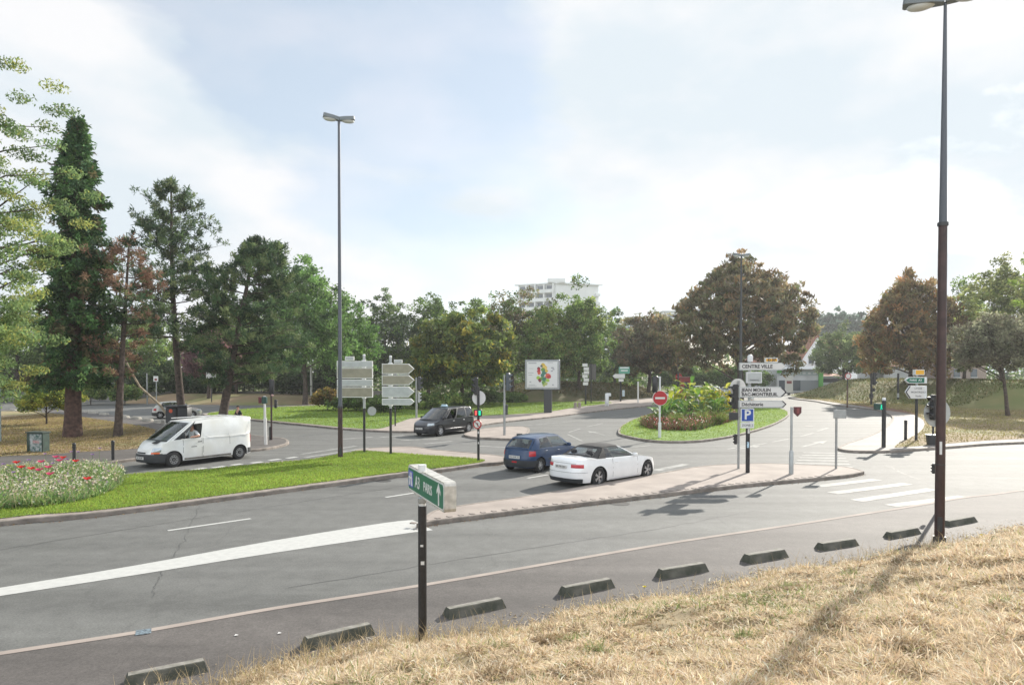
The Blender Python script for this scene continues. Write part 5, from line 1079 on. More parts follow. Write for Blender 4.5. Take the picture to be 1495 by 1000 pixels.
# wheeled bins
b = G(254, 620); D = b.y; r_ = thing('wheeled_bin', 'dark wheeled rubbish container with an orange sticker behind the white van', 'rubbish container', b, R(-5)); 
m = MB(); m.box((0, 0, .72), (.78, .95, 1.15), bev=.06, taper=1.0); m.build('body', M_plastic, r_, smooth=True, sharp=40); m = MB(); m.box((0, -.02, 1.36), (.84, 1.05, .13), bev=.05); m.build('lid', M_navy, r_, smooth=True, sharp=40)
m = MB(); m.disc((.05, -.485, 1.05), (0, -1, 0), .14, .01, 16); m.build('sticker', mat('orange_sticker', (.55, .09, .04), .6), r_)
for sx in (-.33, .33): m = MB(); m.disc((sx, -.3, .10), (1, 0, 0), .10, .06, 12); m.build('castor', M_rubber, r_)
b2 = G(270, 620); q = dup(r_, b2, R(3), 'second dark rubbish container, right of the one with the orange sticker', (.9, 1, 1.03)); [bpy.data.objects.remove(o_) for o_ in list(COL.objects) if o_.parent == q and o_.name.startswith('sticker')]; q['group'] = r_['group'] = 'dark rubbish containers behind the van'
# white stones along the far left road
st0 = None
for i, (px, py) in enumerate([(20, 601.5), (34, 602), (124, 603.5), (136, 605.5), (152, 607.5), (182, 612), (199, 614), (216, 617), (232, 619.5), (-30, 601.5)]):
    if st0 is None:
        m = MB(); m.box((0, 0, .21), (1.1, .34, .22), taper=.82, bev=.04); st0 = m.build('kerb_block', M_stone, smooth=True, sharp=30); o = st0
    else: o = st0.copy(); COL.objects.link(o)
    o.location = G(px, py); o.rotation_euler = (0, 0, R(-28+random.uniform(-6, 6))); tag(o, 'low pale concrete block in the row lining the far left road', 'concrete block', 'low pale blocks along the far left road')
# posts and signs far left
def post_sign(label, px, yb_, yt, kind, mt=M_grey, r_=.06):
    b = G(px, yb_); D = b.y; root = thing('sign_post', label, 'road sign', b); pole(root, zat(px, yt, D), r_, mt)
    s_ = D/1000
    if kind == 'small': m = MB(); m.box((0, -.1, zat(px, yt+4, D)), (7*s_, .05, 8*s_)); f_ = m.build('sign_panel', M_signw, root); m = MB(); m.box((0, -.13, zat(px, yt+5, D)), (3.5*s_, .02, 3*s_)); m.build('sign_symbol', mat('dull_red', (.22, .05, .05), .5), f_)
    if kind == 'double':
        for k_ in (-1, 1): m = MB(); m.box((k_*3.8*s_, -.1, zat(px, yt+8, D)), (6.6*s_, .05, 14*s_)); m.build('sign_panel', M_signw, root)
    if kind == 'tall': m = MB(); m.box((2.2*s_, -.1, zat(px, yt+8, D)), (4*s_, .08, 15*s_)); m.build('sign_panel', M_signw, root); m = MB(); m.box((-1.5*s_, -.05, zat(px, yt+10, D)), (2.5*s_, .08, 18*s_)); m.build('sign_back', mat('dark_green_box', (.01, .05, .04), .5), root)
    if kind == 'green': m = MB(); m.disc((0, -.1, zat(px, yt+3, D)), (0, -1, 0), 4*s_, .04, 20); m.build('sign_disc', mat('bin_green', (.01, .14, .08), .5), root)
    return root
post_sign('small white sign with a red mark on a grey post behind the leaning branch', 228.5, 590, 549, 'small'); post_sign('pair of white sign panels on one post under the purple tree', 309, 590, 537, 'double', M_navy)
post_sign('tall white and green sign post left of the grey street lamp', 454.5, 586, 510, 'tall', M_signw, .14); post_sign('small round green sign on a short post behind the white van', 332, 593, 578, 'green')
r_ = thing('post', 'plain grey post beside the low wall on the far left', 'post', G(215, 590)); pole(r_, zat(0, 545, G(215, 590).y), .09, M_galv)
# ---------------- centre back ------------------------------------------------
b = G(800, 604); D = b.y; s_ = D/1000
r_ = thing('billboard', 'large lit-box billboard showing a colourful map on a dark post', 'billboard', b, R(-9))
m = MB(); m.box((0, 0, 1.2), (.72, .40, 2.7)); m.build('post', M_navy, r_)
z0, z1 = zat(0, 568.5, D), zat(0, 525, D); wB = 51*s_; xc = -8*s_
m = MB(); m.box((xc, 0, (z0+z1)/2), (wB, .55, z1-z0), bev=.05); cb = m.build('case', mat('case_grey', (.16, .18, .20), .45, .3), r_, smooth=True, sharp=40)
m = MB(); m.box((xc, -.285, (z0+z1)/2), (wB-.10, .03, z1-z0-.10)); m.build('frame', M_galv, cb)
m = MB(); m.box((xc, -.305, (z0+z1)/2), (wB-.42, .012, z1-z0-.40)); ps = m.build('poster', mat('poster_paper', (.60, .60, .60), .3, coat=.4), cb)
rp_ = random.Random(4); cm = [(.55, .38, .05), (.40, .03, .04), (.12, .25, .04), (.05, .16, .12), (.55, .10, .05), (.16, .02, .03), (.30, .45, .06), (.65, .45, .10), (.35, .40, .12), (.10, .12, .10)]
spots = [(0, .85, .22, 0), (.12, .62, .26, 7), (-.05, .45, .2, 2), (-.42, .55, .17, 5), (-.40, .35, .2, 1), (-.38, .12, .18, 4), (.12, .2, .24, 3), (.3, .35, .16, 0), (-.05, -.05, .2, 3), (.42, -.1, .28, 4), (.52, -.22, .2, 1), (-.45, -.3, .2, 6), (-.3, -.5, .2, 5), (-.1, -.35, .2, 2), (.12, -.45, .24, 3), (.38, -.52, .2, 6), (.05, -.75, .22, 2), (.25, -.85, .18, 8), (.05, -.98, .12, 8), (-.15, .75, .13, 9)]
for i, (px, pz, r0, ci) in enumerate(spots):
    m = MB(); n_ = 9; m.prism([(xc+.1+px+r0*rp_.uniform(.7, 1.1)*math.cos(2*math.pi*j/n_), (z0+z1)/2+pz*1.02+r0*rp_.uniform(.7, 1.1)*math.sin(2*math.pi*j/n_)) for j in range(n_)], .312+i*.0007, .314+i*.0007, T=Matrix.Rotation(R(90), 4, 'X')); m.build('map_area', mat('map_%d' % ci, cm[ci], .4), ps)
M_pink = mat('faint_print', (.32, .32, .34), .5)
m = MB()
for (x_, z_, w_, h_) in [(-.9, 1.05, .75, .10), (.75, 1.1, .5, .05), (.95, .62, .25, .14), (1.05, .48, .18, .12), (.9, .32, .2, .12), (-1.05, .15, .5, .05), (-1.1, -.05, .35, .05), (-1.0, .55, .45, .03), (-.95, -.95, .6, .04), (1.0, -.95, .14, .12), (-1.1, -.68, .16, .10), (-.9, -1.05, .8, .03)]: m.box((xc+x_, -.315, (z0+z1)/2+z_), (w_, .005, h_))
m.build('printed_text', M_pink, ps)
# stacked tourist signs and green signs far behind
b = G(855, 592); D = b.y; s_ = D/1000; r_ = thing('direction_sign', 'stack of narrow white sign panels right of the map billboard', 'road sign', b); pole(r_, zat(0, 530, D), .10, M_black)
for i in range(6): m = MB(); m.box((random.uniform(-.1, .1), -.12, zat(0, 533+i*5.4, D)), (7.5*s_, .12, 4.4*s_)); m.build('sign_panel', M_signw, r_)
b = G(863, 590); D = b.y; s_ = D/1000; r_ = thing('blank_sign', 'dark rectangular sign back just right of the stacked white panels', 'road sign', b); pole(r_, zat(0, 531, D), .06, M_black); m = MB(); m.box((.15, .05, zat(0, 543, D)), (10.5*s_, .08, 23*s_)); m.build('panel', mat('dark_panel', (.07, .065, .06), .6), r_)
b = G(906, 587); D = b.y; s_ = D/1000; r_ = thing('direction_sign', 'green sign with a white arrow board on a black post beyond the dark bank', 'road sign', b); pole(r_, zat(0, 536, D), .11, M_black)
m = MB(); m.box((5*s_, -.12, zat(0, 540.5, D)), (16*s_, .12, 10*s_)); p_ = m.build('green_panel', mat('pale_sign_green', (.10, .30, .22), .5), r_); m = MB(); m.box((5*s_, -.19, zat(0, 537, D)), (13*s_, .02, 2*s_)); m.box((5*s_, -.19, zat(0, 541, D)), (10*s_, .02, 1.6*s_)); m.build('lettering', M_white, p_)
board(r_, -12*s_, 6*s_, zat(0, 552, D), zat(0, 546, D), -.12, .12, -1, M_signw, M_white); board(r_, -3*s_, 4*s_, zat(0, 557, D), zat(0, 553, D), -.12, .12, 0, M_signw, M_white)
m = MB(); m.box((4*s_, -.1, zat(0, 574, D)), (3.5*s_, .1, 9*s_)); m.build('notice', mat('pale_panel', (.42, .50, .55), .4), r_)
r_ = thing('post', 'plain pale post between the dark bank and the no-entry sign', 'post', G(931.5, 589)); pole(r_, zat(0, 557, G(931, 589).y), .10, M_signw)
r_ = thing('bollard', 'squat white bollard on the far footway', 'bollard', G(886, 594)); m = MB(); m.box((0, 0, .75), (.40, .30, 1.5), bev=.06); m.build('shaft', M_white, r_, smooth=True, sharp=40); m = MB(); m.box((.2, 0, 1.35), (.5, .25, .35), bev=.05); m.build('head', M_white, r_, smooth=True, sharp=40)
for px, lab in ((840, 'left one of two pinkish concrete bollards right of the billboard post'), (846, 'right one of two pinkish concrete bollards right of the billboard post')):
    r_ = thing('bollard', lab, 'bollard', G(px, 597)); m = MB(); m.tube([(0, 0, 0), (0, 0, .62)], [.18, .16], 12); m.build('shaft', M_pave, r_, smooth=True, sharp=40); m = MB(); m.tube([(0, 0, .62), (0, 0, .70)], [.19, .12], 12); m.build('head', M_pave, r_, smooth=True, sharp=40)
b = G(990.5, 588-6); D = b.y; r_ = thing('no_entry_sign', 'far no-entry sign beside the red booth', 'road sign', b); pole(r_, zat(0, 546, D), .09, M_grey); round_sign(r_, 0, -.15, zat(0, 550, D), .48, 0, ring=M_red, mid=None, bar=M_signw)
b = G(1001, 583); D = b.y; s_ = D/1000; r_ = thing('booth', 'small red booth beyond the oval island plants', 'booth', b); m = MB(); m.box((0, 0, 1.5), (13*s_, 1.6, 3.0), bev=.05); m.build('body', mat('booth_red', (.36, .06, .05), .5, var=.1, vscale=3), r_, smooth=True, sharp=40); m = MB(); m.box((0, 0, 3.05), (14.5*s_, 1.8, .14)); m.build('roof', mat('booth_roof', (.25, .05, .05), .5), r_); m = MB(); m.box((-.1, -.81, 1.7), (.6, .03, 1.5)); m.build('window', M_navy, r_)

# ---------------- foreground sign: A3 PARIS ------------------------------------
b = G(617, 944); D = b.y; b.z = 0
pa = thing('motorway_sign', 'green A3 PARIS sign box on a black post at the foot of the bank', 'road sign', b)
pole(pa, zat(617, 738, D), .062, M_black, 'post'); pole(pa, .10, .05, M_white, 'post_collar', zat(617, 738, D))
m = MB(); m.box((-.0, -.063, zat(0, 795, D)), (.04, .006, .03)); m.build('sticker', M_signw, pa); m = MB(); m.box((.01, -.063, zat(0, 820, D)), (.05, .006, .05)); m.build('sticker', M_signw, pa)
A = AT(596, 700, 10.57); Bp = AT(649, 728, 8.80); A.z = Bp.z = 0; dr = Vector((Bp.x-A.x, Bp.y-A.y, 0)); Ls_ = dr.length; dr.normalize(); nr = Vector((dr.y, -dr.x, 0))       # face normal, towards the viewer's left
c0 = Vector(((A.x+Bp.x)/2-b.x, (A.y+Bp.y)/2-b.y, 0)); zt, zb = zat(649, 706, 8.8)+.012, zat(649, 748, 8.8)-.01; zc = (zt+zb)/2; hh = zt-zb
mid = c0-nr*.08; Mx = frame_to((mid.x, mid.y, zc), dr)
m = MB(); q = .05; x2, z2 = Ls_/2, hh/2
m.prism([(-x2+q, -z2), (x2-q, -z2), (x2-.015, -z2+.015), (x2, -z2+q), (x2, z2-q), (x2-.015, z2-.015), (x2-q, z2), (-x2+q, z2), (-x2, z2-q), (-x2, -z2+q)], -.08, .08, T=Mx); bx_ = m.build('sign_box', mat('aluminium_case', (.52, .50, .46), .45, .35, var=.2, vscale=9), pa)
m = MB(); m.prism([(-x2+.06, -z2+.02), (x2-.06, -z2+.02), (x2-.02, -z2+.06), (x2-.02, z2-.06), (x2-.06, z2-.02), (-x2+.06, z2-.02), (-x2+.02, z2-.06), (-x2+.02, -z2+.06)], .08, .084, T=Mx); m.build('white_border', M_white, bx_)
m = MB(); m.prism([(-x2+.07, -z2+.04), (x2-.07, -z2+.04), (x2-.04, -z2+.07), (x2-.04, z2-.07), (x2-.07, z2-.04), (-x2+.07, z2-.04), (-x2+.04, z2-.07), (-x2+.04, -z2+.07)], .084, .088, T=Mx); m.build('green_face', mat('motorway_green', (.0, .13, .075), .35), bx_)
Tm = lambda u, v, w=.089: Mx @ Matrix.Translation((u, v, w))
text_mesh('A3', hh*.62, M_white, bx_, Tm(-x2+.585, -.01), bold=.003, sx=.95); text_mesh('PARIS', hh*.48, M_white, bx_, Tm(-x2+1.14, -.01), bold=.002, sx=.95)
m = MB(); u = x2-.24; m.prism([(u-.022, -z2*.72), (u+.022, -z2*.72), (u+.022, z2*.25), (u+.085, z2*.02), (u+.085, z2*.25), (u, z2*.78), (u-.085, z2*.25), (u-.085, z2*.02), (u-.022, z2*.25)], .088, .092, T=Mx); m.build('arrow', M_white, bx_)
m = MB(); u = -x2+.20; m.prism([(u-.13, -z2*.62), (u+.13, -z2*.62), (u+.13, z2*.62), (u-.13, z2*.62)], .088, .091, T=Mx); sy = m.build('motorway_symbol', mat('symbol_blue', (.10, .12, .42), .5), bx_)
m = MB(); m.prism([(u-.10, -z2*.5), (u-.03, -z2*.5), (u-.015, z2*.5), (u-.045, z2*.5)], .091, .094, T=Mx); m.prism([(u+.03, -z2*.5), (u+.10, -z2*.5), (u+.045, z2*.5), (u+.015, z2*.5)], .091, .094, T=Mx); m.prism([(u-.10, z2*.02), (u+.10, z2*.02), (u+.10, z2*.16), (u-.10, z2*.16)], .094, .097, T=Mx); m.build('symbol_road', M_white, sy)
m = MB(); m.tube([(0, 0, zc+hh/2-.02), (0, 0, zc+hh/2+.09)], .06, 12); m.build('post_cap', M_white, pa, smooth=True, sharp=50)
m = MB(); m.box((0, 0, zc-hh/2-.03), (.12, .12, .10), bev=.02); m.build('clamp', M_galv, pa)
# ---------------- concrete wheel stops --------------------------------------------
stops = [((182, 1006), (304, 980), 'mossy concrete wheel stop nearest the bottom left corner'), ((447, 950), (547, 927), 'dark concrete wheel stop just left of the green motorway sign'), ((656, 904), (738, 887), 'dark concrete wheel stop just right of the green motorway sign'),
    ((825, 872), (898, 858), 'second concrete wheel stop to the right of the green motorway sign'), ((969, 846), (1034, 834), 'third concrete wheel stop to the right of the green motorway sign'), ((1094, 823), (1151, 813), 'wheel stop second to the left of the one lying in shadow'), ((1203, 804), (1253, 796), 'wheel stop directly left of the one lying in shadow'), ((1302, 787), (1346, 779), 'wheel stop in the lamp shadow just left of the brown shaft'), ((1387, 769), (1428, 762), 'wheel stop just right of the thick brown lamp shaft'), ((-90, 1064), (6, 1030), 'wheel stop cut off by the bottom left corner')]
sproto = None
for (a, c, lab) in stops:
    A, Bq = G(*a, .012), G(*c, .012); t = (Bq-A).normalized(); ln = (Bq-A).length; mid = (A+Bq)/2+Vector((-t.y, t.x, 0))*.12
    if sproto is None:
        r_ = random.Random(3); m = MB(); h = .15; w0, w1 = .14, .06; P = []
        for i in range(9):
            f_ = i/8-.5; 
            P.append([(f_, -w0, 0), (f_*.92, -w1-.012, h*.93), (f_*.905, -w1, h), (f_*.905, w1, h), (f_*.92, w1+.012, h*.93), (f_, w0, 0)])
        P = [[(p[0], p[1]+r_.uniform(-.003, .003), p[2]) for p in row] for row in P]
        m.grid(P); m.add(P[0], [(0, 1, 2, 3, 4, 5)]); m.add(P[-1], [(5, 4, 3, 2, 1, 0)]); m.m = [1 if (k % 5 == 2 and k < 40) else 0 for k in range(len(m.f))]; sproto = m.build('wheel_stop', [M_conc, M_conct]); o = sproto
    else: o = sproto.copy(); COL.objects.link(o)
    o.location = (mid.x, mid.y, .012); o.rotation_euler = (0, 0, math.atan2(t.y, t.x)); o.scale = (ln*random.uniform(.97, 1.03), random.uniform(.92, 1.08), random.uniform(.9, 1.08)); o.rotation_euler.z += random.uniform(-.03, .03); tag(o, lab, 'wheel stop', 'concrete wheel stops along the near footway')
# litter on the footway
for i, (px, py) in enumerate([(408, 924), (345, 927)]):
    m = MB(); m.add([(-.025, -.02, .0), (.03, -.015, .01), (.025, .025, .0), (-.02, .02, .015)], [(0, 1, 2, 3)]); o = m.build('paper_scrap', M_signw); o.location = G(px, py, .02); tag(o, 'tiny white scrap of paper lying on the near asphalt', 'litter', 'scraps of litter on the near asphalt')
# ================================================================ TREES AND PLANTS
def leaf_cloud(centres, spread, per, size, pal, seed, elong=1.0, droop=0.0, flat=.75, jit=.25, shade=None, horiz=0):
    """leaf-sized rhombs gathered round clump centres; palette varies per clump and per leaf"""
    r_ = np.random.default_rng(seed); nC = len(centres); C = np.repeat(centres, per, 0); n = len(C)
    sp_ = np.repeat(np.broadcast_to(np.asarray(spread, float), (nC,)), per)
    off = r_.normal(0, 1, (n, 3)); off = unit(off)*(r_.uniform(0, 1, n)**.45)[:, None]; off[:, 2] *= flat
    P = C+off*sp_[:, None]
    U = unit(r_.normal(0, 1, (n, 3))); 
    if horiz: U[:, 2] *= (1-horiz); U = unit(U)
    if droop: U = unit(U+np.array([0, 0, -droop]))
    W = unit(np.cross(U, unit(r_.normal(0, 1, (n, 3))+np.array([0, 0, .4]))))
    s_ = size*r_.uniform(.55, 1.25, n)
    pal = np.asarray(pal, float); ck = r_.integers(0, len(pal), nC); lk = np.repeat(ck, per); sw = r_.uniform(0, 1, n) < .35; lk[sw] = r_.integers(0, len(pal), sw.sum())
    col = pal[lk]*np.repeat(r_.uniform(1-jit, 1+jit, nC), per)[:, None]*r_.uniform(.75, 1.25, (n, 1))
    return rhombs(P, U*(s_*elong)[:, None], W*(s_*.55)[:, None], col)
def crown_points(n, R3, zc, seed, lumps=.18, inner=.35, base_cut=-.75, shape='round'):
    r_ = np.random.default_rng(seed); d = unit(r_.normal(0, 1, (n*2, 3))); d = d[d[:, 2] > base_cut][:n]; n = len(d)
    a = np.arctan2(d[:, 1], d[:, 0]); ph = r_.uniform(0, 6.28, 6)
    lump = 1+lumps*(np.sin(3*a+ph[0])*np.cos(2.5*d[:, 2]+ph[1])+.7*np.sin(5*a+ph[2]+3*d[:, 2])+.5*np.sin(8*a+7*d[:, 2]+ph[3]))
    rad = np.where(r_.uniform(0, 1, n) < inner, r_.uniform(.35, .85, n), r_.uniform(.84, 1.0, n))*lump
    p = d*rad[:, None]; p[:, 2] = np.maximum(p[:, 2], -.93)
    if shape == 'dome': p[:, 2] = np.where(p[:, 2] < 0, p[:, 2]*.75, p[:, 2]); k = 1-.22*np.clip(p[:, 2], 0, 1)**2; p[:, :2] *= k[:, None]
    if shape == 'egg': k = 1-.42*np.clip(p[:, 2]+.15, 0, 1)**1.7; p[:, :2] *= k[:, None]*1.06
    if shape == 'tall': k = 1-.45*np.clip(p[:, 2], 0, 1)**1.5; p[:, :2] *= k[:, None]
    return p*np.array(R3)+np.array([0, 0, zc])
def trunk_mesh(root, r0, h, limbs, seed, mt=M_bark, lean=(0, 0), r1=.3, thin=.03, fork=.35):
    rd = random.Random(seed); m = MB(); N_ = 8; pts = []
    for i in range(N_+1):
        f_ = i/N_; pts.append((lean[0]*f_**1.3+rd.uniform(-1, 1)*r0*.25*(i > 0), lean[1]*f_+rd.uniform(-1, 1)*r0*.25*(i > 0), h*f_-.05))
    rad = [r0*(1.25 if i == 0 else 1)*(1-(1-r1)*i/N_) for i in range(N_+1)]; m.tube(pts, rad, 10, cap=False)
    for L3 in limbs:
        L3 = Vector(L3); zz = max(h*fork, min(h*.97, L3.z-abs(L3.xy.length)*rd.uniform(.25, .6))); f_ = zz/h; i = min(N_-1, int(f_*N_)); A = Vector(pts[i]).lerp(Vector(pts[i+1]), f_*N_-i)
        mid = A.lerp(L3, .5)+Vector((rd.uniform(-.2, .2), rd.uniform(-.2, .2), rd.uniform(-.1, .35)))*(L3-A).length*.25; ra = rad[i]*.42
        m.tube([A, A.lerp(mid, .5)+Vector((0, 0, .03)), mid, L3], [ra, ra*.75, ra*.5, thin], 6, cap=False)
    return m.build('trunk', mt, root, smooth=True, sharp=180)
def broad_tree(name, label, base, H_, R_, z_low, trunk_r, pal, seed, nclump=260, per=60, leaf=.19, clump=.85, shape='dome', lumps=.2, inner=.35, elong=1.0, droop=0, group=None, cat='tree', limbs=26, transl=None, RY=None, lean=(0, 0), jit=.5, mt=M_bark, flat=.75, fork=.3):
    root = thing(name, label, cat, base, random.Random(seed).uniform(0, 6) if lean == (0, 0) and RY is None else 0, group)
    zc = (H_+z_low)/2; rz = (H_-z_low)/2
    P = crown_points(nclump, (R_, RY or R_, rz), zc, seed, lumps, inner, shape=shape); P[:, 0] += lean[0]; P[:, 1] += lean[1]
    V, Fq, C = leaf_cloud(P, clump*np.random.default_rng(seed+1).uniform(.6, 1.3, len(P)), per, leaf, pal, seed+2, elong, droop, flat, jit)
    npmesh('crown', V, Fq, C, M_leaf, root)
    rd = random.Random(seed); li = [tuple(P[rd.randrange(len(P))]*np.array([.92, .92, .97])) for _ in range(limbs)]
    trunk_mesh(root, trunk_r, zc+rz*.45, li, seed, mt, lean=lean, fork=fork); return root
G1 = [tuple(c*2.29 for c in k_) for k_ in [(.045, .075, .020), (.060, .095, .025), (.035, .06, .018), (.075, .105, .03)]]
G2 = [tuple(c*2.21 for c in k_) for k_ in [(.07, .11, .03), (.095, .135, .035), (.05, .085, .025), (.12, .14, .04)]]
GY = [(.24, .27, .06), (.38, .32, .06), (.15, .19, .05), (.10, .15, .045), (.16, .22, .05), (.11, .15, .045), (.13, .18, .05)]
BR = [(.21, .175, .105), (.18, .155, .085), (.24, .18, .10), (.17, .19, .08), (.15, .155, .08), (.29, .19, .09), (.22, .21, .10)]
OL = [tuple(c*1.5 for c in k_) for k_ in [(.13, .115, .06), (.10, .10, .045), (.16, .13, .08), (.075, .085, .035)]]
BLG = [tuple(c*1.6 for c in k_) for k_ in [(.075, .10, .06), (.06, .09, .055), (.09, .11, .07)]]
def tree_at(px, D, top, halfw, low, name, label, pal, seed, **k):
    b = AT(px, 541, D); b.z = 0; return broad_tree(name, label, b, AT(px, top, D).z, halfw*D/1000, max(.3, AT(px, low, D).z), k.pop('tr', .28), pal, seed, **k)
GB = 'broadleaved trees behind the junction'
# belt, left to right
tree_at(25, 88, 448, 62, 572, 'broadleaf_tree', 'dark green tree behind the conifer trunks at the far left', G1, 101, group=GB)
tree_at(130, 95, 452, 52, 580, 'broadleaf_tree', 'green tree between the tall conifer and the thin brown pine', G1, 102, group=GB)
tree_at(205, 100, 470, 50, 585, 'broadleaf_tree', 'low green tree behind the leaning dead branch', G2, 103, group=GB)
tree_at(345, 92, 452, 46, 560, 'broadleaf_tree', 'green tree behind the leaning dark pine', G2, 104, group=GB)
tree_at(445, 80, 391, 62, 575, 'broadleaf_tree', 'tall round green tree left of the grey street lamp', [(.13, .24, .06), (.18, .30, .08), (.09, .17, .05)], 105, nclump=420, per=75, clump=1.0, group=GB)
tree_at(508, 88, 441, 38, 575, 'broadleaf_tree', 'green tree just right of the grey street lamp', [(.15, .27, .06), (.10, .20, .05)], 106, group=GB)
tree_at(562, 100, 434, 46, 580, 'broadleaf_tree', 'dark bluish green tree above the arrow-ended sign backs', BLG+G1, 107, nclump=320, group=GB)
tree_at(625, 104, 437, 42, 580, 'broadleaf_tree', 'dark green tree behind the left half of the yellowing tree', G1, 108, nclump=300, group=GB)
tree_at(690, 108, 440, 46, 580, 'broadleaf_tree', 'green tree behind the right half of the yellowing tree', G1, 109, nclump=300, group=GB)
tree_at(675, 73, 463, 72, 586, 'yellowing_tree', 'spreading green tree with yellowing leaf tips behind the black people carrier', GY, 110, nclump=420, per=80, leaf=.20, clump=.75, elong=1.3, lumps=.2, tr=.25)
tree_at(748, 92, 431, 48, 575, 'thinning_tree', 'thin brownish tree with bare top twigs above the billboard', OL+G1[:2], 111, nclump=300, per=55, lumps=.26, group=GB)
tree_at(800, 88, 450, 42, 575, 'broadleaf_tree', 'green and pale yellow tree directly behind the billboard', G2+[(.17, .16, .05)], 112, nclump=280, group=GB)
tree_at(845, 92, 431, 44, 578, 'broadleaf_tree', 'full green tree right of the billboard', G2, 113, nclump=380, per=75, group=GB)
tree_at(897, 112, 464, 34, 578, 'broadleaf_tree', 'pale green tree right of the full green one', G2+BLG, 114, nclump=200, group=GB)
tree_at(948, 108, 461, 46, 566, 'chestnut_tree', 'rusty brown chestnut left of the largest brown tree', BR, 115, nclump=480, per=44, leaf=.20, elong=1.8, droop=.8, tr=.35, group='browned chestnut trees')
tree_at(920, 135, 480, 30, 575, 'broadleaf_tree', 'distant green tree behind the rusty chestnut', G2, 116, nclump=140, group=GB)
tree_at(1080, 88, 379, 98, 560, 'chestnut_tree', 'largest tree, a broad browned chestnut behind the median signs', BR, 117, nclump=1080, per=34, leaf=.19, clump=.8, elong=1.9, droop=.9, tr=.45, inner=.42, lumps=.12, shape='egg', group='browned chestnut trees', limbs=60, flat=.5, fork=.16)
tree_at(1330, 84, 404, 66, 566, 'chestnut_tree', 'rusty orange chestnut just left of the thick brown lamp shaft', [tuple(c*q for c, q in zip(k_, (1.2, 1.0, .85))) for k_ in BR], 118, nclump=680, per=36, leaf=.18, clump=.8, elong=1.9, droop=.8, shape='egg', inner=.42, tr=.35, lumps=.13, group='browned chestnut trees', limbs=40, fork=.2)
tree_at(1232, 112, 479, 40, 562, 'lime_tree', 'green tree on the mound between the white house and rusty orange chestnut', [(.17, .23, .09), (.22, .27, .12), (.13, .18, .08)], 119, nclump=260, per=60)
tree_at(1272, 120, 492, 22, 560, 'broadleaf_tree', 'small dark green tree touching the left side of the orange chestnut', G1, 120, nclump=120, group=GB)
tree_at(1462, 80, 391, 66, 570, 'broadleaf_tree', 'tall green tree behind the small leaning tree at the right edge', [(.22, .27, .09), (.28, .32, .11), (.18, .22, .08), (.34, .35, .12)], 121, nclump=420, per=55, lumps=.22, inner=.3, group=GB)
tree_at(1408, 96, 420, 40, 570, 'broadleaf_tree', 'green tree right of the thick brown lamp shaft', G2, 122, nclump=220, per=50, group=GB)
tree_at(1560, 84, 400, 60, 572, 'broadleaf_tree', 'green tree beyond the right edge', G2, 123, nclump=260, per=55, group=GB)
b = G(1472, 609); small = broad_tree('small_tree', 'small grey-green tree with a thin leaning trunk on the right lawn', b, AT(0, 462, b.y).z, 3.4, AT(0, 560, b.y).z, .17, [(.22, .23, .14), (.18, .18, .11), (.26, .26, .17), (.16, .14, .10)], 124, nclump=420, per=55, leaf=.11, clump=.55, lumps=.14, inner=.5, elong=1.3, lean=(-1.15, 0), RY=3.0, limbs=50, fork=.42)
# purple plum, dark hedge trees at left
tree_at(305, 84, 487, 34, 560, 'purple_plum_tree', 'purple-leaved plum tree behind the pine trunks', [(.24, .12, .13), (.30, .16, .16), (.18, .10, .11)], 125, nclump=220, per=70, leaf=.2)
for i, (px, w_, top) in enumerate([(30, 40, 545), (100, 36, 548), (165, 36, 545), (235, 40, 535), (300, 42, 540), (370, 44, 530), (440, 40, 540), (500, 36, 545)]):
    tree_at(px, 93+i % 3, top, w_, 590, 'dark_shrub', ['dark shrub behind the low wall', 'dark shrub behind the low wall'][0], [(.045, .075, .03), (.06, .09, .035)], 140+i, nclump=90, per=60, leaf=.22, clump=1.0, tr=.1, limbs=5, group='dark shrubs along the low wall', cat='shrub')
for i, (px, D, w_, top, lab, pal) in enumerate([(520, 66, 30, 577, 'dark green rounded shrub behind the sign posts', G1), (560, 64, 24, 583, 'lower dark green shrub right of the sign posts', G1), (478, 67, 20, 570, 'orange-tinged shrub left of the brown lamp shaft', [(.20, .13, .04), (.12, .13, .03), (.25, .18, .05)]), (648, 70, 34, 573, 'wide bright green bush left of the round backing disc', G2), (610, 69, 26, 577, 'green bush behind the slim grey traffic light', G2), (705, 78, 26, 572, 'dark bush right of the round backing disc', G1), (745, 84, 24, 575, 'dark bush behind the cowled traffic light', G1), (182, 80, 17, 560, 'clipped pale hedge shrub between the two left trunks', G2), (132, 80, 20, 560, 'clipped hedge shrub just right of the thick conifer trunk', G2)]):
    tree_at(px, D, top, w_, 600, 'shrub', lab, pal, 160+i, nclump=110, per=60, leaf=.14, clump=.5, tr=.06, limbs=6, cat='shrub')
for i, px in enumerate([975, 1005, 1038, 1070, 1100]):
    tree_at(px, 128, 538-(i % 2)*5, 22, 585, 'hedge_shrub', 'dark shrub beyond the parked cars under the largest brown tree', G1, 180+i, nclump=110, per=50, leaf=.22, clump=.9, tr=.1, limbs=5, group='dark shrubs beyond the parked cars', cat='shrub')
# thick middle-distance thicket filling gaps behind the belt
rr2 = np.random.default_rng(77); cpt = []
for x in np.arange(-95, 22, 1.1):
    y = 118+rr2.uniform(-4, 4); hgt = rr2.uniform(4.5, 7.5)
    for z in np.arange(.6, hgt, 1.0): cpt.append((x*1.0+rr2.uniform(-.5, .5), y, z))
V, Fq, C = leaf_cloud(np.array(cpt), 1.3, 38, .34, G1, 78); struct(npmesh('thicket', V, Fq, C, M_leaf), 'stuff', 'dark undergrowth filling the far side of the junction behind the trees')
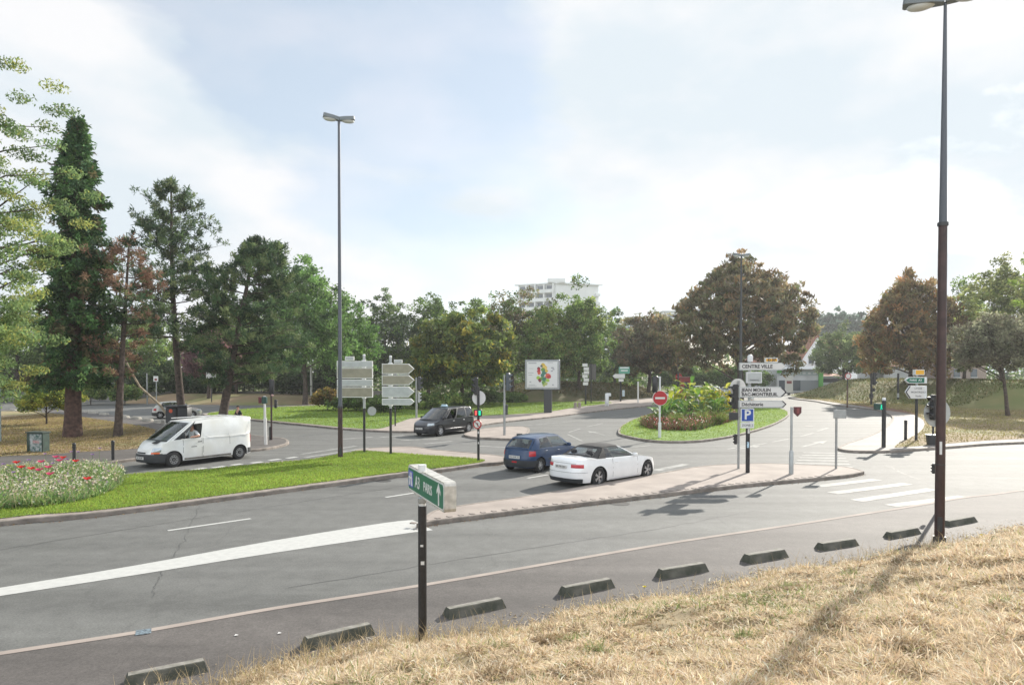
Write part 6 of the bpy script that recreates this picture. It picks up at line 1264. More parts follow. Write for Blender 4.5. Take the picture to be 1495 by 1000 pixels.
# far poplar screen and far wood on the horizon
rr3 = np.random.default_rng(91)
for i, px in enumerate(range(1176, 1290, 9)):
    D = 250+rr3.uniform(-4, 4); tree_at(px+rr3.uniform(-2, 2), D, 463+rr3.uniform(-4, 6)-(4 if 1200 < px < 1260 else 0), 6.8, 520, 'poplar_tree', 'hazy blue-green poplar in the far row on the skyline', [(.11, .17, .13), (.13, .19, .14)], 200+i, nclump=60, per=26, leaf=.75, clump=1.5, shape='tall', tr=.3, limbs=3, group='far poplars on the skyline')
cpt = []
for px in list(range(-260, 1700, 9)):
    D = 170+rr3.uniform(-8, 8); x = (px-747)/1000*D; hgt = 4+rr3.uniform(0, 3.5)+(2.5 if px < 900 else 3)
    for z in np.arange(1, hgt, 1.5): cpt.append((x+rr3.uniform(-.8, .8), D, z))
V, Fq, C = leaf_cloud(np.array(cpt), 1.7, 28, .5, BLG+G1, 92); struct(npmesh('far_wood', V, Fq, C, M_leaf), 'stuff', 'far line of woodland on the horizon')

# ---- conifers -----------------------------------------------------------------
def spray(P, Dn, n, ln, wd, spread, pal, seed, droop=.3):
    r_ = np.random.default_rng(seed); C = np.repeat(P, n, 0); Dd = np.repeat(Dn, n, 0); m_ = len(C)
    dirs = unit(Dd+r_.normal(0, spread, (m_, 3))+np.array([0, 0, -droop])); l_ = ln*r_.uniform(.6, 1.2, m_)
    base = C+r_.normal(0, ln*.3, (m_, 3)); W = unit(np.cross(dirs, unit(r_.normal(0, 1, (m_, 3)))))*(wd*r_.uniform(.6, 1.3, m_))[:, None]
    pal = np.asarray(pal, float); k_ = np.repeat(r_.integers(0, len(pal), len(P)), n); col = pal[k_]*np.repeat(r_.uniform(.65, 1.35, len(P)), n)[:, None]*r_.uniform(.8, 1.2, (m_, 1))
    return rhombs(base+dirs*(l_/2)[:, None], dirs*(l_/2)[:, None], W, col)
def branches(root, data, mt=M_bark):
    m = MB()
    for pts, r0 in data: m.tube(pts, [r0]+[r0*.6]*(len(pts)-2)+[.012], 5, cap=False)
    return m.build('branches', mt, root, smooth=True, sharp=180)
# tall dense conifer
b = G(106, 641); Hc = zat(118, 172, b.y); sc_ = b.y/1000
c = thing('tall_conifer', 'tall narrow dark green conifer with a thick reddish trunk', 'conifer', b)
rd = random.Random(8); m = MB(); lx_ = lambda z: .5*z/Hc
m.tube([(lx_(z), 0, z) for z in np.linspace(-.1, Hc-.3, 14)], [.56 if i == 0 else .46*(1-i/13.5)**.9+.02 for i in range(14)], 12, cap=False); m.build('trunk', M_barkr, c, smooth=True, sharp=180)
pp, dd_, br = [], [], []
z = 3.4
while z < Hc-.2:
    f_ = z/Hc; rmax = 2.75*(1-f_)**.56*(.62+.38*min(1, (z-2.2)/4.5))*min(1, (1-f_)*7+.15)*(.9+.16*math.sin(z*1.9)+.1*math.sin(z*4.1+1))+.10; k_ = rd.uniform(0, 6.28)
    for j in range(rd.choice([5, 6, 7]) if z < 16 else 5):
        a = k_+j*6.283/6+rd.uniform(-.35, .35); R_ = rmax*rd.choice([rd.uniform(.45, .8), rd.uniform(.85, 1.22), rd.uniform(.85, 1.22)]); x0 = lx_(z); up = .25 if f_ > .6 else -.05
        tip = Vector((x0+R_*math.cos(a), R_*math.sin(a), z+R_*up-R_*R_*.05)); br.append(([(x0, 0, z-.15), (x0+R_*.5*math.cos(a), R_*.5*math.sin(a), z+R_*.5*up+.06), tuple(tip)], .035*(1-f_)+.014))
        nq = max(3, int(R_*4.4))
        for q in range(nq):
            t = (.22+.78*(q+.5)/nq); p = Vector((x0+R_*t*math.cos(a), R_*t*math.sin(a), z+R_*t*up-R_*R_*t*t*.05)); 
            for _ in range(2): pp.append(p+Vector((rd.gauss(0, .14), rd.gauss(0, .14), rd.gauss(0, .08)))*(.6+R_*.3)); dd_.append((math.cos(a)*.8, math.sin(a)*.8, .05))
    z += .56*(1-f_*.4)
V, Fq, C = spray(np.array([tuple(p) for p in pp]), np.array(dd_), 24, .30, .055, .8, [(.055, .12, .04), (.085, .17, .055), (.035, .08, .032), (.13, .22, .07), (.06, .12, .055), (.09, .19, .06), (.08, .17, .06), (.16, .14, .07)], 9)
npmesh('crown', V, Fq, C, M_need, c); branches(c, br, M_barkr); print('conifer sprays', len(pp))
# pines: tufts at branch ends
def pine(label, base, H_, lean, crown_r, z0, pal, seed, tr=.3, levels=13, curve=.0, dens=1.0, name='pine_tree', taper=.75, tuft=.33, shift=(0, 0), nneed=30, updir=.5, widthf=None, dead=None):
    root = thing(name, label, 'pine', base); rd = random.Random(seed); N_ = 12
    ax = lambda z: Vector((lean[0]*(z/H_)**1.1+curve*math.sin(z/H_*3.1), lean[1]*(z/H_), z)); m = MB()
    m.tube([ax(H_*i/N_) if i else ax(0)-Vector((0, 0, .1)) for i in range(N_+1)], [tr*(1.25 if i == 0 else 1)*(1-.85*i/N_) for i in range(N_+1)], 10, cap=False); m.build('trunk', M_bark, root, smooth=True, sharp=180)
    P, Dn, br, DP, DD = [], [], [], [], []
    for l in range(levels):
        f_ = (l+.5)/levels; z = z0+(H_-z0)*f_**.9; R_ = min(1, .15+(1-f_)*5)*crown_r*(widthf(f_) if widthf else (1-f_)**.55*(.65+.35*min(1, f_*4))+.06)
        for j in range(rd.choice([4, 5, 6])):
            a = rd.uniform(0, 6.283); Rk = R_*rd.uniform(.55, 1.12); o_ = ax(z); el_ = rd.uniform(-.05, .35)+f_*.35
            sh = Vector((shift[0], shift[1], 0))*Rk/max(crown_r, .1)*rd.uniform(.3, 1)
            pts = [o_, o_+Vector((math.cos(a)*Rk*.5, math.sin(a)*Rk*.5, Rk*.5*el_*.6))+sh*.5, o_+Vector((math.cos(a)*Rk, math.sin(a)*Rk, Rk*el_))+sh]
            br.append((pts, .045*(1.1-f_)*tr/.3+.012))
            nt_ = int((2+Rk*2.6)*dens)
            for q in range(nt_):
                t = .35+.65*(q+rd.random())/nt_; p = pts[0].lerp(pts[1], t*2) if t < .5 else pts[1].lerp(pts[2], (t-.5)*2)
                side = Vector((rd.gauss(0, 1), rd.gauss(0, 1), abs(rd.gauss(0, .5))))*Rk*.13*(.4+t); e = p+side; tgt = (DP, DD) if dead and dead(e, rd) else (P, Dn)
                tgt[0].append(tuple(e)); tgt[1].append(tuple(Vector((math.cos(a)*.5, math.sin(a)*.5, updir))))
                if q % 2 == 0: br.append(([p, p.lerp(e, .6)+Vector((0, 0, -.03)), e], .014))
    V, Fq, C = spray(np.array(P), np.array(Dn), int(nneed*1.25), tuft*.80, .034, 1.0, pal, seed+1, droop=-.1)
    npmesh('crown', V, Fq, C, M_need, root)
    if DP: V, Fq, C = spray(np.array(DP), np.array(DD), int(nneed*1.25), tuft*.85, .032, 1.0, [(.25, .145, .095), (.19, .11, .075), (.30, .19, .12)], seed+2, droop=.2); o = npmesh('dead_foliage', V, Fq, C, M_need, root); o['label'] = 'rust brown dead needles'
    branches(root, br); return root
PN = [(.07, .12, .055), (.115, .17, .07), (.04, .075, .038), (.18, .22, .095)]
b = G(172, 640); pine('slender pine with clumps of rust brown dead needles', b, zat(190, 350, b.y), (.8, 0), 2.3, 3.2, PN, 31, tr=.24, levels=12, dens=.9, name='half_dead_pine', tuft=.34, nneed=26, widthf=lambda f_: .55+.5*math.sin(f_*3.0), dead=lambda p, r: (abs(p.z-9.9) < 1.2 and r.random() < .85) or (p.z < 6.2 and r.random() < .8) or r.random() < .2)
b = AT(266, 541, 52); b.z = 0; pine('tall open pine with a rounded top in the middle of the conifers', b, zat(257, 262, 52), (-.7, 0), 4.3, 5.0, PN, 32, tr=.32, levels=17, dens=1.15, tuft=.42, nneed=30, curve=-.3, widthf=lambda f_: (1.05-f_**1.7*.85)*(.7+.3*min(1, f_*4)))
b = AT(323, 541, 50); b.z = 0; pine('broad dark pine on a leaning trunk, its branches sweeping right', b, zat(375, 352, 50), (2.6, 0), 4.4, 2.5, [(.06, .11, .045), (.095, .155, .065), (.035, .07, .035), (.17, .22, .09)], 33, tr=.34, levels=17, dens=1.7, tuft=.42, nneed=32, shift=(1.9, 0), updir=.7, widthf=lambda f_: (1.02-f_**2*.62))
# leaning dead branch
A_, B_ = AT(180, 520, 55), AT(236, 590, 57); o_ = thing('fallen_branch', 'long pale bare branch leaning down from the trees towards the silver car', 'branch', (B_.x, B_.y, 0)); m = MB(); bo_ = Vector((B_.x, B_.y, 0)); mid = A_.lerp(B_, .5)+Vector((-.25, 0, -.5)); B2 = AT(244, 600, 57); B2.z = .3
m.tube([A_-bo_, A_.lerp(mid, .5)-bo_+Vector((0, 0, -.1)), mid-bo_, B_-bo_+Vector((-.1, 0, -.1)), B2-bo_], [.07, .08, .09, .10, .10], 7); m.build('limb', mat('bare_wood', (.30, .25, .18), .9, var=.3, vscale=4), o_, smooth=True)
# left-edge locust tree: feathery pale foliage, trunk outside the frame
b = AT(-95, 541, 27); b.z = 0
lt = thing('locust_tree', 'feathery pale yellow-green tree filling the left edge of the view', 'tree', b)
P = crown_points(620, (4.6, 4.2, 8.2), 10.3, 301, .16, .45, base_cut=-.95); P[:, 0] *= 1.0; dens_ = np.random.default_rng(5).uniform(0, 1, len(P)) < np.where(P[:, 2] > 10.6, .55, 1.0); P = P[dens_]
V, Fq, C = leaf_cloud(P, .60, 175, .056, [(.20, .29, .11), (.25, .34, .12), (.15, .23, .09), (.32, .34, .10), (.13, .20, .08)], 302, elong=1.5, droop=.5, flat=.45, jit=.25); npmesh('crown', V, Fq, C, M_leaf, lt)
rd = random.Random(3); trunk_mesh(lt, .30, 14, [tuple(P[rd.randrange(len(P))]) for _ in range(110)], 303, lean=(.8, 0), thin=.012, fork=.2)
b = G(68, 622); broad_tree('yellow_green_bush', 'yellow-green multi-stemmed bush on the left dry lawn', b, zat(60, 548, b.y), 1.75, .55, .07, [(.28, .32, .06), (.20, .27, .06), (.14, .20, .05), (.36, .35, .07)], 310, nclump=170, per=70, leaf=.10, clump=.42, limbs=24, cat='bush', fork=.05)
b = AT(1552, 541, 62); b.z = 0; rt = thing('overhanging_tree', 'bright green twigs hanging into view at the right edge', 'tree', b); P = crown_points(300, (3.7, 3.2, 5.6), 12.0, 320, .25, .5); V, Fq, C = leaf_cloud(P, .5, 40, .13, [(.22, .32, .06), (.28, .38, .08)], 321, elong=1.3); npmesh('crown', V, Fq, C, M_leaf, rt); trunk_mesh(rt, .22, 12, [tuple(P[i]) for i in range(24)], 322, thin=.012)

# ---- flower meadow on the near island ---------------------------------------------
rf_ = np.random.default_rng(55); bed = smooth_poly(GP([(-140, 775), (0, 752), (60, 747), (120, 738), (165, 722), (180, 706), (165, 694), (110, 692), (0, 700), (-140, 716)]), 3)
xs = [p.x for p in bed]; ys = [p.y for p in bed]; X = rf_.uniform(min(xs), max(xs), 60000); Y = rf_.uniform(min(ys), max(ys), 60000); ok = in_poly(X, Y, bed); X, Y = X[ok][:26000], Y[ok][:26000]; n = len(X)
pal = np.array([(.20, .32, .09), (.15, .27, .10), (.30, .36, .13), (.42, .37, .24), (.12, .20, .08)]); c = pal[rf_.choice(5, n, p=[.3, .25, .2, .15, .1])]*rf_.uniform(.7, 1.3, (n, 1)); hh_ = .24+.28*rf_.uniform(0, 1, n)+.13*sinn(X*1.3, Y*1.3, 9)+.06*sinn(X*4, Y*4, 10)
blades('meadow_foliage', X, Y, np.full(n, .12), hh_, rf_.uniform(.015, .045, n), rf_.uniform(.05, 1.2, n), c, M_blade, 'tangled green and buff meadow plants of the flower bed', 56)
k_ = 5200; i_ = rf_.integers(0, n, k_); P = np.stack([X[i_]+rf_.normal(0, .1, k_), Y[i_]+rf_.normal(0, .1, k_), .12+rf_.uniform(.08, .52, k_)], 1)
pal = np.array([(.62, .60, .46), (.50, .46, .32), (.46, .34, .28), (.66, .65, .56), (.30, .24, .30), (.30, .38, .14)]); c = pal[rf_.choice(6, k_, p=[.3, .22, .16, .12, .1, .1])]
U = unit(rf_.normal(0, 1, (k_, 3))); W = unit(np.cross(U, rf_.normal(0, 1, (k_, 3)))); s_ = rf_.uniform(.015, .05, k_)[:, None]; V, Fq, C = rhombs(P, U*s_, W*s_*.8, c); struct(npmesh('faded_blooms', V, Fq, C, M_leaf), 'stuff', 'faded cream and pinkish seed heads among the meadow plants')
M_petal = mat('poppy_petal', (.62, .03, .03), .6, transl=.35); M_petal2 = mat('pink_petal', (.60, .06, .16), .6, transl=.35); M_viol = mat('violet_petal', (.30, .17, .42), .6, transl=.3); M_stem = mat('stem_green', (.10, .16, .05), .8)
def flower(px, py, D, mt, name, label, group, r0, cat='flower', pet=5):
    p = AT(px, py, D); root = thing(name, label, cat, (p.x, p.y, .12), random.uniform(0, 6), group); h = p.z-.12; m = MB(); m.tube([(0, 0, 0), (.03, .01, h*.5), (0, 0, h)], .006, 5); m.build('stem', M_stem, root)
    m = MB()
    for i in range(pet):
        a = 6.283*i/pet; P_ = []
        for u in range(4):
            t = u/3; P_.append([(r0*t*math.cos(a+w*(.62*math.sin(t*2.6)+.1)), r0*t*math.sin(a+w*(.62*math.sin(t*2.6)+.1)), h+r0*.55*t*t) for w in (-1, -.3, .3, 1)])
        m.grid(P_)
    m.build('petals', mt, root, smooth=True, sharp=180); m = MB(); m.ball((0, 0, h+.01), r0*.18, 8, 5); m.build('centre', M_ink, root); return root
dfl = lambda py: D_(py)
for px, py in [(24, 676), (60, 675), (82, 668), (87, 673), (92, 669), (71, 683), (73, 693), (111, 674), (46, 685), (31, 683), (57, 687), (128, 700)]: flower(px, py, 3.36/((py-541)/1000)*random.uniform(.97, 1.0), M_petal if random.random() < .8 else M_petal2, 'poppy', 'red poppy standing above the faded meadow on the near island', 'red poppies in the flower bed', .13)
for px, py in [(5, 678), (42, 672), (104, 660), (114, 660), (98, 671), (135, 664), (77, 677), (20, 690), (146, 655), (66, 663)]: flower(px, py, 3.3/((py-541)/1000)*random.uniform(.97, 1.0), M_viol, 'violet_flower', 'small violet flower on a thin stalk above the near meadow bed', 'violet flowers in the flower bed', .07, pet=6)
o = flower(16, 681, 28, mat('lime_leaf', (.30, .38, .02), .6, transl=.3), 'lime_leaved_plant', 'single bright lime leaf spray left of the poppies', None, .16, 'plant', 3)
for px, py, lab in [(941, 857, 'yellow dandelion at the top edge of the dry bank, near the middle'), (1433, 781, 'yellow dandelion at the top edge of the dry bank, right of the lamp'), (528, 952, 'yellow-green dandelion at the foot of the dry bank left of the motorway sign')]:
    D = G(px, py+8).y-.15; flower(px, py, D, mat('dandelion', (.75, .62, .02), .6, transl=.3), 'dandelion', lab, None, .035, pet=9)

# ---- planting of the oval island ---------------------------------------------------------
def big_leaf_plant(px, py, top, label, seed, pal, nleaf=26, wide=1.0, blade=.9, name='canna_plant'):
    b = G(px, py); H_ = AT(px, top, b.y).z; root = thing(name, label, 'plant', b, 0); rd = random.Random(seed); m = MB(); st = MB(); V = []
    cols = []; F_ = []
    for i in range(nleaf):
        a = rd.uniform(0, 6.283); hb = H_*rd.uniform(.15, .92); r0 = rd.uniform(0, .25)*wide; L_ = blade*rd.uniform(.6, 1.2); w_ = L_*rd.uniform(.15, .23); x0, y0 = r0*math.cos(a), r0*math.sin(a); el_ = rd.uniform(.5, 1.3)
        st.tube([(x0*.3, y0*.3, .1), (x0, y0, hb)], .018, 5); prev = None; o0 = len(V); c = np.array(rd.choice(pal))*rd.uniform(.75, 1.25)
        p = Vector((x0, y0, hb)); e = el_
        for s__ in range(6):
            ww = w_*math.sin(math.pi*(s__+.35)/6.0); sd = Vector((-math.sin(a), math.cos(a), 0)); lift = Vector((0, 0, ww*.25)); V += [tuple(p-sd*ww+lift), tuple(p), tuple(p+sd*ww+lift)]; cols += [c, c*.9, c]
            p = p+Vector((math.cos(a)*math.cos(e), math.sin(a)*math.cos(e), math.sin(e)))*L_/5; e -= rd.uniform(.15, .4)
        for s__ in range(5):
            k_ = o0+s__*3; F_ += [(k_, k_+1, k_+4, k_+3), (k_+1, k_+2, k_+5, k_+4)]
    npmesh('leaves', np.array(V), np.array(F_), np.array(cols), M_leaf, root); st.build('stalks', M_stem, root); return root
YG = [tuple(c*1.35 for c in k_) for k_ in [(.24, .30, .03), (.17, .26, .03), (.32, .35, .04), (.11, .20, .03), (.38, .38, .06)]]; DG = [(.09, .20, .04), (.13, .25, .05), (.20, .31, .06)]
for i, (px, py, top, lab, pal, nl) in enumerate([(978, 616, 574, 'leftmost lush yellow-green plant of the oval island', YG, 44), (990, 612, 566, 'bright yellow-green banana-like plant second from the left', YG, 46), (1008, 610, 556, 'tallest banana-like plant of the oval island', YG+DG, 54), (1020, 614, 570, 'green banana-like plant right of the tallest one', YG, 40), (1036, 609, 566, 'arching yellow-green plant in the middle of the oval island', YG, 44), (1052, 611, 562, 'tall yellow-green plant left of the round backing disc', YG, 46), (1063, 614, 570, 'golden plant beside the median traffic light', [(.45, .36, .03), (.30, .30, .03)], 36), (970, 622, 592, 'low dark green leafy plant behind the no-entry post', DG, 40), (1000, 620, 588, 'dark green leafy plant in the front middle of the oval island', DG, 46), (1044, 618, 585, 'dark green leafy plant on the right of the planting', DG, 40)]): big_leaf_plant(px, py, top, lab, 400+i, pal, nl, 3.2, .95)
# strappy ornamental grass and low pink bedding
for i, (px, py, lab) in enumerate([(1026, 623, 'strappy ornamental grass clump in the centre of the planting'), (988, 626, 'strappy grass clump left of the centre of the planting'), (1050, 622, 'strappy grass clump on the right of the planting')]):
    b = G(px, py); n = 420; a = rf_.uniform(0, 6.28, n); r0 = rf_.uniform(0, .15, n); c = np.array([(.22, .27, .07)])*rf_.uniform(.6, 1.5, (n, 1)); o = blades('ornamental_grass', r0*np.cos(a), r0*np.sin(a), np.full(n, .1), rf_.uniform(.7, 1.35, n), np.full(n, .035), rf_.uniform(.2, 1.1, n), c, M_blade, lab, 500+i); del o['kind']; tag(o, lab, 'plant'); o.location = b
bed = smooth_poly(GP([(937, 621), (950, 629), (985, 631.5), (1020, 631), (1040, 625), (1068, 618), (1074, 610), (1050, 606), (980, 612)]), 3); xs = [p.x for p in bed]; ys = [p.y for p in bed]; X = rf_.uniform(min(xs), max(xs), 40000); Y = rf_.uniform(min(ys), max(ys), 40000); ok = in_poly(X, Y, bed); X, Y = X[ok][:9000], Y[ok][:9000]; n = len(X)
pal = np.array([(.11, .15, .04), (.20, .14, .07), (.09, .12, .04), (.24, .10, .08), (.15, .19, .05)]); zz__ = sinn(X*.8, Y*.8, 61); k_ = np.clip(((zz__+1)*2.5).astype(int)+rf_.integers(-1, 2, n), 0, 4); c = pal[k_]*rf_.uniform(.7, 1.3, (n, 1))
blades('low_bedding', X, Y, np.full(n, .12), rf_.uniform(.3, .75, n), np.full(n, .06), rf_.uniform(.1, .9, n), c, M_blade, 'low green and reddish bedding plants round the foot of the tall ones', 63)
k_ = 1500; i_ = rf_.integers(0, n, k_); P = np.stack([X[i_], Y[i_], .12+rf_.uniform(.3, .75, k_)], 1); pal = np.array([(.45, .12, .10), (.50, .25, .22), (.55, .50, .45), (.40, .10, .14)]); c = pal[rf_.integers(0, 4, k_)]; U = unit(rf_.normal(0, 1, (k_, 3))); W = unit(np.cross(U, rf_.normal(0, 1, (k_, 3)))); V, Fq, C = rhombs(P, U*.05, W*.04, c); struct(npmesh('bedding_blooms', V, Fq, C, M_leaf), 'stuff', 'small reddish blooms scattered over the bedding')
# climbing leaves on the dark bank and the mound (rough grass)
def rough(name, label, pxr, Dr, n, pal, seed, hsel, hgt=.35):
    r_ = np.random.default_rng(seed); D = r_.uniform(*Dr, n); X = (r_.uniform(*pxr, n)-747)/1000*D; dg = bpy.context.evaluated_depsgraph_get(); o = bpy.data.objects[hsel]; P = []
    for x, y in zip(X, D):
        hit, loc, nn_, _ = o.ray_cast(Vector((x, y, 20)), Vector((0, 0, -1)))
        if hit and loc.z > .12: P.append(loc)
    P = np.array([tuple(p) for p in P]); m_ = len(P); c = np.array(pal)[r_.integers(0, len(pal), m_)]*r_.uniform(.7, 1.3, (m_, 1)); return blades(name, P[:, 0], P[:, 1], P[:, 2], r_.uniform(.5, 1.3, m_)*hgt, np.full(m_, .10), r_.uniform(.2, 1.4, m_), c, M_blade, label, seed+1)
bpy.context.view_layer.update()
rough('mound_rough_grass', 'rough grass on the right mound', (1150, 1560), (72, 116), 26000, [(.20, .18, .08), (.13, .16, .045), (.26, .21, .10), (.10, .13, .04)], 601, 'grass_mound', .22)
rough('bank_ground_cover', 'dark ground cover on the far bank', (730, 985), (88, 120), 12000, [(.10, .10, .04), (.07, .08, .03), (.15, .11, .05)], 603, 'dark_bank', .4)

# ================================================================ BUILDINGS
def slab(name, label, base, rz, w, dpt, h, mt, cat='building'):
    root = thing(name, label, cat, base, rz); m = MB(); m.box((0, 0, h/2), (w, dpt, h)); wl = m.build('wall', mt, root); return root, wl
M_apt = mat('apartment_render', (.66, .67, .66), .8, var=.05, vscale=.3); M_win = mat('far_window', (.08, .10, .12), .15, coat=.5); M_roof = mat('clay_tiles', (.28, .13, .085), .85, var=.3, vscale=2, bump=.6, bscale=8)
D = 240; c_ = AT(812, 541, D); zt = zat(812, 413, D)
ap = thing('apartment_building', 'white flat-roofed apartment block rising behind the trees', 'apartment building', (c_.x, c_.y, 0), 0)
aL, aR = R(155), R(20); uL, uR = Vector((math.cos(aL), math.sin(aL), 0)), Vector((math.cos(aR), math.sin(aR), 0)); wL, wR = 14.5, 16.5
def quadwall(nm, u, w, z0, z1, mt, off=0, x0=0, th=.3, nrm=None, par=ap):
    n_ = nrm; A = u*x0+n_*off; B = u*(x0+w)+n_*off; m = MB(); m.prism([tuple((A).xy), tuple(B.xy), tuple((B-n_*th).xy), tuple((A-n_*th).xy)], z0, z1); return m.build(nm, mt, par)
nL = Vector((-math.sin(aL), math.cos(aL), 0)); nL = nL if nL.y < 0 else -nL; nR = Vector((-math.sin(aR), math.cos(aR), 0)); nR = nR if nR.y < 0 else -nR
m = MB(); m.prism([(0, 0), tuple((uR*wR).xy), tuple((uR*wR+uL*wL).xy), tuple((uL*wL).xy)], 0, zt-.3); m.build('wall', M_apt, ap)
m = MB(); e = .8; m.prism([tuple((-uR*e-uL*e).xy), tuple((uR*(wR+e)-uL*e).xy), tuple((uR*(wR+e)+uL*(wL+e)).xy), tuple((-uR*e+uL*(wL+e)).xy)], zt-.3, zt+.15); ro = m.build('roof', M_apt, ap)
m = MB(); q_ = uR*2+uL*2; m.box((q_.x, q_.y, zt+.8), (6, 4, 1.3)); m.build('plant_room', M_apt, ro); q_ = uR*8.5+uL*2; m = MB(); m.box((q_.x, q_.y, zt+1.2), (.8, .8, 2.2)); m.build('chimney', M_beige, ro)
for fl in range(5):
    z1 = zt-.5-fl*3.0; z0 = z1-2.7
    quadwall('balcony', uL, wL*.93, z0-.05, z0+1.0, M_apt, 1.35, wL*.06, .12, nL); quadwall('balcony_floor', uL, wL*.93, z0-.25, z0-.05, M_apt, 1.35, wL*.06, 1.34, nL)
    for k_ in range(4): quadwall('window', uL, wL*.17, z0+.1, z1-.3, M_win, .05, wL*(.08+.235*k_), .06, nL); quadwall('pier', uL, .5, z0-.05, z1+.1, M_apt, 1.3, wL*(.04+.235*k_), 1.28, nL)
for x_, z_ in ((5.5, 1.8), (7.5, 1.8), (5.5, 5.0)): quadwall('vent_window', uR, .5, zt-z_-.5, zt-z_, M_win, .05, x_, .06, nR)
for fl in range(4): quadwall('side_balcony', uR, 1.6, zt-3.2-fl*3-1.0, zt-3.2-fl*3, M_apt, 1.0, wR-1.4, .9, nR)
def small_block(px0, px1, top, D, label, mt):
    A = AT(px0, top, D); B = AT(px1, top, D); root = thing('distant_block', label, 'building', ((A.x+B.x)/2, D, 0)); w = B.x-A.x; m = MB(); m.box((0, 0, A.z/2), (w, 10, A.z)); m.build('wall', mt, root); m = MB(); m.box((0, 0, A.z+.2), (w+.8, 10.8, .4)); m.build('roof', M_grey, root)
    for i in range(4):
        m = MB(); m.box((0, -5.03, A.z-1.6-3*i), (w*.86, .06, 1.3)); m.build('window_band', M_win, root)
    return root
small_block(914, 928, 465, 300, 'small distant bluish block left of the rusty chestnut', mat('far_block', (.36, .42, .46), .8)); small_block(964, 998, 457, 280, 'long pale distant block between the two brown trees', M_apt)
small_block(298, 322, 460, 260, 'pale distant building glimpsed between the pines', M_apt)
# white gable house with clay roof
def house(label, px0, px1, D, eave, ridge, rz, mt, depth=10, gable_front=True, name='house'):
    A = AT(px0, 541, D); B = AT(px1, 541, D); w = B.x-A.x; root = thing(name, label, 'house', ((A.x+B.x)/2, D+depth/2, 0), rz); he, hr = zat(0, eave, D), zat(0, ridge, D)
    m = MB(); T = Matrix.Rotation(R(90), 4, 'X')
    if gable_front: m.prism([(-w/2, 0), (w/2, 0), (w/2, he), (0, hr), (-w/2, he)], -depth/2, depth/2, T=T)
    else: m.box((0, 0, he/2), (w, depth, he))
    m.build('wall', mt, root)
    m = MB(); o_ = .35
    if gable_front:
        for sg in (-1, 1): m.prism([(0, hr+.05), (sg*(w/2+o_), he-(hr-he)*o_/(w/2)+.05), (sg*(w/2+o_), he-(hr-he)*o_/(w/2)+.28), (0, hr+.30)][::sg], -depth/2-o_, depth/2+o_, T=T)
    else:
        T2 = Matrix.Rotation(R(90), 4, 'X') @ Matrix.Identity(4)
        m.add([(-w/2-o_, -depth/2-o_, he), (w/2+o_, -depth/2-o_, he), (w/2+o_, 0, hr), (-w/2-o_, 0, hr), (-w/2-o_, depth/2+o_, he), (w/2+o_, depth/2+o_, he)], [(0, 1, 2, 3), (3, 2, 5, 4), (0, 3, 4), (1, 5, 2)])
    rf2 = m.build('roof', M_roof, root); m = MB(); m.box((w*.22, 0, hr+.3), (.6, .6, 1.4)); m.build('chimney', M_roof, rf2)
    return root, w, he, hr, depth
M_wh = mat('white_render', (.80, .82, .84), .8, var=.06, vscale=.8); M_gr = mat('grey_render', (.55, .56, .57), .8, var=.1, vscale=.6)
def win(root, x, z, w, h, dpt, mt=M_win):
    m = MB(); m.box((x, -dpt/2-.04, z), (w, .08, h)); f_ = m.build('window', mt, root); m = MB(); m.box((x, -dpt/2-.10, z-h/2-.08), (w+.2, .12, .12)); m.build('sill', M_white, f_)
rt_, w, he, hr, dp = house('white gabled house with a clay roof behind the shop', 1172, 1214, 135, 522, 491, 0, M_wh); 
for x_, z_ in ((-1.2, hr-4.6), (1.4, hr-4.6), (-1.2, hr-7.4), (1.4, hr-7.4)): win(rt_, x_, z_, 1.0, 1.5, dp)
win(rt_, 0, hr-2.0, .8, .9, dp)
rt_, w, he, hr, dp = house('long clay-roofed house behind the white gabled one', 1196, 1262, 150, 520, 492, 0, M_wh, gable_front=False)
for k_ in range(4): win(rt_, -3.6+k_*2.4, he-2, 1.0, 1.4, dp)
rt_, w, he, hr, dp = house('low white garage with a dark door strip right of the shop', 1199, 1232, 128, 549, 545, 0, M_wh, 6, False, 'garage'); m = MB(); m.box((0, -3.04, 2.2), (w*.85, .08, .8)); m.build('door_strip', M_ink, rt_); m = MB(); m.box((0, -3.04, .95), (w*.8, .06, 1.6)); m.build('door', M_gr, rt_)
rt_, w, he, hr, dp = house('grey-white house behind the largest brown tree', 1108, 1150, 140, 530, 512, 0, M_gr)
rt_, w, he, hr, dp = house('grey house half hidden behind the orange chestnut', 1290, 1350, 118, 535, 520, 0, M_gr, 9, False)
for k_ in range(4): win(rt_, -2.6+k_*1.8, 1.9, .8, 1.0, dp)
rt_, w, he, hr, dp = house('pale brick house right of the thick brown lamp shaft', 1382, 1440, 112, 500, 478, 0, mat('pale_brick', (.35, .28, .25), .85, var=.15, vscale=6), 9)
for x_ in (-1.6, 1.2): win(rt_, x_, 3.6, 1.0, 1.3, dp)
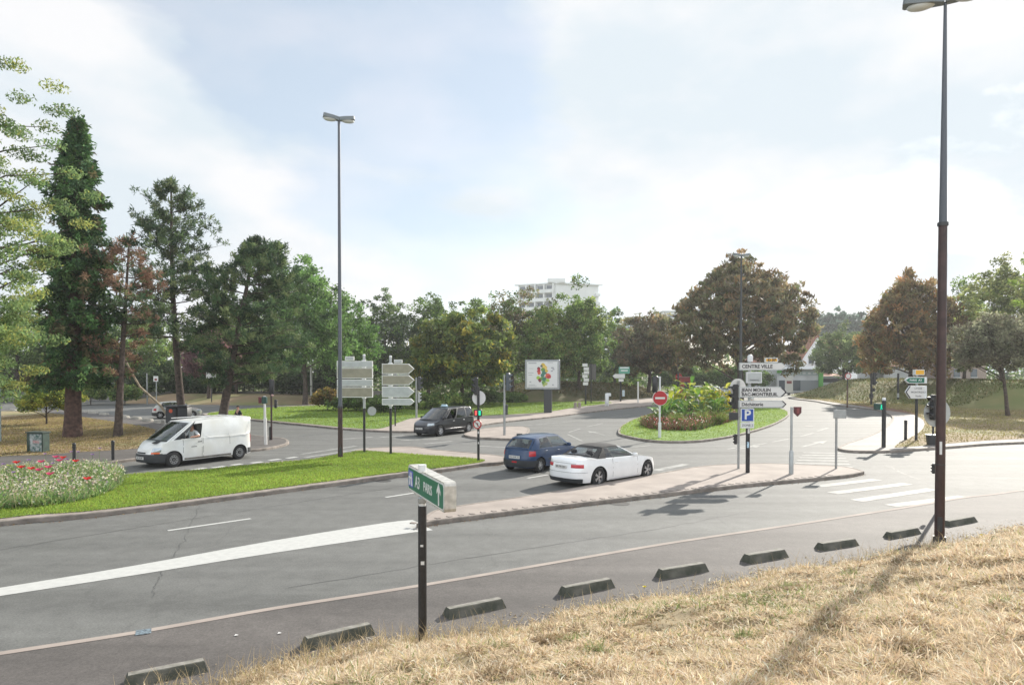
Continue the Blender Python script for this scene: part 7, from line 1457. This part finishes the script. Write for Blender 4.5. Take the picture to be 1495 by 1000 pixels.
# shop with canopy and green pillar
A = AT(1134, 541, 127); B = AT(1201, 541, 127); w = B.x-A.x; sh = thing('shop', 'single-storey shop with a white canopy and a green pillar', 'shop', ((A.x+B.x)/2, 130, 0)); hs = zat(0, 539, 127)
m = MB(); m.box((0, 0, hs/2), (w, 6, hs)); m.build('wall', M_gr, sh); m = MB(); m.box((0, -3.4, hs+.1), (w+.4, 1.2, .25)); m.box((0, 0, hs+.25), (w+.3, 6.5, .2)); m.build('canopy', M_wh, sh); m = MB(); m.box((-.3, -3.05, hs-.75), (w*.84, .12, .75)); fs_ = m.build('fascia', mat('shop_fascia', (.40, .47, .47), .6), sh)
m = MB()
for k_ in range(4): m.box((.8+k_*.95, -3.14, hs-.75), (.5, .05, .32))
m.build('fascia_sign', M_white, fs_)
m = MB(); m.box((-1.8, -3.06, 1.25), (w*.48, .06, 1.9)); m.build('shop_window', M_win, sh); m = MB(); m.box((1.9, -3.06, 1.25), (w*.42, .08, 1.9)); m.build('shutter', mat('shutter', (.22, .24, .25), .6), sh)
m = MB(); m.box((w/2-.45, -3.25, hs*.50), (.75, .4, hs*1.0)); m.build('green_pillar', mat('shop_green', (.10, .38, .06), .5), sh); m = MB(); m.box((-w/2+.4, -3.2, hs-.35), (.8, .3, .7)); m.build('green_corner_sign', mat('shop_green', (.10, .38, .06), .5), sh)
b = AT(1152, 541, 112); ad = thing('advertising_panel', 'pale standing advertising panel in front of the shop window', 'advertising panel', (b.x, 112, 0)); m = MB(); m.box((0, 0, 1.75), (1.25, .2, 2.7)); m.build('panel', M_signw, ad); m = MB(); m.box((0, -.11, 2.1), (.8, .02, .45)); m.build('red_picture', mat('dull_red', (.22, .05, .05), .5), ad); m = MB(); m.box((0, 0, .2), (.4, .18, .4)); m.build('foot', M_navy, ad)
# low wall with railings at the far left
A = AT(-120, 541, 90); B = AT(560, 541, 96); u = (B-A).normalized(); lw_ = thing('low_wall', 'low grey wall with a railing along the far left road', 'wall', (A.x, A.y, 0), math.atan2(u.y, u.x)); ln = (B-A).length
m = MB(); m.box((ln/2, 0, .55), (ln, .25, 1.1)); m.build('wall_base', mat('wall_grey', (.26, .25, .23), .9, var=.2, vscale=1), lw_); m = MB(); m.box((ln/2, 0, 1.13), (ln, .33, .06)); m.build('coping', M_stone, lw_)
m = MB()
for i in range(int(ln/2.4)): m.box((i*2.4+.5, 0, 1.75), (.06, .06, 1.2))
for z_ in (1.5, 1.9, 2.3): m.box((ln/2, 0, z_), (ln, .04, .04))
m.build('railing', M_galv, lw_)
# dark evergreen hedge behind the far centre lawn
# ---------------------------------------------------------------- air
HZ = 1
if HZ:
    m = MB(); m.box((0, 190, 22), (640, 460, 50)); hz = m.build('haze', bpy.data.materials.new('haze_air')); hz['kind'] = 'stuff'; hz['label'] = 'thin bright summer haze over the junction'
    hm = hz.data.materials[0]; hm.use_nodes = True; t = hm.node_tree; t.nodes.clear(); pv = t.nodes.new('ShaderNodeVolumePrincipled'); pv.inputs['Color'].default_value = (.95, .97, 1, 1); pv.inputs['Density'].default_value = .0004; pv.inputs['Anisotropy'].default_value = .3
    oo = t.nodes.new('ShaderNodeOutputMaterial'); t.links.new(pv.outputs[0], oo.inputs['Volume'])
